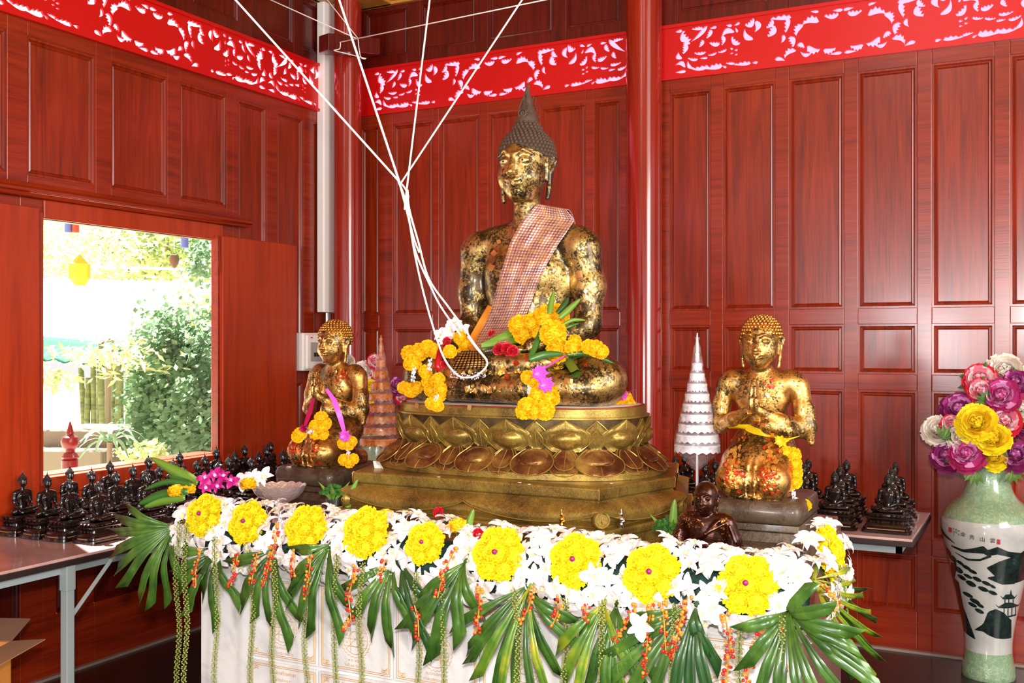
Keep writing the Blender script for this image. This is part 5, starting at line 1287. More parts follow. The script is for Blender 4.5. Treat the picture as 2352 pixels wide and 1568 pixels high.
# ---- left end: blades, purple orchids
def blade(b, pts, w_, depths=None, taper=True):
    P3 = [at(x, y, d) for x, y, d in pts]; n = len(P3); P = []
    Q = []
    for i in range(13):
        t = i/12*(n-1); k = min(int(t), n-2); f = t-k
        p0 = P3[max(k-1, 0)]; p1 = P3[k]; p2 = P3[k+1]; p3 = P3[min(k+2, n-1)]
        Q.append(0.5*((2*p1)+(p2-p0)*f+(2*p0-5*p1+4*p2-p3)*f*f+(3*p1-p0-3*p2+p3)*f**3))
    for i, q in enumerate(Q):
        s_ = i/12; d = (Q[min(i+1, 12)]-Q[max(i-1, 0)]).normalized(); sd_ = d.cross((q-CAM).normalized()).normalized(); nn = sd_.cross(d)
        hw = w_*0.5*(math.sin(PI*(0.12+0.88*s_))**0.7+0.02 if taper else 1); P.append([q-sd_*hw+nn*hw*0.25, q, q+sd_*hw+nn*hw*0.25])
    b.grid(P)
for k, (pts, w_, mt, lb) in enumerate((
    ([(455, 1108, 3.95), (410, 1085, 3.98), (345, 1050, 4.02)], 0.040, leaf_light, 'long green blade leaf pointing up left beside the purple orchids'),
    ([(440, 1112, 3.95), (400, 1095, 3.98), (392, 1084, 4.0)], 0.030, leaf_green, 'short green blade leaf under the long one by the purple orchids'),
    ([(440, 1112, 3.92), (385, 1106, 3.95), (330, 1125, 3.98)], 0.022, leaf_green, 'thin curved blade leaf arching left over the black statues'),
    ([(430, 1128, 3.90), (370, 1138, 3.93), (318, 1158, 3.95)], 0.040, leaf_green, 'broad green blade leaf lying left of the first yellow disc'),
    ([(425, 1142, 3.90), (370, 1150, 3.93), (330, 1165, 3.95)], 0.034, leaf_light, 'lowest of the green blade leaves left of the first disc'))):
    b = MB(); blade(b, pts, w_); o = b.build('blade_leaf', mt, None, smooth=60); o.modifiers.new('t', 'SOLIDIFY').thickness = 0.001; tag(o, lb, 'leaf', 'green blade leaves at the left end of the garland')
for k, (px, py) in enumerate(((470, 1100), (494, 1090), (512, 1094), (500, 1116), (474, 1118), (532, 1106))):
    p = at(px, py, 3.93+0.01*k); o = link('purple_orchid', ORP[k % 2], None, p, orient((0.5+rnd.uniform(-.5, .5), -1, 0.4+rnd.uniform(-.4, .4)), rnd.uniform(0, 6)), (0.72,)*3); tag(o, 'magenta and white orchid bloom at the left end of the altar garland', 'orchid', 'magenta orchids at the left end')
for k, (px, py) in enumerate(((583, 1098), (605, 1095), (560, 1106))):
    p = at(px, py, 4.10); o = link('white_orchid', ORW[k], None, p, orient((0.3, -1, 0.6), k)); tag(o, 'faded white orchid bloom behind the silver tray at left', 'orchid', 'faded orchids by the tray')
mo = mgo
for k, (px, py, d, lb) in enumerate(((405, 1128, 3.92, 'orange marigold head lying at the left end among the blade leaves'), (430, 1122, 3.95, 'orange marigold head beside the purple orchids at left'), (570, 1112, 4.05, 'yellow marigold head left of the silver tray'), (1052, 1208, 3.36, 'orange marigold head behind the orchids between fifth and sixth discs'), (885, 1186, 3.55, 'orange marigold head behind the orchids left of the fifth disc'))):
    o = link('marigold', mo, None, at(px, py, d)); tag(o, lb, 'marigold')
# base cushion for those: small leaf pad
# ---- silver tray (footed)
m = MT('embossed_silver'); v = m.coord('Object'); vo = m.n('ShaderNodeTexVoronoi', Scale=90.0); m.l(v, vo.inputs['Vector']); m.bump(vo.outputs['Distance'], 0.6, 0.003); silver_m = m.set(Base__Color=srgb('e2d4d2'), Metallic=0.7, Roughness=0.3)
tp_ = Vector((1.515, -2.47, AZ)); e = empty('footed_tray', tp_, 0, 'footed silver tray with a scalloped rim on the left front of the altar', 'tray')
n = 72; rings = []
for (r, z, sc_) in ((0.045, 0.0, 0), (0.048, 0.006, 0), (0.030, 0.03, 0), (0.018, 0.07, 0), (0.020, 0.10, 0), (0.045, 0.118, 0.0), (0.078, 0.135, 0.3), (0.096, 0.155, 0.8), (0.106, 0.178, 1), (0.103, 0.178, 1), (0.090, 0.155, 0.8), (0.070, 0.140, 0.3), (0.02, 0.128, 0)):
    rings.append([Vector((r*(1+0.02*sc_*abs(math.sin(8*a_)))*math.cos(a_), r*(1+0.02*sc_*abs(math.sin(8*a_)))*math.sin(a_), z+0.007*sc_*abs(math.sin(8*a_)))) for a_ in [2*PI*i/n for i in range(n)]])
b = MB(); b.loft(rings); recalc(b.build('tray', silver_m, e, smooth=60))
# ---- folded pandan leaf roses in foil
def leaf_rose(p, r, label, zb=AZ):
    e = empty('leaf_bouquet', (p.x, p.y, zb), 0, label, 'leaf bouquet'); b = MB(); rn = random.Random(int(p.x*100)); h = p.z-zb
    for i in range(30):
        a = rn.uniform(0, 6.28); rr = r*1.05*math.sqrt(rn.random()); c_ = Vector((rr*math.cos(a), rr*math.sin(a), h-r*0.3+math.sqrt(max(0, r*r*1.1-rr*rr))*rn.uniform(0.2, 1.0)))
        P = []
        for k in range(14):
            t = k/13; th = t*5*PI; q = r*0.10+r*0.26*t; P.append([c_+Vector((q*math.cos(th), q*math.sin(th), -r*0.1*t)), c_+Vector((q*1.15*math.cos(th), q*1.15*math.sin(th), r*0.22-r*0.1*t))])
        b.grid(P)
    b.build('leaf_roses', leaf_green, e, smooth=60)
    b = MB()
    for i in range(6): a = i*1.05; b.add([(0, 0, h-r), (r*.8*math.cos(a)-.01, r*.8*math.sin(a), h), (r*1.7*math.cos(a), r*1.7*math.sin(a), h+r*0.9*(i % 2)), (r*.8*math.cos(a)+.01, r*.8*math.sin(a)+.01, h)], [(0, 1, 2, 3)])
    b.build('leaf_collar', leaf_light, e, smooth=0)
    b = MB(); b.lathe([(r*.3, 0), (r*.45, 0.0), (r*.35, h*.5), (r*.75, h-r*.6), (r*.65, h-r*.6)], 16); b.build('foil_cup', plain('blue_foil', '8ca8b8', 0.2, 0.9), e)
leaf_rose(at(765, 1130, 4.02), 0.042, 'bouquet of folded green leaf roses in front of the left kneeling statue')
leaf_rose(at(1537, 1208, 3.42), 0.040, 'bouquet of folded green leaf roses beside the monk statue at the right')
for (px0, py0, px1, py1, d, lb) in ((800, 1145, 822, 1100, 4.0, 'green leaf blade standing beside the left leaf bouquet'), (1546, 1190, 1550, 1145, 3.40, 'pointed green leaf blade standing over the right leaf bouquet'), (1075, 1215, 1088, 1168, 3.37, 'pointed green leaf blade standing before the pedestal centre')):
    b = MB(); blade(b, [(px0, py0+40, d), (px0, py0, d), (px1, py1, d)], 0.026); o = b.build('blade_leaf', leaf_light, None, smooth=60); o.modifiers.new('t', 'SOLIDIFY').thickness = 0.001; tag(o, lb, 'leaf')
# ---- tiny figurines on the pedestal ledge
gold_bright = plain('bright_gold', 'e0a040', 0.2, 1.0); silver_bright = plain('bright_silver', 'd8d4e0', 0.15, 1.0)
for (px, mt, lb) in ((1290, gold_bright, 'tiny gold figurine standing on the pedestal ledge'), (1427, silver_bright, 'tiny silver figurine standing on the pedestal ledge right of the corner')):
    e = empty('figurine', (0, 0, 0), 0, lb, 'figurine')
    if px < 1373: p = ony(px, 1198, PY-0.415-0.060); p.z = 0.85+0.113
    else:
        a_ = hexring(0.060, 0.113)[1]; c_ = hexring(0.060, 0.113)[2]; t = 0.20; p = a_.lerp(c_, t)+Vector((PX, PY, 0.85))
    p.z = 0.85+0.1125; e.location = p
    b = MB(); b.lathe([(0.011, 0), (0.011, 0.005), (0.008, 0.007), (0.008, 0.012), (0.006, 0.016), (0.009, 0.024), (0.008, 0.032), (0.0035, 0.037), (0.005, 0.041), (0.005, 0.047), (0.002, 0.052), (0.0008, 0.062)], 12); b.build('figure', mt, e, smooth=50)
    b = MB(); b.tube([(0.009, 0, 0.030), (0.012, -0.005, 0.022), (0.004, -0.010, 0.018)], 0.0018, 5); b.build('arm', mt, e)
# ================================================================ GARLANDS HUNG ON THE STATUES
ribbon_red = plain('red_satin', 'b81020', 0.3)
def garland(name, heads, label, extra=None, fb=-2.22, group=None, r=1.0, off=0.02, body_hit=True):
    """heads: (px, py, size[, depth]); heads of one garland are its marigold parts"""
    pts = []
    for hd in heads:
        px, py, s_ = hd[:3]; p = at(px, py, hd[3]) if len(hd) > 3 else (on_body(px, py, off+0.012*s_, ony(px, py, fb)))
        pts.append(p)
    e = empty(name, pts[0], 0, label, 'garland', group); o0 = pts[0]
    for i, (p, hd) in enumerate(zip(pts, heads)):
        d = (CAM-p).normalized(); rn = random.Random(i*7+int(hd[0])); n = d+Vector((rn.uniform(-.5, .5), rn.uniform(-.3, .3), rn.uniform(-.3, .5)))
        o = link('marigold', mgo, e, p-o0, orient(n, i), (hd[2],)*3)
    if extra: extra(e, o0, pts)
    return e
def jasmine(e, o0, pts3, r=0.006):
    b = MB(); b.tube([p-o0 for p in pts3], 0.002, 4)
    for a_, c_ in zip(pts3, pts3[1:]):
        n = max(2, int((c_-a_).length/0.011))
        for i in range(n+1):
            q = a_.lerp(c_, i/n)-o0
            for k in range(4): a = k*PI/2+i; b.ball(q+Vector((math.cos(a)*r, math.sin(a)*r, -0.002*k)), (r*0.6, r*0.6, r), 5)
    b.build('jasmine_buds', jasmine_white, e, smooth=180)
D0 = 3.86
def at0(px, py, d=D0): return at(px, py, d)
garland('marigold_garland', [(958, 838, 1.1), (948, 822, 1.0), (962, 806, 1.0), (982, 800, 1.05), (1000, 806, 0.95), (950, 840, 0.8), (970, 822, 1.0)], 'orange marigold garland looped over the right knee of the large seated statue',
        lambda e, o, p: (jasmine(e, o, [at0(951, 845, 3.80), at0(948, 872, 3.80)]), jasmine(e, o, [at0(988, 825, 3.78), at0(986, 845, 3.78)])), off=0.03)
garland('marigold_garland', [(936, 886, 0.85), (950, 890, 0.95), (962, 884, 0.8)], 'short marigold crescent hanging lowest at the left knee edge of the large statue', off=0.02)
garland('marigold_garland', [(975, 858, 0.85), (990, 868, 0.9), (1005, 880, 0.9), (1013, 868, 0.9), (1000, 893, 0.9), (1020, 893, 0.8), (1018, 905, 0.8)], 'orange marigold garland hanging beside the red ribbon on the statue lap',
        lambda e, o, p: jasmine(e, o, [at0(1003, 908, 3.76), at0(1000, 920, 3.76)]), off=0.02)
garland('marigold_garland', [(990, 926, 0.7, 3.77), (1003, 930, 0.75, 3.76), (1010, 934, 0.5, 3.76)], 'small marigold tuft hanging over the pedestal rim left of centre')
garland('marigold_garland', [(1050, 782, 0.85), (1058, 790, 0.9), (1052, 805, 0.8), (1040, 818, 0.85)], 'orange marigold garland tucked beside the orange cloth in the statue lap', off=0.03)
garland('marigold_garland', [(1205, 748, 1.40), (1228, 742, 1.34), (1250, 730, 1.59), (1270, 725, 1.52), (1268, 748, 1.65), (1212, 770, 1.34), (1236, 768, 1.34), (1273, 772, 1.59), (1280, 790, 1.46), (1272, 800, 1.22), (1250, 752, 1.22)], 'large cluster of orange marigolds resting on the lap of the large statue',
        off=0.075)
garland('marigold_garland', [(1316, 798, 1.0), (1326, 806, 0.85), (1308, 806, 0.8)], 'small marigold bunch on the left forearm side of the large statue', off=0.06)
garland('marigold_garland', [(1352, 796, 0.9), (1368, 800, 1.0), (1382, 808, 0.85)], 'marigold bunch above the rounded left knee of the large statue', off=0.05)
garland('marigold_garland', [(1212, 866, 0.8, 3.74), (1226, 874, 0.85, 3.74), (1240, 884, 0.8, 3.73)], 'marigold tuft beside the pink star bows on the statue lap')
garland('marigold_garland', [(1262, 900, 1.05, 3.74), (1258, 912, 1.1, 3.73), (1232, 908, 1.0, 3.72), (1210, 934, 1.05, 3.68), (1202, 945, 0.9, 3.68), (1226, 942, 1.0, 3.68), (1252, 942, 1.1, 3.68), (1270, 915, 0.8, 3.73)], 'marigold garland hanging over the pedestal rim under the pink star bows',
        lambda e, o, p: jasmine(e, o, [at(1216, 884, 3.74), at(1216, 900, 3.72)]))
garland('marigold_garland', [(1415, 922, 0.8, 4.02), (1438, 915, 0.85, 4.03), (1443, 930, 0.9, 4.03), (1430, 934, 0.7, 4.02)], 'marigold garland at the right rim of the pedestal beside a pink bow')
garland('marigold_garland', [(1458, 960, 0.75, 4.08), (1460, 968, 0.6, 4.08)], 'single marigold hanging beside the pedestal right edge by the pillar')
# pink bows with ribbon
def bow(px, py, d, r, label, tail=None, mat=None):
    p = at(px, py, d); e = empty('ribbon_bow', p, R(20), label, 'bow'); star_bow('bow', mat or pink_ribbon, e, (0, 0, 0), r, 7)
    if tail:
        q = [at(*t)-p for t in tail]; b = MB(); P = []
        Mi = Matrix.Rotation(-R(20), 3, 'Z')
        for i, a_ in enumerate(q):
            w_ = 0.011*(1 if 0 < i < len(q)-1 else 0.6); a_ = Mi @ a_; P.append([a_+Vector((w_, 0, w_*0.2)), a_, a_-Vector((w_, 0, w_*0.2))])
        b.grid(P).build('ribbon', mat or pink_ribbon, e, smooth=60)
    return e
bow(1240, 856, 3.70, 0.034, 'pink star-shaped ribbon bow, upper one on the statue lap', [(1245, 850, 3.72), (1275, 830, 3.76), (1300, 815, 3.80)])
bow(1254, 882, 3.70, 0.034, 'pink star-shaped ribbon bow, lower one over the pedestal rim', [(1260, 885, 3.71), (1285, 883, 3.74)])
bow(1430, 906, 4.0, 0.024, 'small pink star bow at the right rim of the pedestal', [(1433, 903, 4.0), (1463, 893, 4.02)])
# red ribbon strip and rose buds
b = MB(); P = []
for i, (x, y) in enumerate(((1020, 800), (1017, 818), (1014, 838), (1010, 855))): c_ = on_body(x, y, 0.04, ony(x, y, -2.25)); P.append([c_-RX*0.011, c_, c_+RX*0.011])
o = b.grid(P).build('red_ribbon', ribbon_red, None, smooth=60); tag(o, 'shiny red ribbon strip hanging beside the marigolds on the statue lap', 'ribbon'); o.modifiers.new('t', 'SOLIDIFY').thickness = 0.002
rose_red = plain('rose_red', 'c81228', 0.5)
rose_mesh = ruffle_mesh('petals', rose_red, [(-20, 5, 1), (10, 5, .95), (35, 5, .85), (60, 4, .7), (85, 3, .5)], 0.018, 1.1, 0.9, 9, 1.0)
for k, (px, py, s_, lb) in enumerate(((1150, 806, 1.3, 'red rose bud in the lap of the statue, left of the group of three'), (1166, 812, 1.4, 'red rose bud in the lap of the statue, middle of the group'), (1180, 815, 1.2, 'red rose bud in the lap of the statue, right of the group'), (1140, 768, 1.0, 'red rose petals just above the green leaf roll'), (1026, 792, 1.0, 'red rose bud beside the white orchids on the lap'), (1027, 838, 0.9, 'red rose bud at the end of the red ribbon'))):
    p = on_body(px, py, 0.03, ony(px, py, -2.2)); o = link('rose_bud', rose_mesh, None, p, orient(CAM-p, k), (s_,)*3); tag(o, lb, 'rose')
for k, (px, py) in enumerate(((1012, 768), (1030, 758), (1048, 752), (1022, 782), (1040, 770), (1062, 762))):
    p = on_body(px, py, 0.03, ony(px, py, -2.12)); o = link('white_orchid', ORW[k % 4], None, p, orient((rnd.uniform(-.4, .5), -1, rnd.uniform(-.2, .6)), k*1.3), (0.75,)*3); tag(o, 'white orchid bloom on the right wrist of the large statue under the strings', 'orchid', 'white orchids on the statue wrist')
# green leaf rolls and blades in the lap
def leafroll(px0, py0, px1, py1, r0, r1, off0, off1, label, mt=None):
    p0 = on_body(px0, py0, off0, ony(px0, py0, -2.15)); p1 = on_body(px1, py1, off1, ony(px1, py1, -2.22)); b = MB(); P = []
    d = (p1-p0).normalized(); u = d.cross(FW).normalized(); w_ = d.cross(u)
    for i in range(9):
        t = i/8; c_ = p0.lerp(p1, t); rr = (r0+(r1-r0)*t)*1.25; P.append([c_+(u*math.cos(a)+w_*math.sin(a))*rr*(1+0.10*(k % 3)) for k, a in enumerate([2*PI*q/12 for q in range(13)])])
    b.grid(P); b.grid([P[-1], [q+d*0.02 for q in P[-1][:5]]+[q*1.0 for q in P[-1][5:]]])
    o = b.build('leaf_roll', mt or leaf_light, None, smooth=50); return tag(o, label, 'leaf roll')
leafroll(1192, 764, 1112, 796, 0.015, 0.012, 0.06, 0.06, 'upper rolled green leaf pointing left from the lap marigolds')
leafroll(1205, 783, 1120, 806, 0.011, 0.010, 0.05, 0.05, 'lower rolled green leaf pointing left from the lap marigolds', leaf_light)
leafroll(1252, 768, 1218, 828, 0.010, 0.008, 0.06, 0.05, 'green leaf roll crossing down through the lap marigolds', leaf_green)
leafroll(1296, 800, 1326, 866, 0.014, 0.013, 0.07, 0.05, 'thick rolled green leaf slanting down beside the rounded knee', leaf_light)
leafroll(1330, 830, 1366, 800, 0.010, 0.008, 0.05, 0.05, 'short rolled green leaf under the right marigold bunch', leaf_green)
for pts, w_, mt, lb in (([(1300, 815, 3.80), (1350, 812, 3.80), (1412, 835, 3.83)], 0.018, leaf_green, 'green blade leaf arching over the rounded knee of the statue'),
    ([(1216, 826, 3.72), (1250, 815, 3.74), (1295, 812, 3.78)], 0.028, leaf_green, 'broad green blade leaf behind the upper pink bow'),
    ([(1262, 720, 3.90), (1265, 700, 3.92), (1272, 668, 3.95)], 0.022, leaf_light, 'leftmost green blade leaf standing up in the lap marigolds'),
    ([(1285, 730, 3.90), (1305, 712, 3.92), (1334, 685, 3.95)], 0.024, leaf_light, 'green blade leaf pointing up right above the lap marigolds'),
    ([(1288, 748, 3.88), (1315, 735, 3.90), (1345, 735, 3.92)], 0.014, leaf_light, 'thin green blade leaf pointing right above the lap marigolds'),
    ([(1290, 757, 3.87), (1312, 748, 3.88), (1330, 742, 3.90)], 0.012, leaf_green, 'lowest thin green blade leaf right of the lap marigolds'),
    ([(1280, 718, 3.92), (1296, 700, 3.94), (1306, 682, 3.96)], 0.022, leaf_deep, 'dark green blade leaf between the two tall ones in the lap')):
    b = MB(); blade(b, pts, w_); o = b.build('blade_leaf', mt, None, smooth=60); o.modifiers.new('t', 'SOLIDIFY').thickness = 0.001; tag(o, lb, 'leaf')
# left disciple garlands
DL = 4.20
garland('marigold_garland', [(738, 960, 0.9, DL), (745, 972, 0.9, DL), (736, 985, 0.9, DL-.02), (725, 980, 0.9, DL-.02), (724, 995, 0.8, DL-.02), (742, 996, 0.75, DL-.02), (690, 995, 0.8, DL-.06), (684, 1002, 0.8, DL-.06)], 'marigold garland held in the hands of the left kneeling statue',
        lambda e, o, p: jasmine(e, o, [at(705, 993, DL-.05), at(716, 988, DL-.04)]))
garland('marigold_garland', [(788, 1018, 0.75, DL), (800, 1020, 0.8, DL), (808, 1014, 0.7, DL), (790, 1056, 0.75, DL), (802, 1060, 0.8, DL), (812, 1054, 0.7, DL)], 'marigold garland hanging from a pink ribbon beside the left kneeling statue',
        lambda e, o, p: jasmine(e, o, [at(799, 1030, DL), at(801, 1048, DL)]))
bow(793, 1000, DL-.02, 0.028, 'pink star bow on a long ribbon beside the left kneeling statue', [(792, 998, DL), (782, 960, DL-.02), (768, 920, DL), (750, 893, DL+.04)])
bow(697, 985, DL-.06, 0.020, 'crimson ribbon bow hanging at the arm of the left kneeling statue', [(699, 982, DL-.05), (710, 950, DL-.03), (720, 915, DL)], red_ribbon)
# right disciple garland
DR = 3.52
garland('marigold_garland', [(1806, 1040, 0.75, DR), (1822, 1045, 0.85, DR), (1808, 1058, 0.8, DR), (1824, 1065, 0.85, DR), (1806, 1078, 0.8, DR), (1826, 1085, 0.85, DR), (1808, 1098, 0.8, DR), (1824, 1104, 0.85, DR), (1812, 1112, 0.75, DR), (1830, 1160, 0.75, DR), (1842, 1166, 0.75, DR), (1850, 1160, 0.65, DR), (1836, 1174, 0.6, DR)], 'thick marigold garland hanging from the waist ribbon of the right kneeling statue',
        lambda e, o, p: jasmine(e, o, [at(1820, 1122, DR), at(1828, 1150, DR)]))
# ================================================================ CONE UMBRELLAS IN CLEAR WRAP
m = MT('clear_plastic_wrap'); tr = m.n('ShaderNodeBsdfTransparent', Color=(1, 1, 1, 1)); mx = m.t.nodes.new('ShaderNodeMixShader'); v = m.coord('Object')
fr = m.noise(v, 25, 4, 0.7); fc = m.ramp(fr, [(0.40, (0.04,)*3), (0.8, (0.30,)*3)]); m.l(fc, mx.inputs[0]); m.l(tr.outputs[0], mx.inputs[1]); m.l(m.b.outputs[0], mx.inputs[2]); m.l(mx.outputs[0], m.t.nodes['Material Output'].inputs[0])
m.bump(fr, 0.5, 0.01); wrap = m.set(Base__Color=(0.9, 0.88, 0.9, 1), Roughness=0.08, Coat__Weight=1.0)
def cone_umbrella(x, y, z0, zb, zw, zt, r, mat1, mat2, label, n=9):
    e = empty('tiered_umbrella', (x, y, z0), 0, label, 'umbrella'); b = MB(); b.lathe([(0.012, 0), (0.03, 0.0), (0.03, 0.012), (0.006, 0.02), (0.006, zt-z0-0.01), (0.002, zt-z0+0.03)], 12); b.build('pole', mat2, e)
    for i in range(n):
        t = i/(n-1); z = zw+(zt-zw-0.06)*t-z0; rr = r*0.93*(1-t)**0.9+0.008; h = (zt-zw)/n*0.62; b = MB()
        N = 36; rings = []
        for (f, dz, sc_) in ((0.25, h, 0), (0.97, h*0.75, 0), (1.0, h*0.6, 0), (0.98, 0.008, 0), (1.0, -0.004, 1), (0.94, -0.004, 1), (0.93, h*0.6, 0)): rings.append([Vector((rr*f*math.cos(a), rr*f*math.sin(a), z+dz-0.007*sc_*abs(math.sin(a*9)))) for a in [2*PI*q/N for q in range(N)]])
        b.loft(rings); b.build('umbrella_tier', mat1, e, smooth=40)
    b = MB(); rn = random.Random(3); N = 20; rings = []
    for z, rr in ((zb, 0.010), (zb+(zw-zb)*0.5, r*0.62), (zw-0.005, r*1.02), (zw+0.03, r*1.04), (zw+(zt-zw)*0.35, r*0.70), (zw+(zt-zw)*0.7, r*0.33), (zt-0.02, 0.012), (zt, 0.006), (zt+0.015, 0.010)):
        rings.append([Vector((rr*rn.uniform(0.93, 1.05)*math.cos(a), rr*rn.uniform(0.93, 1.05)*math.sin(a), z-z0)) for a in [2*PI*q/N for q in range(N)]])
    b.loft(rings, cap=False); b.build('plastic_wrap', wrap, e, smooth=25); return e
m = MT('orange_foil'); v = m.coord('Object'); a = m.noise(v, 50, 4, 0.7); orange_foil = m.set(Base__Color=m.ramp(a, [(0.35, srgb('b84a18')), (0.55, srgb('e88a3c')), (0.72, srgb('f4b468'))]), Roughness=0.4, Metallic=0.05)
m = MT('silver_lace'); v = m.coord('Object'); a = m.noise(v, 60, 4, 0.7); silver_lace = m.set(Base__Color=m.ramp(a, [(0.35, srgb('b8b0b6')), (0.65, srgb('f0ecf2'))]), Roughness=0.4, Metallic=0.3)
cone_umbrella(1.475, -1.70, AZ, 0.93, 1.13, 1.60, 0.098, orange_foil, orange_foil, 'orange tiered cone umbrella in clear wrap between left kneeling statue and pedestal')
cone_umbrella(3.105, -2.10, AZ, 1.14, 1.215, 1.60, 0.080, silver_lace, silver_bead, 'silver white tiered cone umbrella in clear wrap right of the pedestal', 10)
# ================================================================ STRINGS
def cord(name, pts, r, label, group=None, cat='string', sag=0.0):
    P = [at(*p) if len(p) == 3 else p for p in pts]; b = MB(); Q = []
    for i in range(len(P)-1):
        p0 = P[max(i-1, 0)]; p1 = P[i]; p2 = P[i+1]; p3 = P[min(i+2, len(P)-1)]; n = 8 if len(P) > 2 else 2
        for k in range(n):
            f = k/n; Q.append(p1.lerp(p2, f) if len(P) == 2 else 0.5*((2*p1)+(p2-p0)*f+(2*p0-5*p1+4*p2-p3)*f*f+(3*p1-p0-3*p2+p3)*f**3))
    Q.append(P[-1]); b.tube(Q, r, 6); o = b.build(name, string_mat, None, smooth=180); return tag(o, label, cat, group)
J = (917, 417, 3.72)
def ext(px0, x1, y1): # extrapolate an image line above the frame to the ceiling
    t = (-600-y1)/(0-y1); return (x1+(px0-x1)*t, -600, 3.94)
sg = 'white sacred strings running up to the ceiling'
cord('sacred_string', [J, ext(541, 917, 417)], 0.0042, 'white sacred string rising leftmost from the knot to the ceiling', sg)
cord('sacred_string', [J, ext(779, 917, 417)], 0.0042, 'white sacred string second from left rising from the knot to the ceiling', sg)
cord('sacred_string', [(936, 440, 3.73), (940, 385, 3.72), ext(987, 940, 385)], 0.0036, 'white sacred string rising almost straight from the knot, third from left', sg)
cord('sacred_string', [(921, 420, 3.72), ext(1199, 921, 420)], 0.0036, 'white sacred string rising rightmost from the knot to the ceiling', sg)
sg2 = 'white sacred strings from the knot down to the statue lap'
cord('sacred_string', [(915, 417, 3.72), (934, 470, 3.72), (950, 570, 3.73), (972, 670, 3.74), (1000, 768, 3.75), (1022, 826, 3.74), (1052, 862, 3.72), (1080, 866, 3.70), (1103, 856, 3.70), (1119, 832, 3.72), (1095, 800, 3.76), (1074, 772, 3.78)], 0.0036, 'white sacred string looping lowest over the beaded tail on the statue lap', sg2)
cord('sacred_string', [(936, 436, 3.73), (940, 480, 3.72), (962, 560, 3.73), (985, 640, 3.74), (1030, 705, 3.76), (1062, 748, 3.79), (1090, 790, 3.80), (1118, 826, 3.76)], 0.0036, 'white sacred string falling rightmost to the statue wrist', sg2)
cord('sacred_string', [(917, 419, 3.72), (938, 500, 3.715), (955, 580, 3.73), (990, 660, 3.74), (1010, 700, 3.76), (1040, 745, 3.79), (1058, 770, 3.80)], 0.0036, 'white sacred string in the middle of the bundle above the lap', sg2)
cord('sacred_string', [(917, 417, 3.72), (930, 432, 3.72), (938, 452, 3.725), (932, 470, 3.72), (950, 545, 3.72), (963, 580, 3.73)], 0.0036, 'short white string twisted round the bundle just below the knot', sg2)
cord('sacred_string', [(1075, 745, 3.82), (1074, 762, 3.81), (1082, 782, 3.80)], 0.0028, 'thin white string end hanging on the orange cloth', sg2)
sg3 = 'thin white strings near the corner pillar'
cord('thin_string', [(600, -10, 6.3), (822, 90, 6.35)], 0.0035, 'thin white string slanting from upper left to the beam stub', sg3)
cord('thin_string', [(780, 97, 6.35), (1270, -4, 5.6)], 0.0035, 'thin white string running right from the beam stub to the ceiling', sg3)
cord('thin_string', [(748, -5, 6.3), (822, 88, 6.35)], 0.0028, 'thin white string dropping steeply beside the conduit top', sg3)
cord('thin_string', [(822, 88, 6.35), (828, 130, 6.35), (839, 134, 6.35), (800, 124, 6.35), (768, 116, 6.3), (780, 112, 6.3), (782, 98, 6.3)], 0.0030, 'thin white string looped round the beam stub', sg3)
# ================================================================ CARDBOARD BOX
card = plain('cardboard', 'b08060', 0.8); card_in = plain('cardboard_inside', '8a6048', 0.85); card_pr = plain('printed_orange_cardboard', 'dc8c3c', 0.7); red_ink = plain('red_print', 'd8604a', 0.7)
bx = Vector((0.42, -3.16, 0)); e = empty('cardboard_box', bx, R(24), 'open cardboard box with orange printed sides on the floor under the left table', 'box')
hx, hy, H = 0.20, 0.17, 0.40
b = MB(); t = 0.005
b.box((-hx, -hy, 0), (hx, -hy+t, H)); b.box((-hx, hy-t, 0), (hx, hy, H)); b.box((-hx, -hy, 0), (-hx+t, hy, H)); b.box((hx-t, -hy, 0), (hx, hy, H)); b.box((-hx, -hy, 0), (hx, hy, t)); b.build('box_body', card_pr, e, smooth=0)
def flap(p0, p1, out, mt):
    b = MB(); p0, p1, out = map(Vector, (p0, p1, out)); n = Vector((0, 0, 0.004)); b.add([p0, p1, p1+out, p0+out, p0+n, p1+n, p1+out+n, p0+out+n], [(0, 3, 2, 1), (4, 5, 6, 7), (0, 1, 5, 4), (1, 2, 6, 5), (2, 3, 7, 6), (3, 0, 4, 7)]); b.build('flap', mt, e, smooth=0)
flap((-hx, -hy, H), (hx, -hy, H), (0, -0.16, 0.015), card); flap((hx, -hy, H), (hx, hy, H), (0.14, 0, 0.01), card); flap((-hx, hy, H), (hx, hy, H), (0, 0.15, 0.05), card_in); flap((-hx, -hy, H), (-hx, hy, H), (-0.15, 0, -0.04), card_in)
for fx in (0, 1):
    b = MB(); rn = random.Random(4)
    for k in range(5):
        z = 0.33-k*0.055; x = -0.14+rn.uniform(0, .05); L = rn.uniform(.10, .22)
        if fx == 0: b.box((x, -hy-0.0008, z), (x+L, -hy-0.0003, z+0.012))
        else: b.box((hx+0.0003, x, z), (hx+0.0008, x+L, z+0.012))
    b.build('printed_lines', red_ink, e, smooth=0)
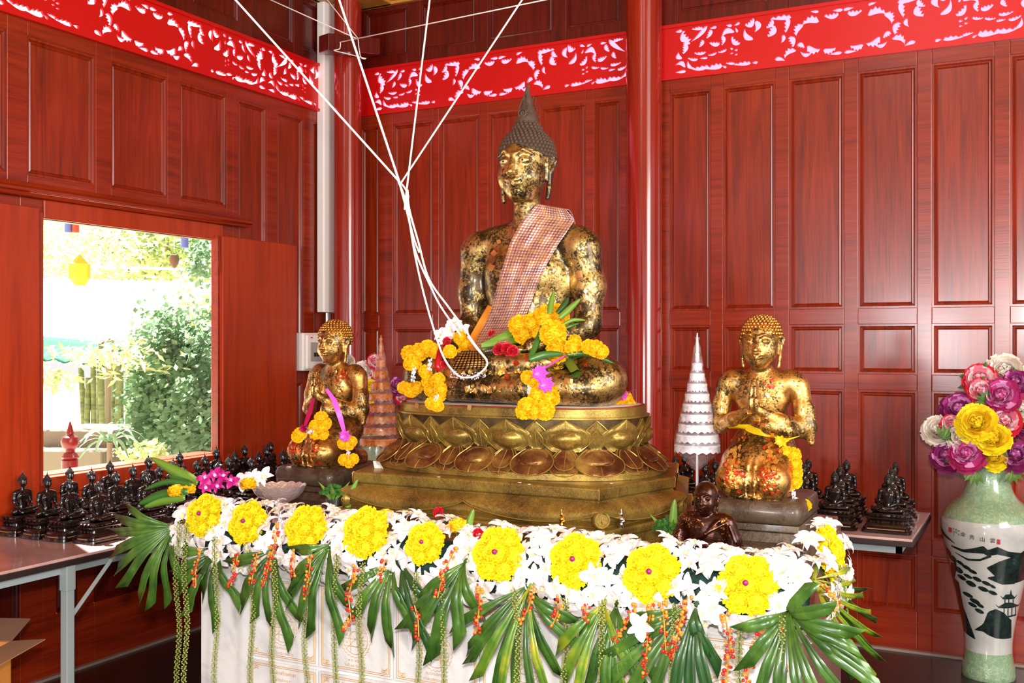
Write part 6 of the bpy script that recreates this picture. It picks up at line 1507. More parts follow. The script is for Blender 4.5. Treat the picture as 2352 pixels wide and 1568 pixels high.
# ================================================================ MARBLE PLAQUES ON THE ALTAR FRONT
FY = -2.76
gold_thin = plain('gold_engraving', 'd8a868', 0.5, 0.2)
cols = [ony(px, 1400, FY).x for px in (575, 735, 907, 1105, 1316, 1540, 1800)]
zt = ony(1000, 1372, FY).z; zb = ony(735, 1530, FY).z; zc = ony(820, 1466, FY).z
print('plaque z', zt, zb, zc, cols)
cl = ['in the leftmost column', 'in the second column', 'in the third column', 'in the fourth column', 'in the fifth column', 'in the rightmost column']
def ln(b, x0, z0, x1, z1, t=0.0011):
    if abs(x1-x0) < 1e-6: b.box((x0-t, -0.0005, z0), (x0+t, 0, z1))
    elif abs(z1-z0) < 1e-6: b.box((x0, -0.0005, z0-t), (x1, 0, z0+t))
    else: b.tube([(x0, 0, z0), (x1, 0, z1)], t, 4)
def circ(b, cx, cz, r, n=40, t=0.0011, sc=0.0, k=0):
    b.tube([(cx+(r+sc*abs(math.sin(k*a/2)))*math.cos(a), 0, cz+(r+sc*abs(math.sin(k*a/2)))*math.sin(a)) for a in [2*PI*i/n for i in range(n+1)]], t, 4)
THAI = ['ขอเชิญร่วมบูชา', 'ศาสนสถานแห่งนี้', 'ชมนิทรรศการ', 'ที่วัดใหญ่', 'พระพุทธศาสนา', 'ผู้ร่วมบริจาคสร้าง', 'และครอบครัว', 'อุทิศบุญกุศล', 'วันที่ ๒๕ ธันวาคม', 'พ.ศ. ๒๕๕๔']
TM = [text_mesh(t, 0.014, gold_thin, 'lettering', depth=0.0002) for t in THAI]; NUMS = {t: text_mesh(t, 0.015, gold_thin, 'lettering', depth=0.0002) for t in ('๑', '๒', '๕', '๗', '๘', '26')}
TH = text_mesh('ที่ระลึกสร้างศาลา', 0.018, gold_thin, 'lettering', depth=0.0003)
rnd = random.Random(21)
for c_ in range(6):
    x0, x1 = cols[c_]+0.004, cols[c_+1]-0.004; W = x1-x0
    for rw in range(2):
        top = zt if rw == 0 else zb-0.012; bot = zb if rw == 0 else zb-0.012-(zt-zb)
        if c_ == 0: top = top
        e = empty('marble_plaque', ((x0+x1)/2, FY-0.001, bot), 0, 'white marble plaque with gold engraving on the altar front, %s row %s' % ('upper' if rw == 0 else 'lower', cl[c_]), 'plaque', 'engraved marble plaques on the altar front')
        h = top-bot; hw = W/2
        b = MB(); b.box((-hw, -0.008, 0), (hw, 0.0, h)); bevel(b.build('slab', marble, e, smooth=0), 0.002, 1)
        b = MB(); i_ = 0.010
        for q in (i_, i_+0.006):
            ln(b, -hw+q, q, hw-q, q); ln(b, -hw+q, h-q, hw-q, h-q); ln(b, -hw+q, q, -hw+q, h-q); ln(b, hw-q, q, hw-q, h-q)
        for sx in (-1, 1):
            for zz, sz in ((0.020, 1), (h-0.020, -1)):
                for k in range(4): b.tube([(sx*(hw-0.020-k*0.004), 0, zz+sz*(0.018-k*0.004)), (sx*(hw-0.024-k*0.006), 0, zz+sz*0.004*k), (sx*(hw-0.034-k*0.003), 0, zz)], 0.0012, 4)
        zz = h*0.40; rr = min(0.052, hw*0.48)
        circ(b, 0, zz, rr); circ(b, 0, zz, rr*1.14, 96, 0.001, rr*0.10, 26); circ(b, 0, zz, rr*0.5, 24)
        for k in range(3): ln(b, -rr*0.95, zz+(k-1)*rr*0.5, rr*0.95, zz+(k-1)*rr*0.5, 0.0008)
        ln(b, -rr*0.35, zz-rr*0.9, -rr*0.35, zz+rr*0.9, 0.0008); ln(b, rr*0.35, zz-rr*0.9, rr*0.35, zz+rr*0.9, 0.0008); b.tube([(-rr*.7, 0, zz-rr*.7), (rr*.7, 0, zz+rr*.7)], 0.0008, 4); b.tube([(-rr*.7, 0, zz+rr*.7), (rr*.7, 0, zz-rr*.7)], 0.0008, 4)
        b.build('gold_engraving', gold_thin, e, smooth=0, loc=(0, -0.0083, 0))
        link('heading', TH, e, (0, -0.0084, h-0.034), (R(90), 0, 0), (min(1, 0.86*W/0.17),)*3)
        for k in range(4): link('lettering', TM[(c_*3+k) % 10], e, (rnd.uniform(-.006, .006), -0.0084, h-0.058-0.021*k), (R(90), 0, 0))
        for k in range(2): link('lettering', TM[(c_*3+k+5) % 10], e, (0, -0.0084, 0.038+0.019*k-0.012), (R(90), 0, 0))
        for k, t in enumerate(('๑', '๕', '๗', '๘')): link('lettering', NUMS[t if c_ < 4 else '26' if k == 0 else t], e, ((-1 if k % 2 else 1)*rr*0.66, -0.0084, zz+(0.25 if k < 2 else -0.25)*rr), (R(90), 0, 0))
# ================================================================ FLOOR VASES AND BOUQUETS
VX, VY = 3.971, -0.232
VP = [(0.118, 0.0), (0.122, 0.02), (0.112, 0.07), (0.104, 0.13), (0.106, 0.19), (0.120, 0.28), (0.140, 0.38), (0.165, 0.50), (0.190, 0.61), (0.208, 0.69), (0.213, 0.735), (0.207, 0.775), (0.188, 0.81), (0.158, 0.838), (0.130, 0.862), (0.110, 0.895), (0.099, 0.93), (0.093, 0.965), (0.092, 1.0), (0.097, 1.03), (0.104, 1.045)]
VS = 0.985
def vr(z):
    for (r0, z0), (r1, z1) in zip(VP, VP[1:]):
        if z <= z1: t = (z-z0)/(z1-z0); return r0+(r1-r0)*t
    return VP[-1][0]
m = MT('celadon_porcelain'); tc = m.t.nodes.new('ShaderNodeTexCoord'); sp = m.t.nodes.new('ShaderNodeSeparateXYZ'); m.l(tc.outputs['Object'], sp.inputs[0])
v = m.coord('Object'); nz = m.noise(v, 14, 4, 0.6); fl = m.noise(v, 55, 3, 0.6, 1.5)
zj = m.math('ADD', sp.outputs[2], m.math('MULTIPLY', nz, 0.006))
band = m.math('MAXIMUM', m.math('GREATER_THAN', zj, 0.772), m.math('LESS_THAN', zj, 0.132))
cel = m.mix(m.ramp(fl, [(0.45, (0, 0, 0)), (0.6, (1, 1, 1))]), srgb('7e9c78'), srgb('98b08c')); wht = m.mix(m.ramp(nz, [(0.35, (0, 0, 0)), (0.7, (1, 1, 1))]), srgb('b4b4b0'), srgb('c8c6c0'))
bp = m.math('MULTIPLY', fl, band); m.bump(bp, 0.35, 0.004)
porcelain = m.set(Base__Color=m.mix(band, wht, cel), Roughness=0.10, Coat__Weight=0.8, Coat__Roughness=0.04)
m = MT('ink_wash'); v = m.coord('Object'); a = m.noise(v, 22, 5, 0.7); ink = m.set(Base__Color=m.ramp(a, [(0.35, srgb('0c1414')), (0.6, srgb('1e302c')), (0.8, srgb('5a6e68'))]), Roughness=0.15, Coat__Weight=0.7, Coat__Roughness=0.05)
m = MT('pale_ink_wash'); v = m.coord('Object'); a = m.noise(v, 16, 5, 0.7); ink2 = m.set(Base__Color=m.ramp(a, [(0.35, srgb('2a3a38')), (0.6, srgb('7a8a86')), (0.8, srgb('b4bcb8'))]), Roughness=0.15, Coat__Weight=0.7, Coat__Roughness=0.05)
seal = plain('red_seal', 'b8303a', 0.3); char_ink = plain('black_brush_ink', '141414', 0.2)
# image position on the vase -> (angle, z)
def vpt(a, z, off=0.0012): r = vr(z)+off; return Vector((r*math.cos(a), r*math.sin(a), z))
view = math.atan2(CAM.y-VY, CAM.x-VX)
def uv2(u, z): # u: metres sideways as seen from the camera (+ = image right)
    r = vr(z); u = max(-r*0.999, min(r*0.999, u)); return view+math.asin(u/r)
def vpx(px, py):   # photo pixel -> u, z
    c_ = Vector((VX, VY, 0)); z = 0.9
    for _ in range(4):
        d = (c_-CAM).dot(FW)-vr(max(0, min(1.04, z))) *0.85; z = (1.60-(py-784)/FPX*d)/VS
    cx = 1176+FPX*(c_-CAM).dot(RX)/(c_-CAM).dot(FW); d0 = (c_-CAM).dot(FW); return (px-cx)/FPX*(d0-0.12), z
def regio(top, bot, n=24, layers=5):
    """filled brush region between two pixel polylines (same x range)"""
    def ev(P, x):
        for (x0, y0), (x1, y1) in zip(P, P[1:]):
            if x <= x1: return y0+(y1-y0)*max(0, (x-x0))/max(1e-6, x1-x0)
        return P[-1][1]
    x0, x1 = top[0][0], top[-1][0]; G = []
    for i in range(n+1):
        x = x0+(x1-x0)*i/n; ya, yb = ev(top, x), ev(bot, x); col = []
        for j in range(layers+1):
            u, z = vpx(x, ya+(yb-ya)*j/layers); z = max(0.02, min(1.0, z)); col.append(vpt(uv2(u, z), z))
        G.append(col)
    return G
def vase(x, y, label, decor):
    e = empty('floor_vase', (x, y, 0), 0, label, 'vase'); e.scale = (1, 1, VS)
    b = MB(); prof = []
    for (r0, z0), (r1, z1) in zip(VP, VP[1:]):
        for k in range(4): prof.append((r0+(r1-r0)*k/4, z0+(z1-z0)*k/4))
    prof.append(VP[-1]); prof += [(0.098, 1.043), (0.085, 1.0), (0.082, 0.95)]
    # smooth the profile
    for _ in range(3): prof = [prof[0]]+[((a_[0]+2*b_[0]+c_[0])/4, b_[1]) for a_, b_, c_ in zip(prof, prof[1:], prof[2:])]+[prof[-1]]
    b.lathe(prof, 64); b.build('vase_body', porcelain, e, smooth=70)
    if not decor: return e
    o = 2130; q = 3.086; K = lambda x_, y_: (o+x_/q, 1060+y_/q)
    ob = MB()
    ob.grid(regio([K(105, 510), K(150, 560), K(215, 608)], [K(105, 560), K(150, 585), K(215, 612)]))
    ob.grid(regio([K(190, 628), K(270, 640), K(330, 622), K(400, 596), K(430, 622), K(490, 596), K(560, 628), K(640, 640), K(690, 600)], [K(190, 640), K(270, 660), K(330, 655), K(400, 650), K(430, 665), K(490, 650), K(560, 665), K(640, 690), K(690, 700)], 40))
    ob.grid(regio([K(215, 672), K(300, 700), K(380, 690), K(450, 650)], [K(215, 676), K(300, 715), K(380, 706), K(450, 672)]))
    ob.build('painted_mountains', ink, e, smooth=180)
    ob = MB(); ob.grid(regio([K(425, 745), K(500, 700), K(600, 660), K(680, 660)], [K(425, 755), K(500, 830), K(600, 855), K(680, 840)], 20, 8)); ob.grid(regio([K(430, 815), K(520, 790), K(600, 790)], [K(430, 825), K(520, 862), K(600, 860)])); ob.build('painted_mist_slope', ink, e, smooth=180)
    ob = MB()
    for (x_, y_, w_, h_) in ((160, 690, 60, 46), (200, 730, 60, 44), (250, 745, 50, 22), (290, 768, 60, 24), (330, 790, 60, 22), (240, 800, 60, 40), (300, 830, 60, 22), (360, 840, 60, 26), (420, 862, 60, 24), (460, 880, 40, 18), (260, 850, 60, 28), (320, 880, 70, 34), (400, 905, 70, 28), (460, 925, 60, 24), (300, 965, 70, 26), (345, 1000, 70, 30), (380, 1025, 50, 22), (330, 1030, 60, 24), (375, 1065, 60, 26)):
        n = 8; ob.grid(regio([K(x_-w_/2+w_*i/n, y_-h_/2*math.sin(PI*i/n)**0.6-4+(i-n/2)*2.2) for i in range(n+1)], [K(x_-w_/2+w_*i/n, y_+h_/2*math.sin(PI*i/n)**0.6+(i-n/2)*2.2) for i in range(n+1)], 8, 2))
    ob.grid(regio([K(185, 760), K(225, 750)], [K(185, 1010), K(225, 800)], 6, 10)); ob.grid(regio([K(190, 860), K(240, 890), K(270, 1060), K(350, 1270)], [K(190, 1000), K(240, 1210), K(270, 1245), K(350, 1276)], 16, 10))
    ob.build('painted_pine', ink, e, smooth=180)
    ob = MB(); ob.grid(regio([K(345, 1200), K(400, 1150), K(430, 1060), K(480, 1035), K(530, 1060), K(580, 1120)], [K(345, 1205), K(400, 1205), K(430, 1225), K(480, 1245), K(530, 1250), K(580, 1250)], 20, 6)); ob.build('painted_rock', ink, e, smooth=180)
    ob = MB()
    for (x0, x1, y0, s_) in ((510, 615, 962, 22), (480, 640, 1025, 26)): ob.grid(regio([K(x0, y0-22), K(x0+15, y0-6), K((x0+x1)/2-20, y0-s_-8), K((x0+x1)/2+20, y0-s_-8), K(x1-15, y0-6), K(x1, y0-22)], [K(x0, y0-18), K(x0+15, y0+4), K((x0+x1)/2-20, y0+6), K((x0+x1)/2+20, y0+6), K(x1-15, y0+4), K(x1, y0-18)], 20, 3))
    ob.grid(regio([K(568, 945), K(576, 895), K(584, 945)], [K(568, 950), K(576, 950), K(584, 950)], 6, 2))
    for x_ in (535, 560, 588): ob.grid(regio([K(x_, 968), K(x_+6, 968)], [K(x_, 1000), K(x_+6, 1000)], 2, 2))
    for x_ in (530, 555, 580, 605): ob.grid(regio([K(x_, 1030), K(x_+6, 1030)], [K(x_, 1095), K(x_+6, 1095)], 2, 2))
    ob.grid(regio([K(525, 1088), K(612, 1082)], [K(525, 1100), K(612, 1094)], 4, 2)); ob.build('painted_pagoda', ink, e, smooth=180)
    def wrap_text(s_, px, py, size, mt, name='brush_lettering'):
        me = text_mesh(s_, size, mt, name, depth=0.0); u0, z0 = vpx(px, py)
        for vv in me.vertices:
            u, z = u0+vv.co.x, z0+vv.co.y; p = vpt(uv2(u, z), z, 0.0016); vv.co = p
        link(name, me, e)
    for t, kx, ky in (('幸', 270, 535), ('秀', 328, 545), ('山', 395, 552), ('雲', 460, 556)): wrap_text(t, *K(kx, ky), 0.024, char_ink)
    for i, t in enumerate('岁次丁亥年'): wrap_text(t, *K(208+(i // 3)*17, 508+(i % 3)*20), 0.012, char_ink)
    for t, kx, ky in (('仲', 242, 515), ('月', 242, 540)): wrap_text(t, *K(kx, ky), 0.012, char_ink)
    for (x0, x1, y0, y1) in ((172, 196, 500, 536), (487, 508, 543, 578)):
        ob = MB(); ob.grid(regio([K(x0, y0), K(x1, y0)], [K(x0, y1), K(x1, y1)], 3, 3)); ob.build('seal_stamp', seal, e, smooth=180)
    return e
vase(VX, VY, 'tall celadon and white floor vase painted with ink landscape at the right edge', True)
PK = {'white': peony('white_peony', 'f0e4d4', 'f6eee4', 'e4d4c0', 1), 'purple': peony('purple_peony', '7c1850', 'a02c78', 'e08cc8', 2), 'magenta': peony('magenta_peony', 'a81c58', 'c83c88', 'f0a8d8', 3),
      'yellow': peony('yellow_peony', 'f6dc10', 'ffe828', 'f2c818', 4), 'pink': peony('pink_peony', 'd8203c', 'f08098', 'fbe0e0', 5)}
RB = [('white', 2307, 856, 36, -.02, 'topmost in the right vase'), ('purple', 2333, 880, 27, -.09, 'at the upper right of the right vase bouquet'), ('pink', 2252, 876, 34, -.02, 'upper one at the left top of the right bouquet'), ('pink', 2253, 900, 27, -.07, 'below the other pink one at the top of the right bouquet'),
      ('magenta', 2300, 912, 36, -.12, 'in the upper middle of the right bouquet'), ('purple', 2202, 945, 36, -.03, 'at the left of the right bouquet above the white ones'), ('white', 2346, 938, 26, -.10, 'cut by the right picture edge'),
      ('yellow', 2243, 974, 38, -.17, 'larger one in the middle of the right bouquet'), ('yellow', 2281, 1010, 32, -.19, 'lower right of the larger yellow one'), ('pink', 2309, 970, 31, -.14, 'right of the yellow ones in the right bouquet'),
      ('white', 2154, 990, 30, -.03, 'leftmost in the right bouquet'), ('pink', 2186, 977, 22, -.08, 'small, between the white ones at the left of the right bouquet'), ('white', 2206, 1006, 26, -.12, 'left of the yellow ones in the right bouquet'),
      ('purple', 2175, 1050, 31, -.06, 'lowest left in the right bouquet'), ('magenta', 2222, 1046, 34, -.15, 'lowest middle in the right bouquet'), ('yellow', 2284, 1054, 25, -.10, 'just above the right vase mouth'),
      ('purple', 2334, 1048, 31, -.12, 'lower right of the right bouquet'), ('purple', 2352, 975, 28, -.06, 'at the right picture edge above the lower purple one')]
m = MT('silk_leaf'); v = m.coord('Object'); a = m.noise(v, 20, 3); silk_leaf = m.set(Base__Color=m.ramp(a, [(0.3, srgb('2a4a1c')), (0.6, srgb('5c7c30')), (0.8, srgb('a0a83c'))]), Roughness=0.5)
mouth = Vector((VX, VY, 1.02))
def peony_thing(kind, p, r, label, group, mo):
    e = empty('artificial_peony', p, 0, label, 'artificial flower', group); d = (CAM-p).normalized()
    link('petals', PK[kind], e, (0, 0, 0), orient(d+Vector((0, 0, 0.35)), r*97), (r/0.07,)*3)
    b = MB(); mo_ = mo-p; b.tube([Vector((0, 0, 0)), mo_*0.4+Vector((0, 0.02, -0.02)), mo_], 0.003, 5); b.build('stem', leaf_green, e)
    b = MB(); rn = random.Random(int(p.x*1000+p.z*777))
    for k in range(3):
        a = rn.uniform(0, 6.28); dd_ = Vector((math.cos(a), -0.3, math.sin(a)-0.3)).normalized(); s_ = dd_.cross(d).normalized(); L = r*1.35
        base = -d*r*0.4; b.add([base, base+dd_*L*0.5+s_*r*0.32, base+dd_*L, base+dd_*L*0.5-s_*r*0.32, base+dd_*L*0.5+d*0.006], [(0, 1, 4), (1, 2, 4), (2, 3, 4), (3, 0, 4)])
    b.build('leaves', silk_leaf, e, smooth=0)
for kind, px, py, r, dy, lb in RB:
    d = (Vector((VX, VY+dy*1.2, 0))-CAM).dot(FW); peony_thing(kind, at(px, py, d), r/FPX*d*1.16, '%s artificial peony, %s' % (kind, lb), 'artificial peonies in the right vase', mouth)
# leaf sprays at the vase mouth
for k, (px, py, ang) in enumerate(((2240, 1082, -110), (2325, 1080, -70), (2270, 925, 150), (2166, 1008, 60), (2262, 930, -20))):
    d = (Vector((VX, VY-0.15, 0))-CAM).dot(FW); c_ = at(px, py, d); b = MB()
    for i in range(5):
        a = R(ang+(i-2)*28); dd_ = RX*math.cos(a)+Vector((0, 0, math.sin(a))); s_ = dd_.cross(FW).normalized(); L = 0.07; o_ = Vector((0, 0, 0)); b.add([o_, dd_*L*0.5+s_*0.014, dd_*L, dd_*L*0.5-s_*0.014, dd_*L*0.5-FW*0.006], [(0, 1, 4), (1, 2, 4), (2, 3, 4), (3, 0, 4)])
    b.tube([o_ for o_ in (Vector((0, 0, 0)), (mouth-c_)*0.5+Vector((0, 0.03, 0.02)), mouth-c_)], 0.0025, 4)
    o = b.build('leaf_spray', silk_leaf, None, smooth=0, loc=c_); tag(o, 'spray of green silk leaves in the right vase bouquet', 'leaves', 'silk leaf sprays in the right vase')
# second vase in the left corner
LX, LY = 0.50, -0.36
lv = vase(LX, LY, 'tall celadon floor vase mostly hidden in the left corner behind the statues', False)
lm = Vector((LX, LY, 1.02))
for kind, px, py, r, lb in (('white', 795, 832, 20, 'by the left kneeling statue ear'), ('white', 836, 852, 24, 'left of the orange umbrella in the corner bouquet'), ('pink', 862, 832, 20, 'topmost in the corner bouquet'), ('pink', 866, 858, 18, 'under the topmost one in the corner bouquet'), ('yellow', 848, 896, 30, 'in the corner bouquet behind the left kneeling statue'),
      ('magenta', 846, 938, 24, 'lower one beside the left kneeling statue shoulder'), ('purple', 912, 888, 22, 'right of the orange umbrella in the corner'), ('pink', 922, 914, 16, 'lowest right of the orange umbrella'), ('pink', 850, 962, 18, 'lowest beside the left kneeling statue arm'), ('purple', 880, 920, 24, 'hidden behind the orange umbrella')):
    d = (lm-CAM).dot(FW)-0.08; peony_thing(kind, at(px, py, d), r/FPX*d, '%s artificial peony, %s' % (kind, lb), 'artificial peonies in the corner vase', lm)
# ================================================================ SMALL LOOSE THINGS
paper = plain('white_paper_scrap', 'e8e2d6', 0.8)
def scrap(p, s_, label, cat, name, mt, n=6, rz=0.0):
    b = MB(); rn = random.Random(int(abs(p.x*997+p.y*313))); pts = [((s_*rn.uniform(.6, 1.1))*math.cos(2*PI*i/n), (s_*rn.uniform(.6, 1.1))*math.sin(2*PI*i/n)) for i in range(n)]
    b.prism(pts, 0, 0.0012); o = b.build(name, mt, None, smooth=0, loc=p, rot=(0, 0, rz)); return tag(o, label, cat)
q = onz(868, 1075, 1.1015); b = MB(); P = [[Vector((x*0.012, 0.006*math.sin(x*1.3+z)-0.01*z, 0.015*z+0.001)) for z in (0, 1, 2)] for x in (-1, 0, 1, 2)]
o = b.grid(P).build('paper_scrap', paper, None, smooth=0, loc=(q.x, q.y, 1.1005)); tag(o, 'crumpled white paper scrap standing on the left corner of the pedestal tier', 'paper'); o.modifiers.new('t', 'SOLIDIFY').thickness = 0.0008
for k, (px, py, lb) in enumerate(((1008, 1095, 'left of the centre'), (1193, 1108, 'under the third lotus lobe'), (1215, 1112, 'beside the other centre crumb'), (1405, 1110, 'by the right end of the lotus ring'))):
    p = onz(px, py, 1.1005); scrap(p, 0.008, 'tiny white plaster crumb on the pedestal tier, '+lb, 'crumb', 'plaster_crumb', paper)
for k, (px, py, lb) in enumerate(((957, 931, 'left'), (1078, 936, 'right'))):
    p = ony(px, py, -2.278+0.02*(k == 0)); b = MB(); b.box((-0.009, -0.0008, -0.009), (0.009, 0.0, 0.009)); o = b.build('gold_leaf_square', leaf_gold, None, smooth=0, loc=p, rot=(0, R(12), R(-12 if k == 0 else -3))); tag(o, 'small square of gold leaf stuck on the pedestal rim, %s of the two' % lb, 'gold leaf')
b = MB(); Q = [at(*t) for t in ((1848, 1233, 3.0), (1880, 1240, 3.0), (1905, 1262, 3.0), (1925, 1300, 3.0), (1940, 1350, 3.0), (1948, 1410, 3.0))]; P = []
for i in range(len(Q)-1):
    for k in range(12): P.append(Q[i].lerp(Q[i+1], k/12))
b.tube(P, 0.0022, 5)
for i, p in enumerate(P): b.ball(p+Vector((0.002*math.cos(i*2.1), 0, 0.002*math.sin(i*2.1))), 0.0033, 5)
o = b.build('green_stem', leaf_light, None, smooth=60); tag(o, 'thin beaded green stem arching down at the right end of the garland', 'stem')
p = ony(1470, 1438, -2.96); o = link('white_orchid', ORW[1], None, p, orient((0.2, -1, 0.3), 2.0), (0.95,)*3); tag(o, 'lone white orchid bloom dangling among the palm blades below the eighth disc', 'orchid')
for k, (px, py, d, lb) in enumerate(((1006, 1176, 3.47, 'red rose bud behind the orchids left of the fifth disc'), (1098, 1225, 3.30, 'red rose bud peeking between the fifth and sixth discs'))):
    o = link('rose_bud', rose_mesh, None, at(px, py, d), orient((0, -1, 0.8), k)); tag(o, lb, 'rose')
# ================================================================ GARDEN OUTSIDE THE WINDOW
conc = plain('sunlit_concrete', 'b8b2a4', 0.85); grass_m = MT('dry_ground'); v = grass_m.coord('Object'); a = grass_m.noise(v, 2, 5, 0.6)
grass_m = grass_m.set(Base__Color=grass_m.ramp(a, [(0.35, srgb('b8b090')), (0.7, srgb('dcd6c0'))]), Roughness=0.9)
b = MB(); b.box((-40, -20, -0.65), (-0.9, 40, -0.55)); struct(b.build('ground', grass_m, smooth=0))
b = MB(); b.box((-1.35, -9, -0.12), (-0.06, 0.5, -0.02)); struct(b.build('floor_terrace', conc, smooth=0))
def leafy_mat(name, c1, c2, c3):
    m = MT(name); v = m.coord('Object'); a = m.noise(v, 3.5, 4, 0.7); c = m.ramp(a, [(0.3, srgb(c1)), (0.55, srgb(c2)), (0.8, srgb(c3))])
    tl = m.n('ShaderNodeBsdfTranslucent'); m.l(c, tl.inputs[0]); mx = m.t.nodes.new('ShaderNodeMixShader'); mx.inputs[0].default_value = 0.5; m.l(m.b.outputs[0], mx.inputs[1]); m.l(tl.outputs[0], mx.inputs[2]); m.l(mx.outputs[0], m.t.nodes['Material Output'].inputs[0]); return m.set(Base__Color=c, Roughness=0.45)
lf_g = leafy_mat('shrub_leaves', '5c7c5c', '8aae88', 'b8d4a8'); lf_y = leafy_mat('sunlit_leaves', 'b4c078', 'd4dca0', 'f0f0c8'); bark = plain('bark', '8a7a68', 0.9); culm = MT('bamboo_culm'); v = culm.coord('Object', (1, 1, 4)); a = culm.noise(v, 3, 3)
culm = culm.set(Base__Color=culm.ramp(a, [(0.3, srgb('3a4a28')), (0.6, srgb('78804a')), (0.8, srgb('a89c70'))]), Roughness=0.5)
def foliage(c_, rad, n, s_, seed, shape=1.0):
    b = MB(); rn = random.Random(seed); cl = [(Vector((rn.gauss(0, .5)*rad[0], rn.gauss(0, .5)*rad[1], rn.gauss(0, .5)*rad[2])), rn.uniform(.12, .28)) for _ in range(26)]
    for i in range(n):
        q, cr = rn.choice(cl); p = q+Vector((rn.gauss(0, cr)*rad[0], rn.gauss(0, cr)*rad[1], rn.gauss(0, cr)*rad[2]))+Vector(c_)
        d = Vector((rn.gauss(0, 1), rn.gauss(0, 1), rn.gauss(0, .6))).normalized(); t = d.orthogonal().normalized(); L = s_*rn.uniform(.7, 1.3); W = L*0.32*shape
        b.add([p, p+d*L*.5+t*W, p+d*L, p+d*L*.5-t*W], [(0, 1, 2, 3)])
    return b
def tree(px, py, d, rad, n, s_, mt, label, cat, trunk=0.0, name='garden_tree', tpx=None, shape=1.0, gz=-0.55):
    c_ = at(px, py, d); e = empty(name, (c_.x, c_.y, gz), 0, label, cat); foliage((0, 0, c_.z-gz), rad, n, s_, int(px), shape).build('foliage', mt, e, smooth=0)
    if trunk:
        b = MB(); h = c_.z-gz
        b.tube([(0, 0, 0), (0.03, 0, h*0.5), (0, 0, h)], [trunk, trunk*0.8, trunk*0.4], 8)
        for k in range(4): a = k*1.6; b.tube([(0, 0, h*0.6), (rad[0]*.4*math.cos(a), rad[1]*.4*math.sin(a), h+rad[2]*0.3)], [trunk*0.5, trunk*0.15], 6)
        b.build('trunk', bark, e)
    return e
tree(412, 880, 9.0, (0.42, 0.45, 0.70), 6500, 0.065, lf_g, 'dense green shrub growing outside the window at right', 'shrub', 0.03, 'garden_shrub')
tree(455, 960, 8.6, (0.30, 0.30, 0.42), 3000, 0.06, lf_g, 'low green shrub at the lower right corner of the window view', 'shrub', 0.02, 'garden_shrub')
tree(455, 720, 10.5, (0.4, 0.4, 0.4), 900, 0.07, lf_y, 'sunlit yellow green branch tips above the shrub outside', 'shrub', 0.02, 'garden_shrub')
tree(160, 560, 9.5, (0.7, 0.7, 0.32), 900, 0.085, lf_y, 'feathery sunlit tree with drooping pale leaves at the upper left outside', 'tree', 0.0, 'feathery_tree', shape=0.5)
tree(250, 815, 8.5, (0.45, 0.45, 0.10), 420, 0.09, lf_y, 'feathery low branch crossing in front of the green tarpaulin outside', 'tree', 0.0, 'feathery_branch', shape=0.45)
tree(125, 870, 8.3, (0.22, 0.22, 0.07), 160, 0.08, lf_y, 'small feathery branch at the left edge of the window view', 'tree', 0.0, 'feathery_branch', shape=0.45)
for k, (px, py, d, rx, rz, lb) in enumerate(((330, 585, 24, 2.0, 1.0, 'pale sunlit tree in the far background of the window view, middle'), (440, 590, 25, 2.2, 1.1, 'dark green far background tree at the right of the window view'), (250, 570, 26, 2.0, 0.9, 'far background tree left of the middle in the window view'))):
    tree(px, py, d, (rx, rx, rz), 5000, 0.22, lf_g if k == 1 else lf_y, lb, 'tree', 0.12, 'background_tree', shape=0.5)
# bamboo culms
for k in range(15):
    px = 192+k*10.5+(k*37 % 7); d = 11.5+(k*13 % 5)*0.15; p = at(px, 960, d); h = 1.75+(k*29 % 9)*0.05; b = MB(); pr = []
    for j in range(8): z = h*j/7; pr += [(0.032, z), (0.036, z+0.012), (0.032, z+0.03)] if j < 7 else [(0.031, z)]
    b.lathe(pr, 10); o = b.build('bamboo_culm', culm, None, smooth=60, loc=(p.x, p.y, -0.55), rot=(R(rnd.uniform(-3, 3)), R(rnd.uniform(-3, 3)), 0)); tag(o, 'upright cut bamboo pole in the stand outside under the green tarpaulin', 'bamboo pole', 'bamboo poles outside the window')
# sheet metal roof and green tarpaulin
wmet = plain('white_roof_sheet', 'f4f4f0', 0.5); tarp = plain('green_tarpaulin', '186448', 0.95)
e = empty('shed_roof', (0, 0, 0), 0, 'large white sheet metal shed roof filling the middle of the window view', 'roof')
A = at(40, 640, 17); B_ = at(520, 652, 17); C_ = at(60, 775, 13.2); D_ = at(520, 790, 13.2); b = MB(); G = []
for i in range(2):
    row = []
    for j in range(61): t = j/60; row.append((A.lerp(B_, t) if i == 0 else C_.lerp(D_, t))+Vector((0, 0, 0.03*(j % 2)))); 
    G.append(row)
o = b.grid(G).build('roof_sheet', wmet, e, smooth=0); o.modifiers.new('t', 'SOLIDIFY').thickness = 0.01
b = MB()
for t in (0.05, 0.35, 0.65, 0.95): q = C_.lerp(D_, t); b.tube([Vector((q.x, q.y, -0.55)), q], 0.05, 8)
b.build('roof_posts', wmet, e)
A = at(60, 770, 12.6); B_ = at(262, 790, 12.6); G = []; b = MB()
for i in range(9):
    row = []
    for j in range(21): t = j/20; q = A.lerp(B_, t); row.append(q+FW*(-0.9*i/8)+Vector((0, 0, -0.22*(i/8)-0.05*math.sin(PI*i/8)-0.02*math.sin(j*1.7)*(i/8))))
    G.append(row)
o = b.grid(G).build('tarpaulin', tarp, None, smooth=60); tag(o, 'green tarpaulin awning stretched over the bamboo poles outside', 'tarpaulin'); o.modifiers.new('t', 'SOLIDIFY').thickness = 0.01
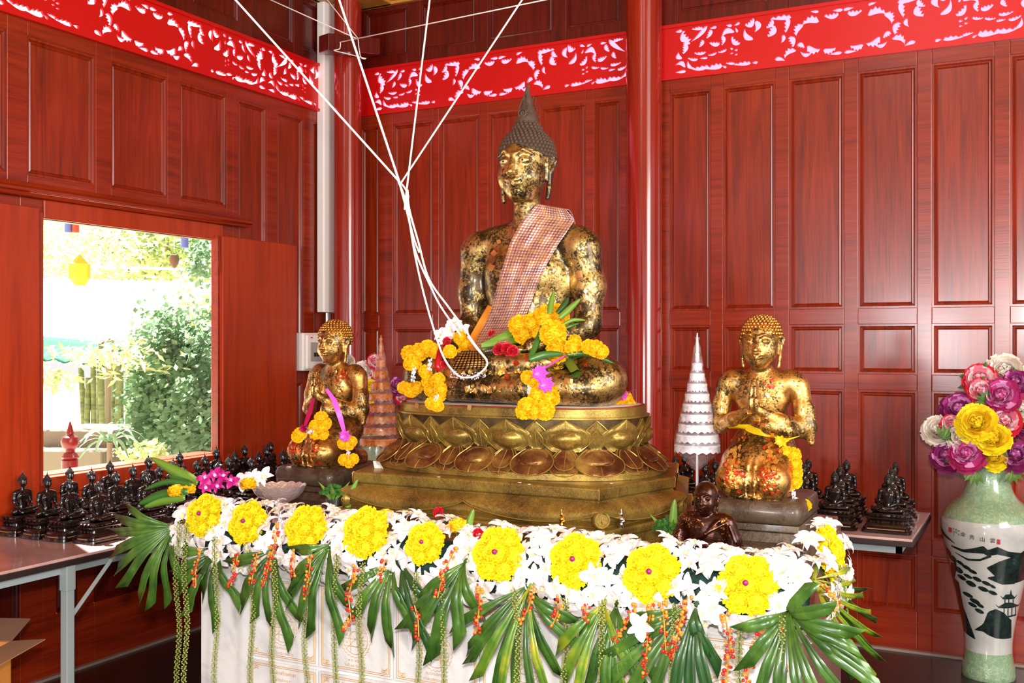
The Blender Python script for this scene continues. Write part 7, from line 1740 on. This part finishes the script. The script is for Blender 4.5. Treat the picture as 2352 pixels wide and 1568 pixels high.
# garden steps and low wall
b = MB(); c_ = at(185, 1010, 8.8)
b.box((-0.45, -0.3, 0), (0.35, 0.7, c_.z+0.55-0.06)); b.box((-0.35, 0.0, 0), (0.30, 0.7, c_.z+0.55+0.08)); o = b.build('garden_steps', plain('grey_concrete_steps', '8c8474', 0.9), None, smooth=0); o.location = (c_.x, c_.y, -0.55); o.rotation_euler = (0, 0, R(20)); tag(o, 'grey concrete garden steps outside behind the turned post', 'steps'); bevel(o, 0.01, 1)
c_ = at(420, 970, 10.2); b = MB(); b.box((-1.6, -0.15, 0), (1.6, 0.15, 0.95)); o = b.build('garden_wall', plain('cream_garden_wall', 'e8e0c8', 0.9), None, smooth=0); o.location = (c_.x, c_.y, -0.55); o.rotation_euler = (0, 0, R(27)); tag(o, 'low cream garden wall behind the shrub outside', 'wall'); bevel(o, 0.01, 1)
# turned newel post of the terrace rail
c_ = at(161, 1010, 6.35); e = empty('terrace_post', (c_.x, c_.y, -0.02), 0, 'turned red wooden terrace post with a pointed ball top just outside the window', 'post'); z1 = at(161, 968, 6.35).z+0.02
b = MB(); b.lathe([(0.05, 0), (0.05, z1-0.235), (0.040, z1-0.228), (0.052, z1-0.215), (0.040, z1-0.195), (0.028, z1-0.185), (0.028, z1-0.17), (0.045, z1-0.155), (0.054, z1-0.125), (0.045, z1-0.095), (0.022, z1-0.08), (0.024, z1-0.072), (0.020, z1-0.06), (0.004, z1)], 24); b.build('post', plain('faded_red_wood', '7c2420', 0.3), e)
# small rosette plant
c_ = at(252, 1015, 7.6); e = empty('rosette_plant', (c_.x, c_.y, -0.55), 0, 'small plant with arching strap leaves outside the window', 'plant'); b = MB(); h = c_.z+0.55
for k in range(16):
    a = k*2.4; el = 0.9-0.05*k; P = []
    for i in range(6):
        t = i/5; rr = 0.26*t; z = h+0.10*math.sin(t*2.6)*(1.2-0.05*k)-0.12*t*t*(0.3+0.06*k); d = Vector((math.cos(a), math.sin(a), 0)); s_ = Vector((-d.y, d.x, 0))*0.020*math.sin(PI*(0.1+0.88*t)); P.append([d*rr+Vector((0, 0, z))-s_, d*rr+Vector((0, 0, z-0.004)), d*rr+Vector((0, 0, z))+s_])
    b.grid(P)
b.build('leaves', lf_g, e, smooth=60); b = MB(); b.tube([(0, 0, 0), (0, 0, h)], 0.02, 8); b.build('stem', bark, e)
tree(325, 1042, 8.0, (0.16, 0.16, 0.06), 200, 0.06, lf_y, 'low yellow green plant at the foot of the window view', 'plant', 0.0, 'ground_plant')
# hanging lanterns, balloon, wire
lan = plain('yellow_paper_lantern', 'f4e23a', 0.7); brn = plain('brown_paper', '7c5a48', 0.7); blu = plain('blue_paper', '6a80c8', 0.7)
def lantern(px, py, d, s_, mt, label, name='paper_lantern', shape=None):
    c_ = at(px, py, d); e = empty(name, c_, 0, label, 'lantern'); b = MB(); b.lathe(shape or [(0.002, s_*1.1), (s_*.5, s_*.55), (s_*.62, s_*.5), (s_*.62, -s_*.35), (s_*.45, -s_*.55), (s_*.3, -s_*.8), (0.002, -s_*.8)], 6 if shape is None else 20); b.build('lantern_body', mt, e, smooth=30)
    b = MB(); b.tube([(0, 0, s_), (0, 0, 5.0-c_.z)], 0.006, 4); b.build('cord', string_mat, e); return e
lantern(183, 625, 8.2, 0.13, lan, 'yellow hexagonal paper lantern hanging outside at upper left')
lantern(400, 597, 9.5, 0.10, brn, 'small brown drop-shaped lantern hanging outside at upper right', 'drop_lantern', [(0.002, 0.05), (0.035, 0.045), (0.047, 0.01), (0.04, -0.03), (0.012, -0.07), (0.002, -0.075)])
for px, py, mt, lb in ((157, 505, blu, 'blue paper lantern tail at the top left of the window view'), (175, 505, plain('red_paper', 'e05030', 0.7), 'red paper lantern tail at the top left of the window view'), (424, 540, blu, 'blue paper lantern tail at the top right of the window view')):
    lantern(px, py, 8.4, 0.09, mt, lb, 'paper_tail', [(0.002, 0.1), (0.03, 0.1), (0.03, -0.1), (0.002, -0.1)])
b = MB(); b.tube([at(60, 608, 13.4), at(520, 620, 13.4)], 0.02, 6); o = b.build('overhead_wire', plain('white_cable', 'f0f0f0', 0.5), None); tag(o, 'white overhead cable crossing the upper window view', 'cable')
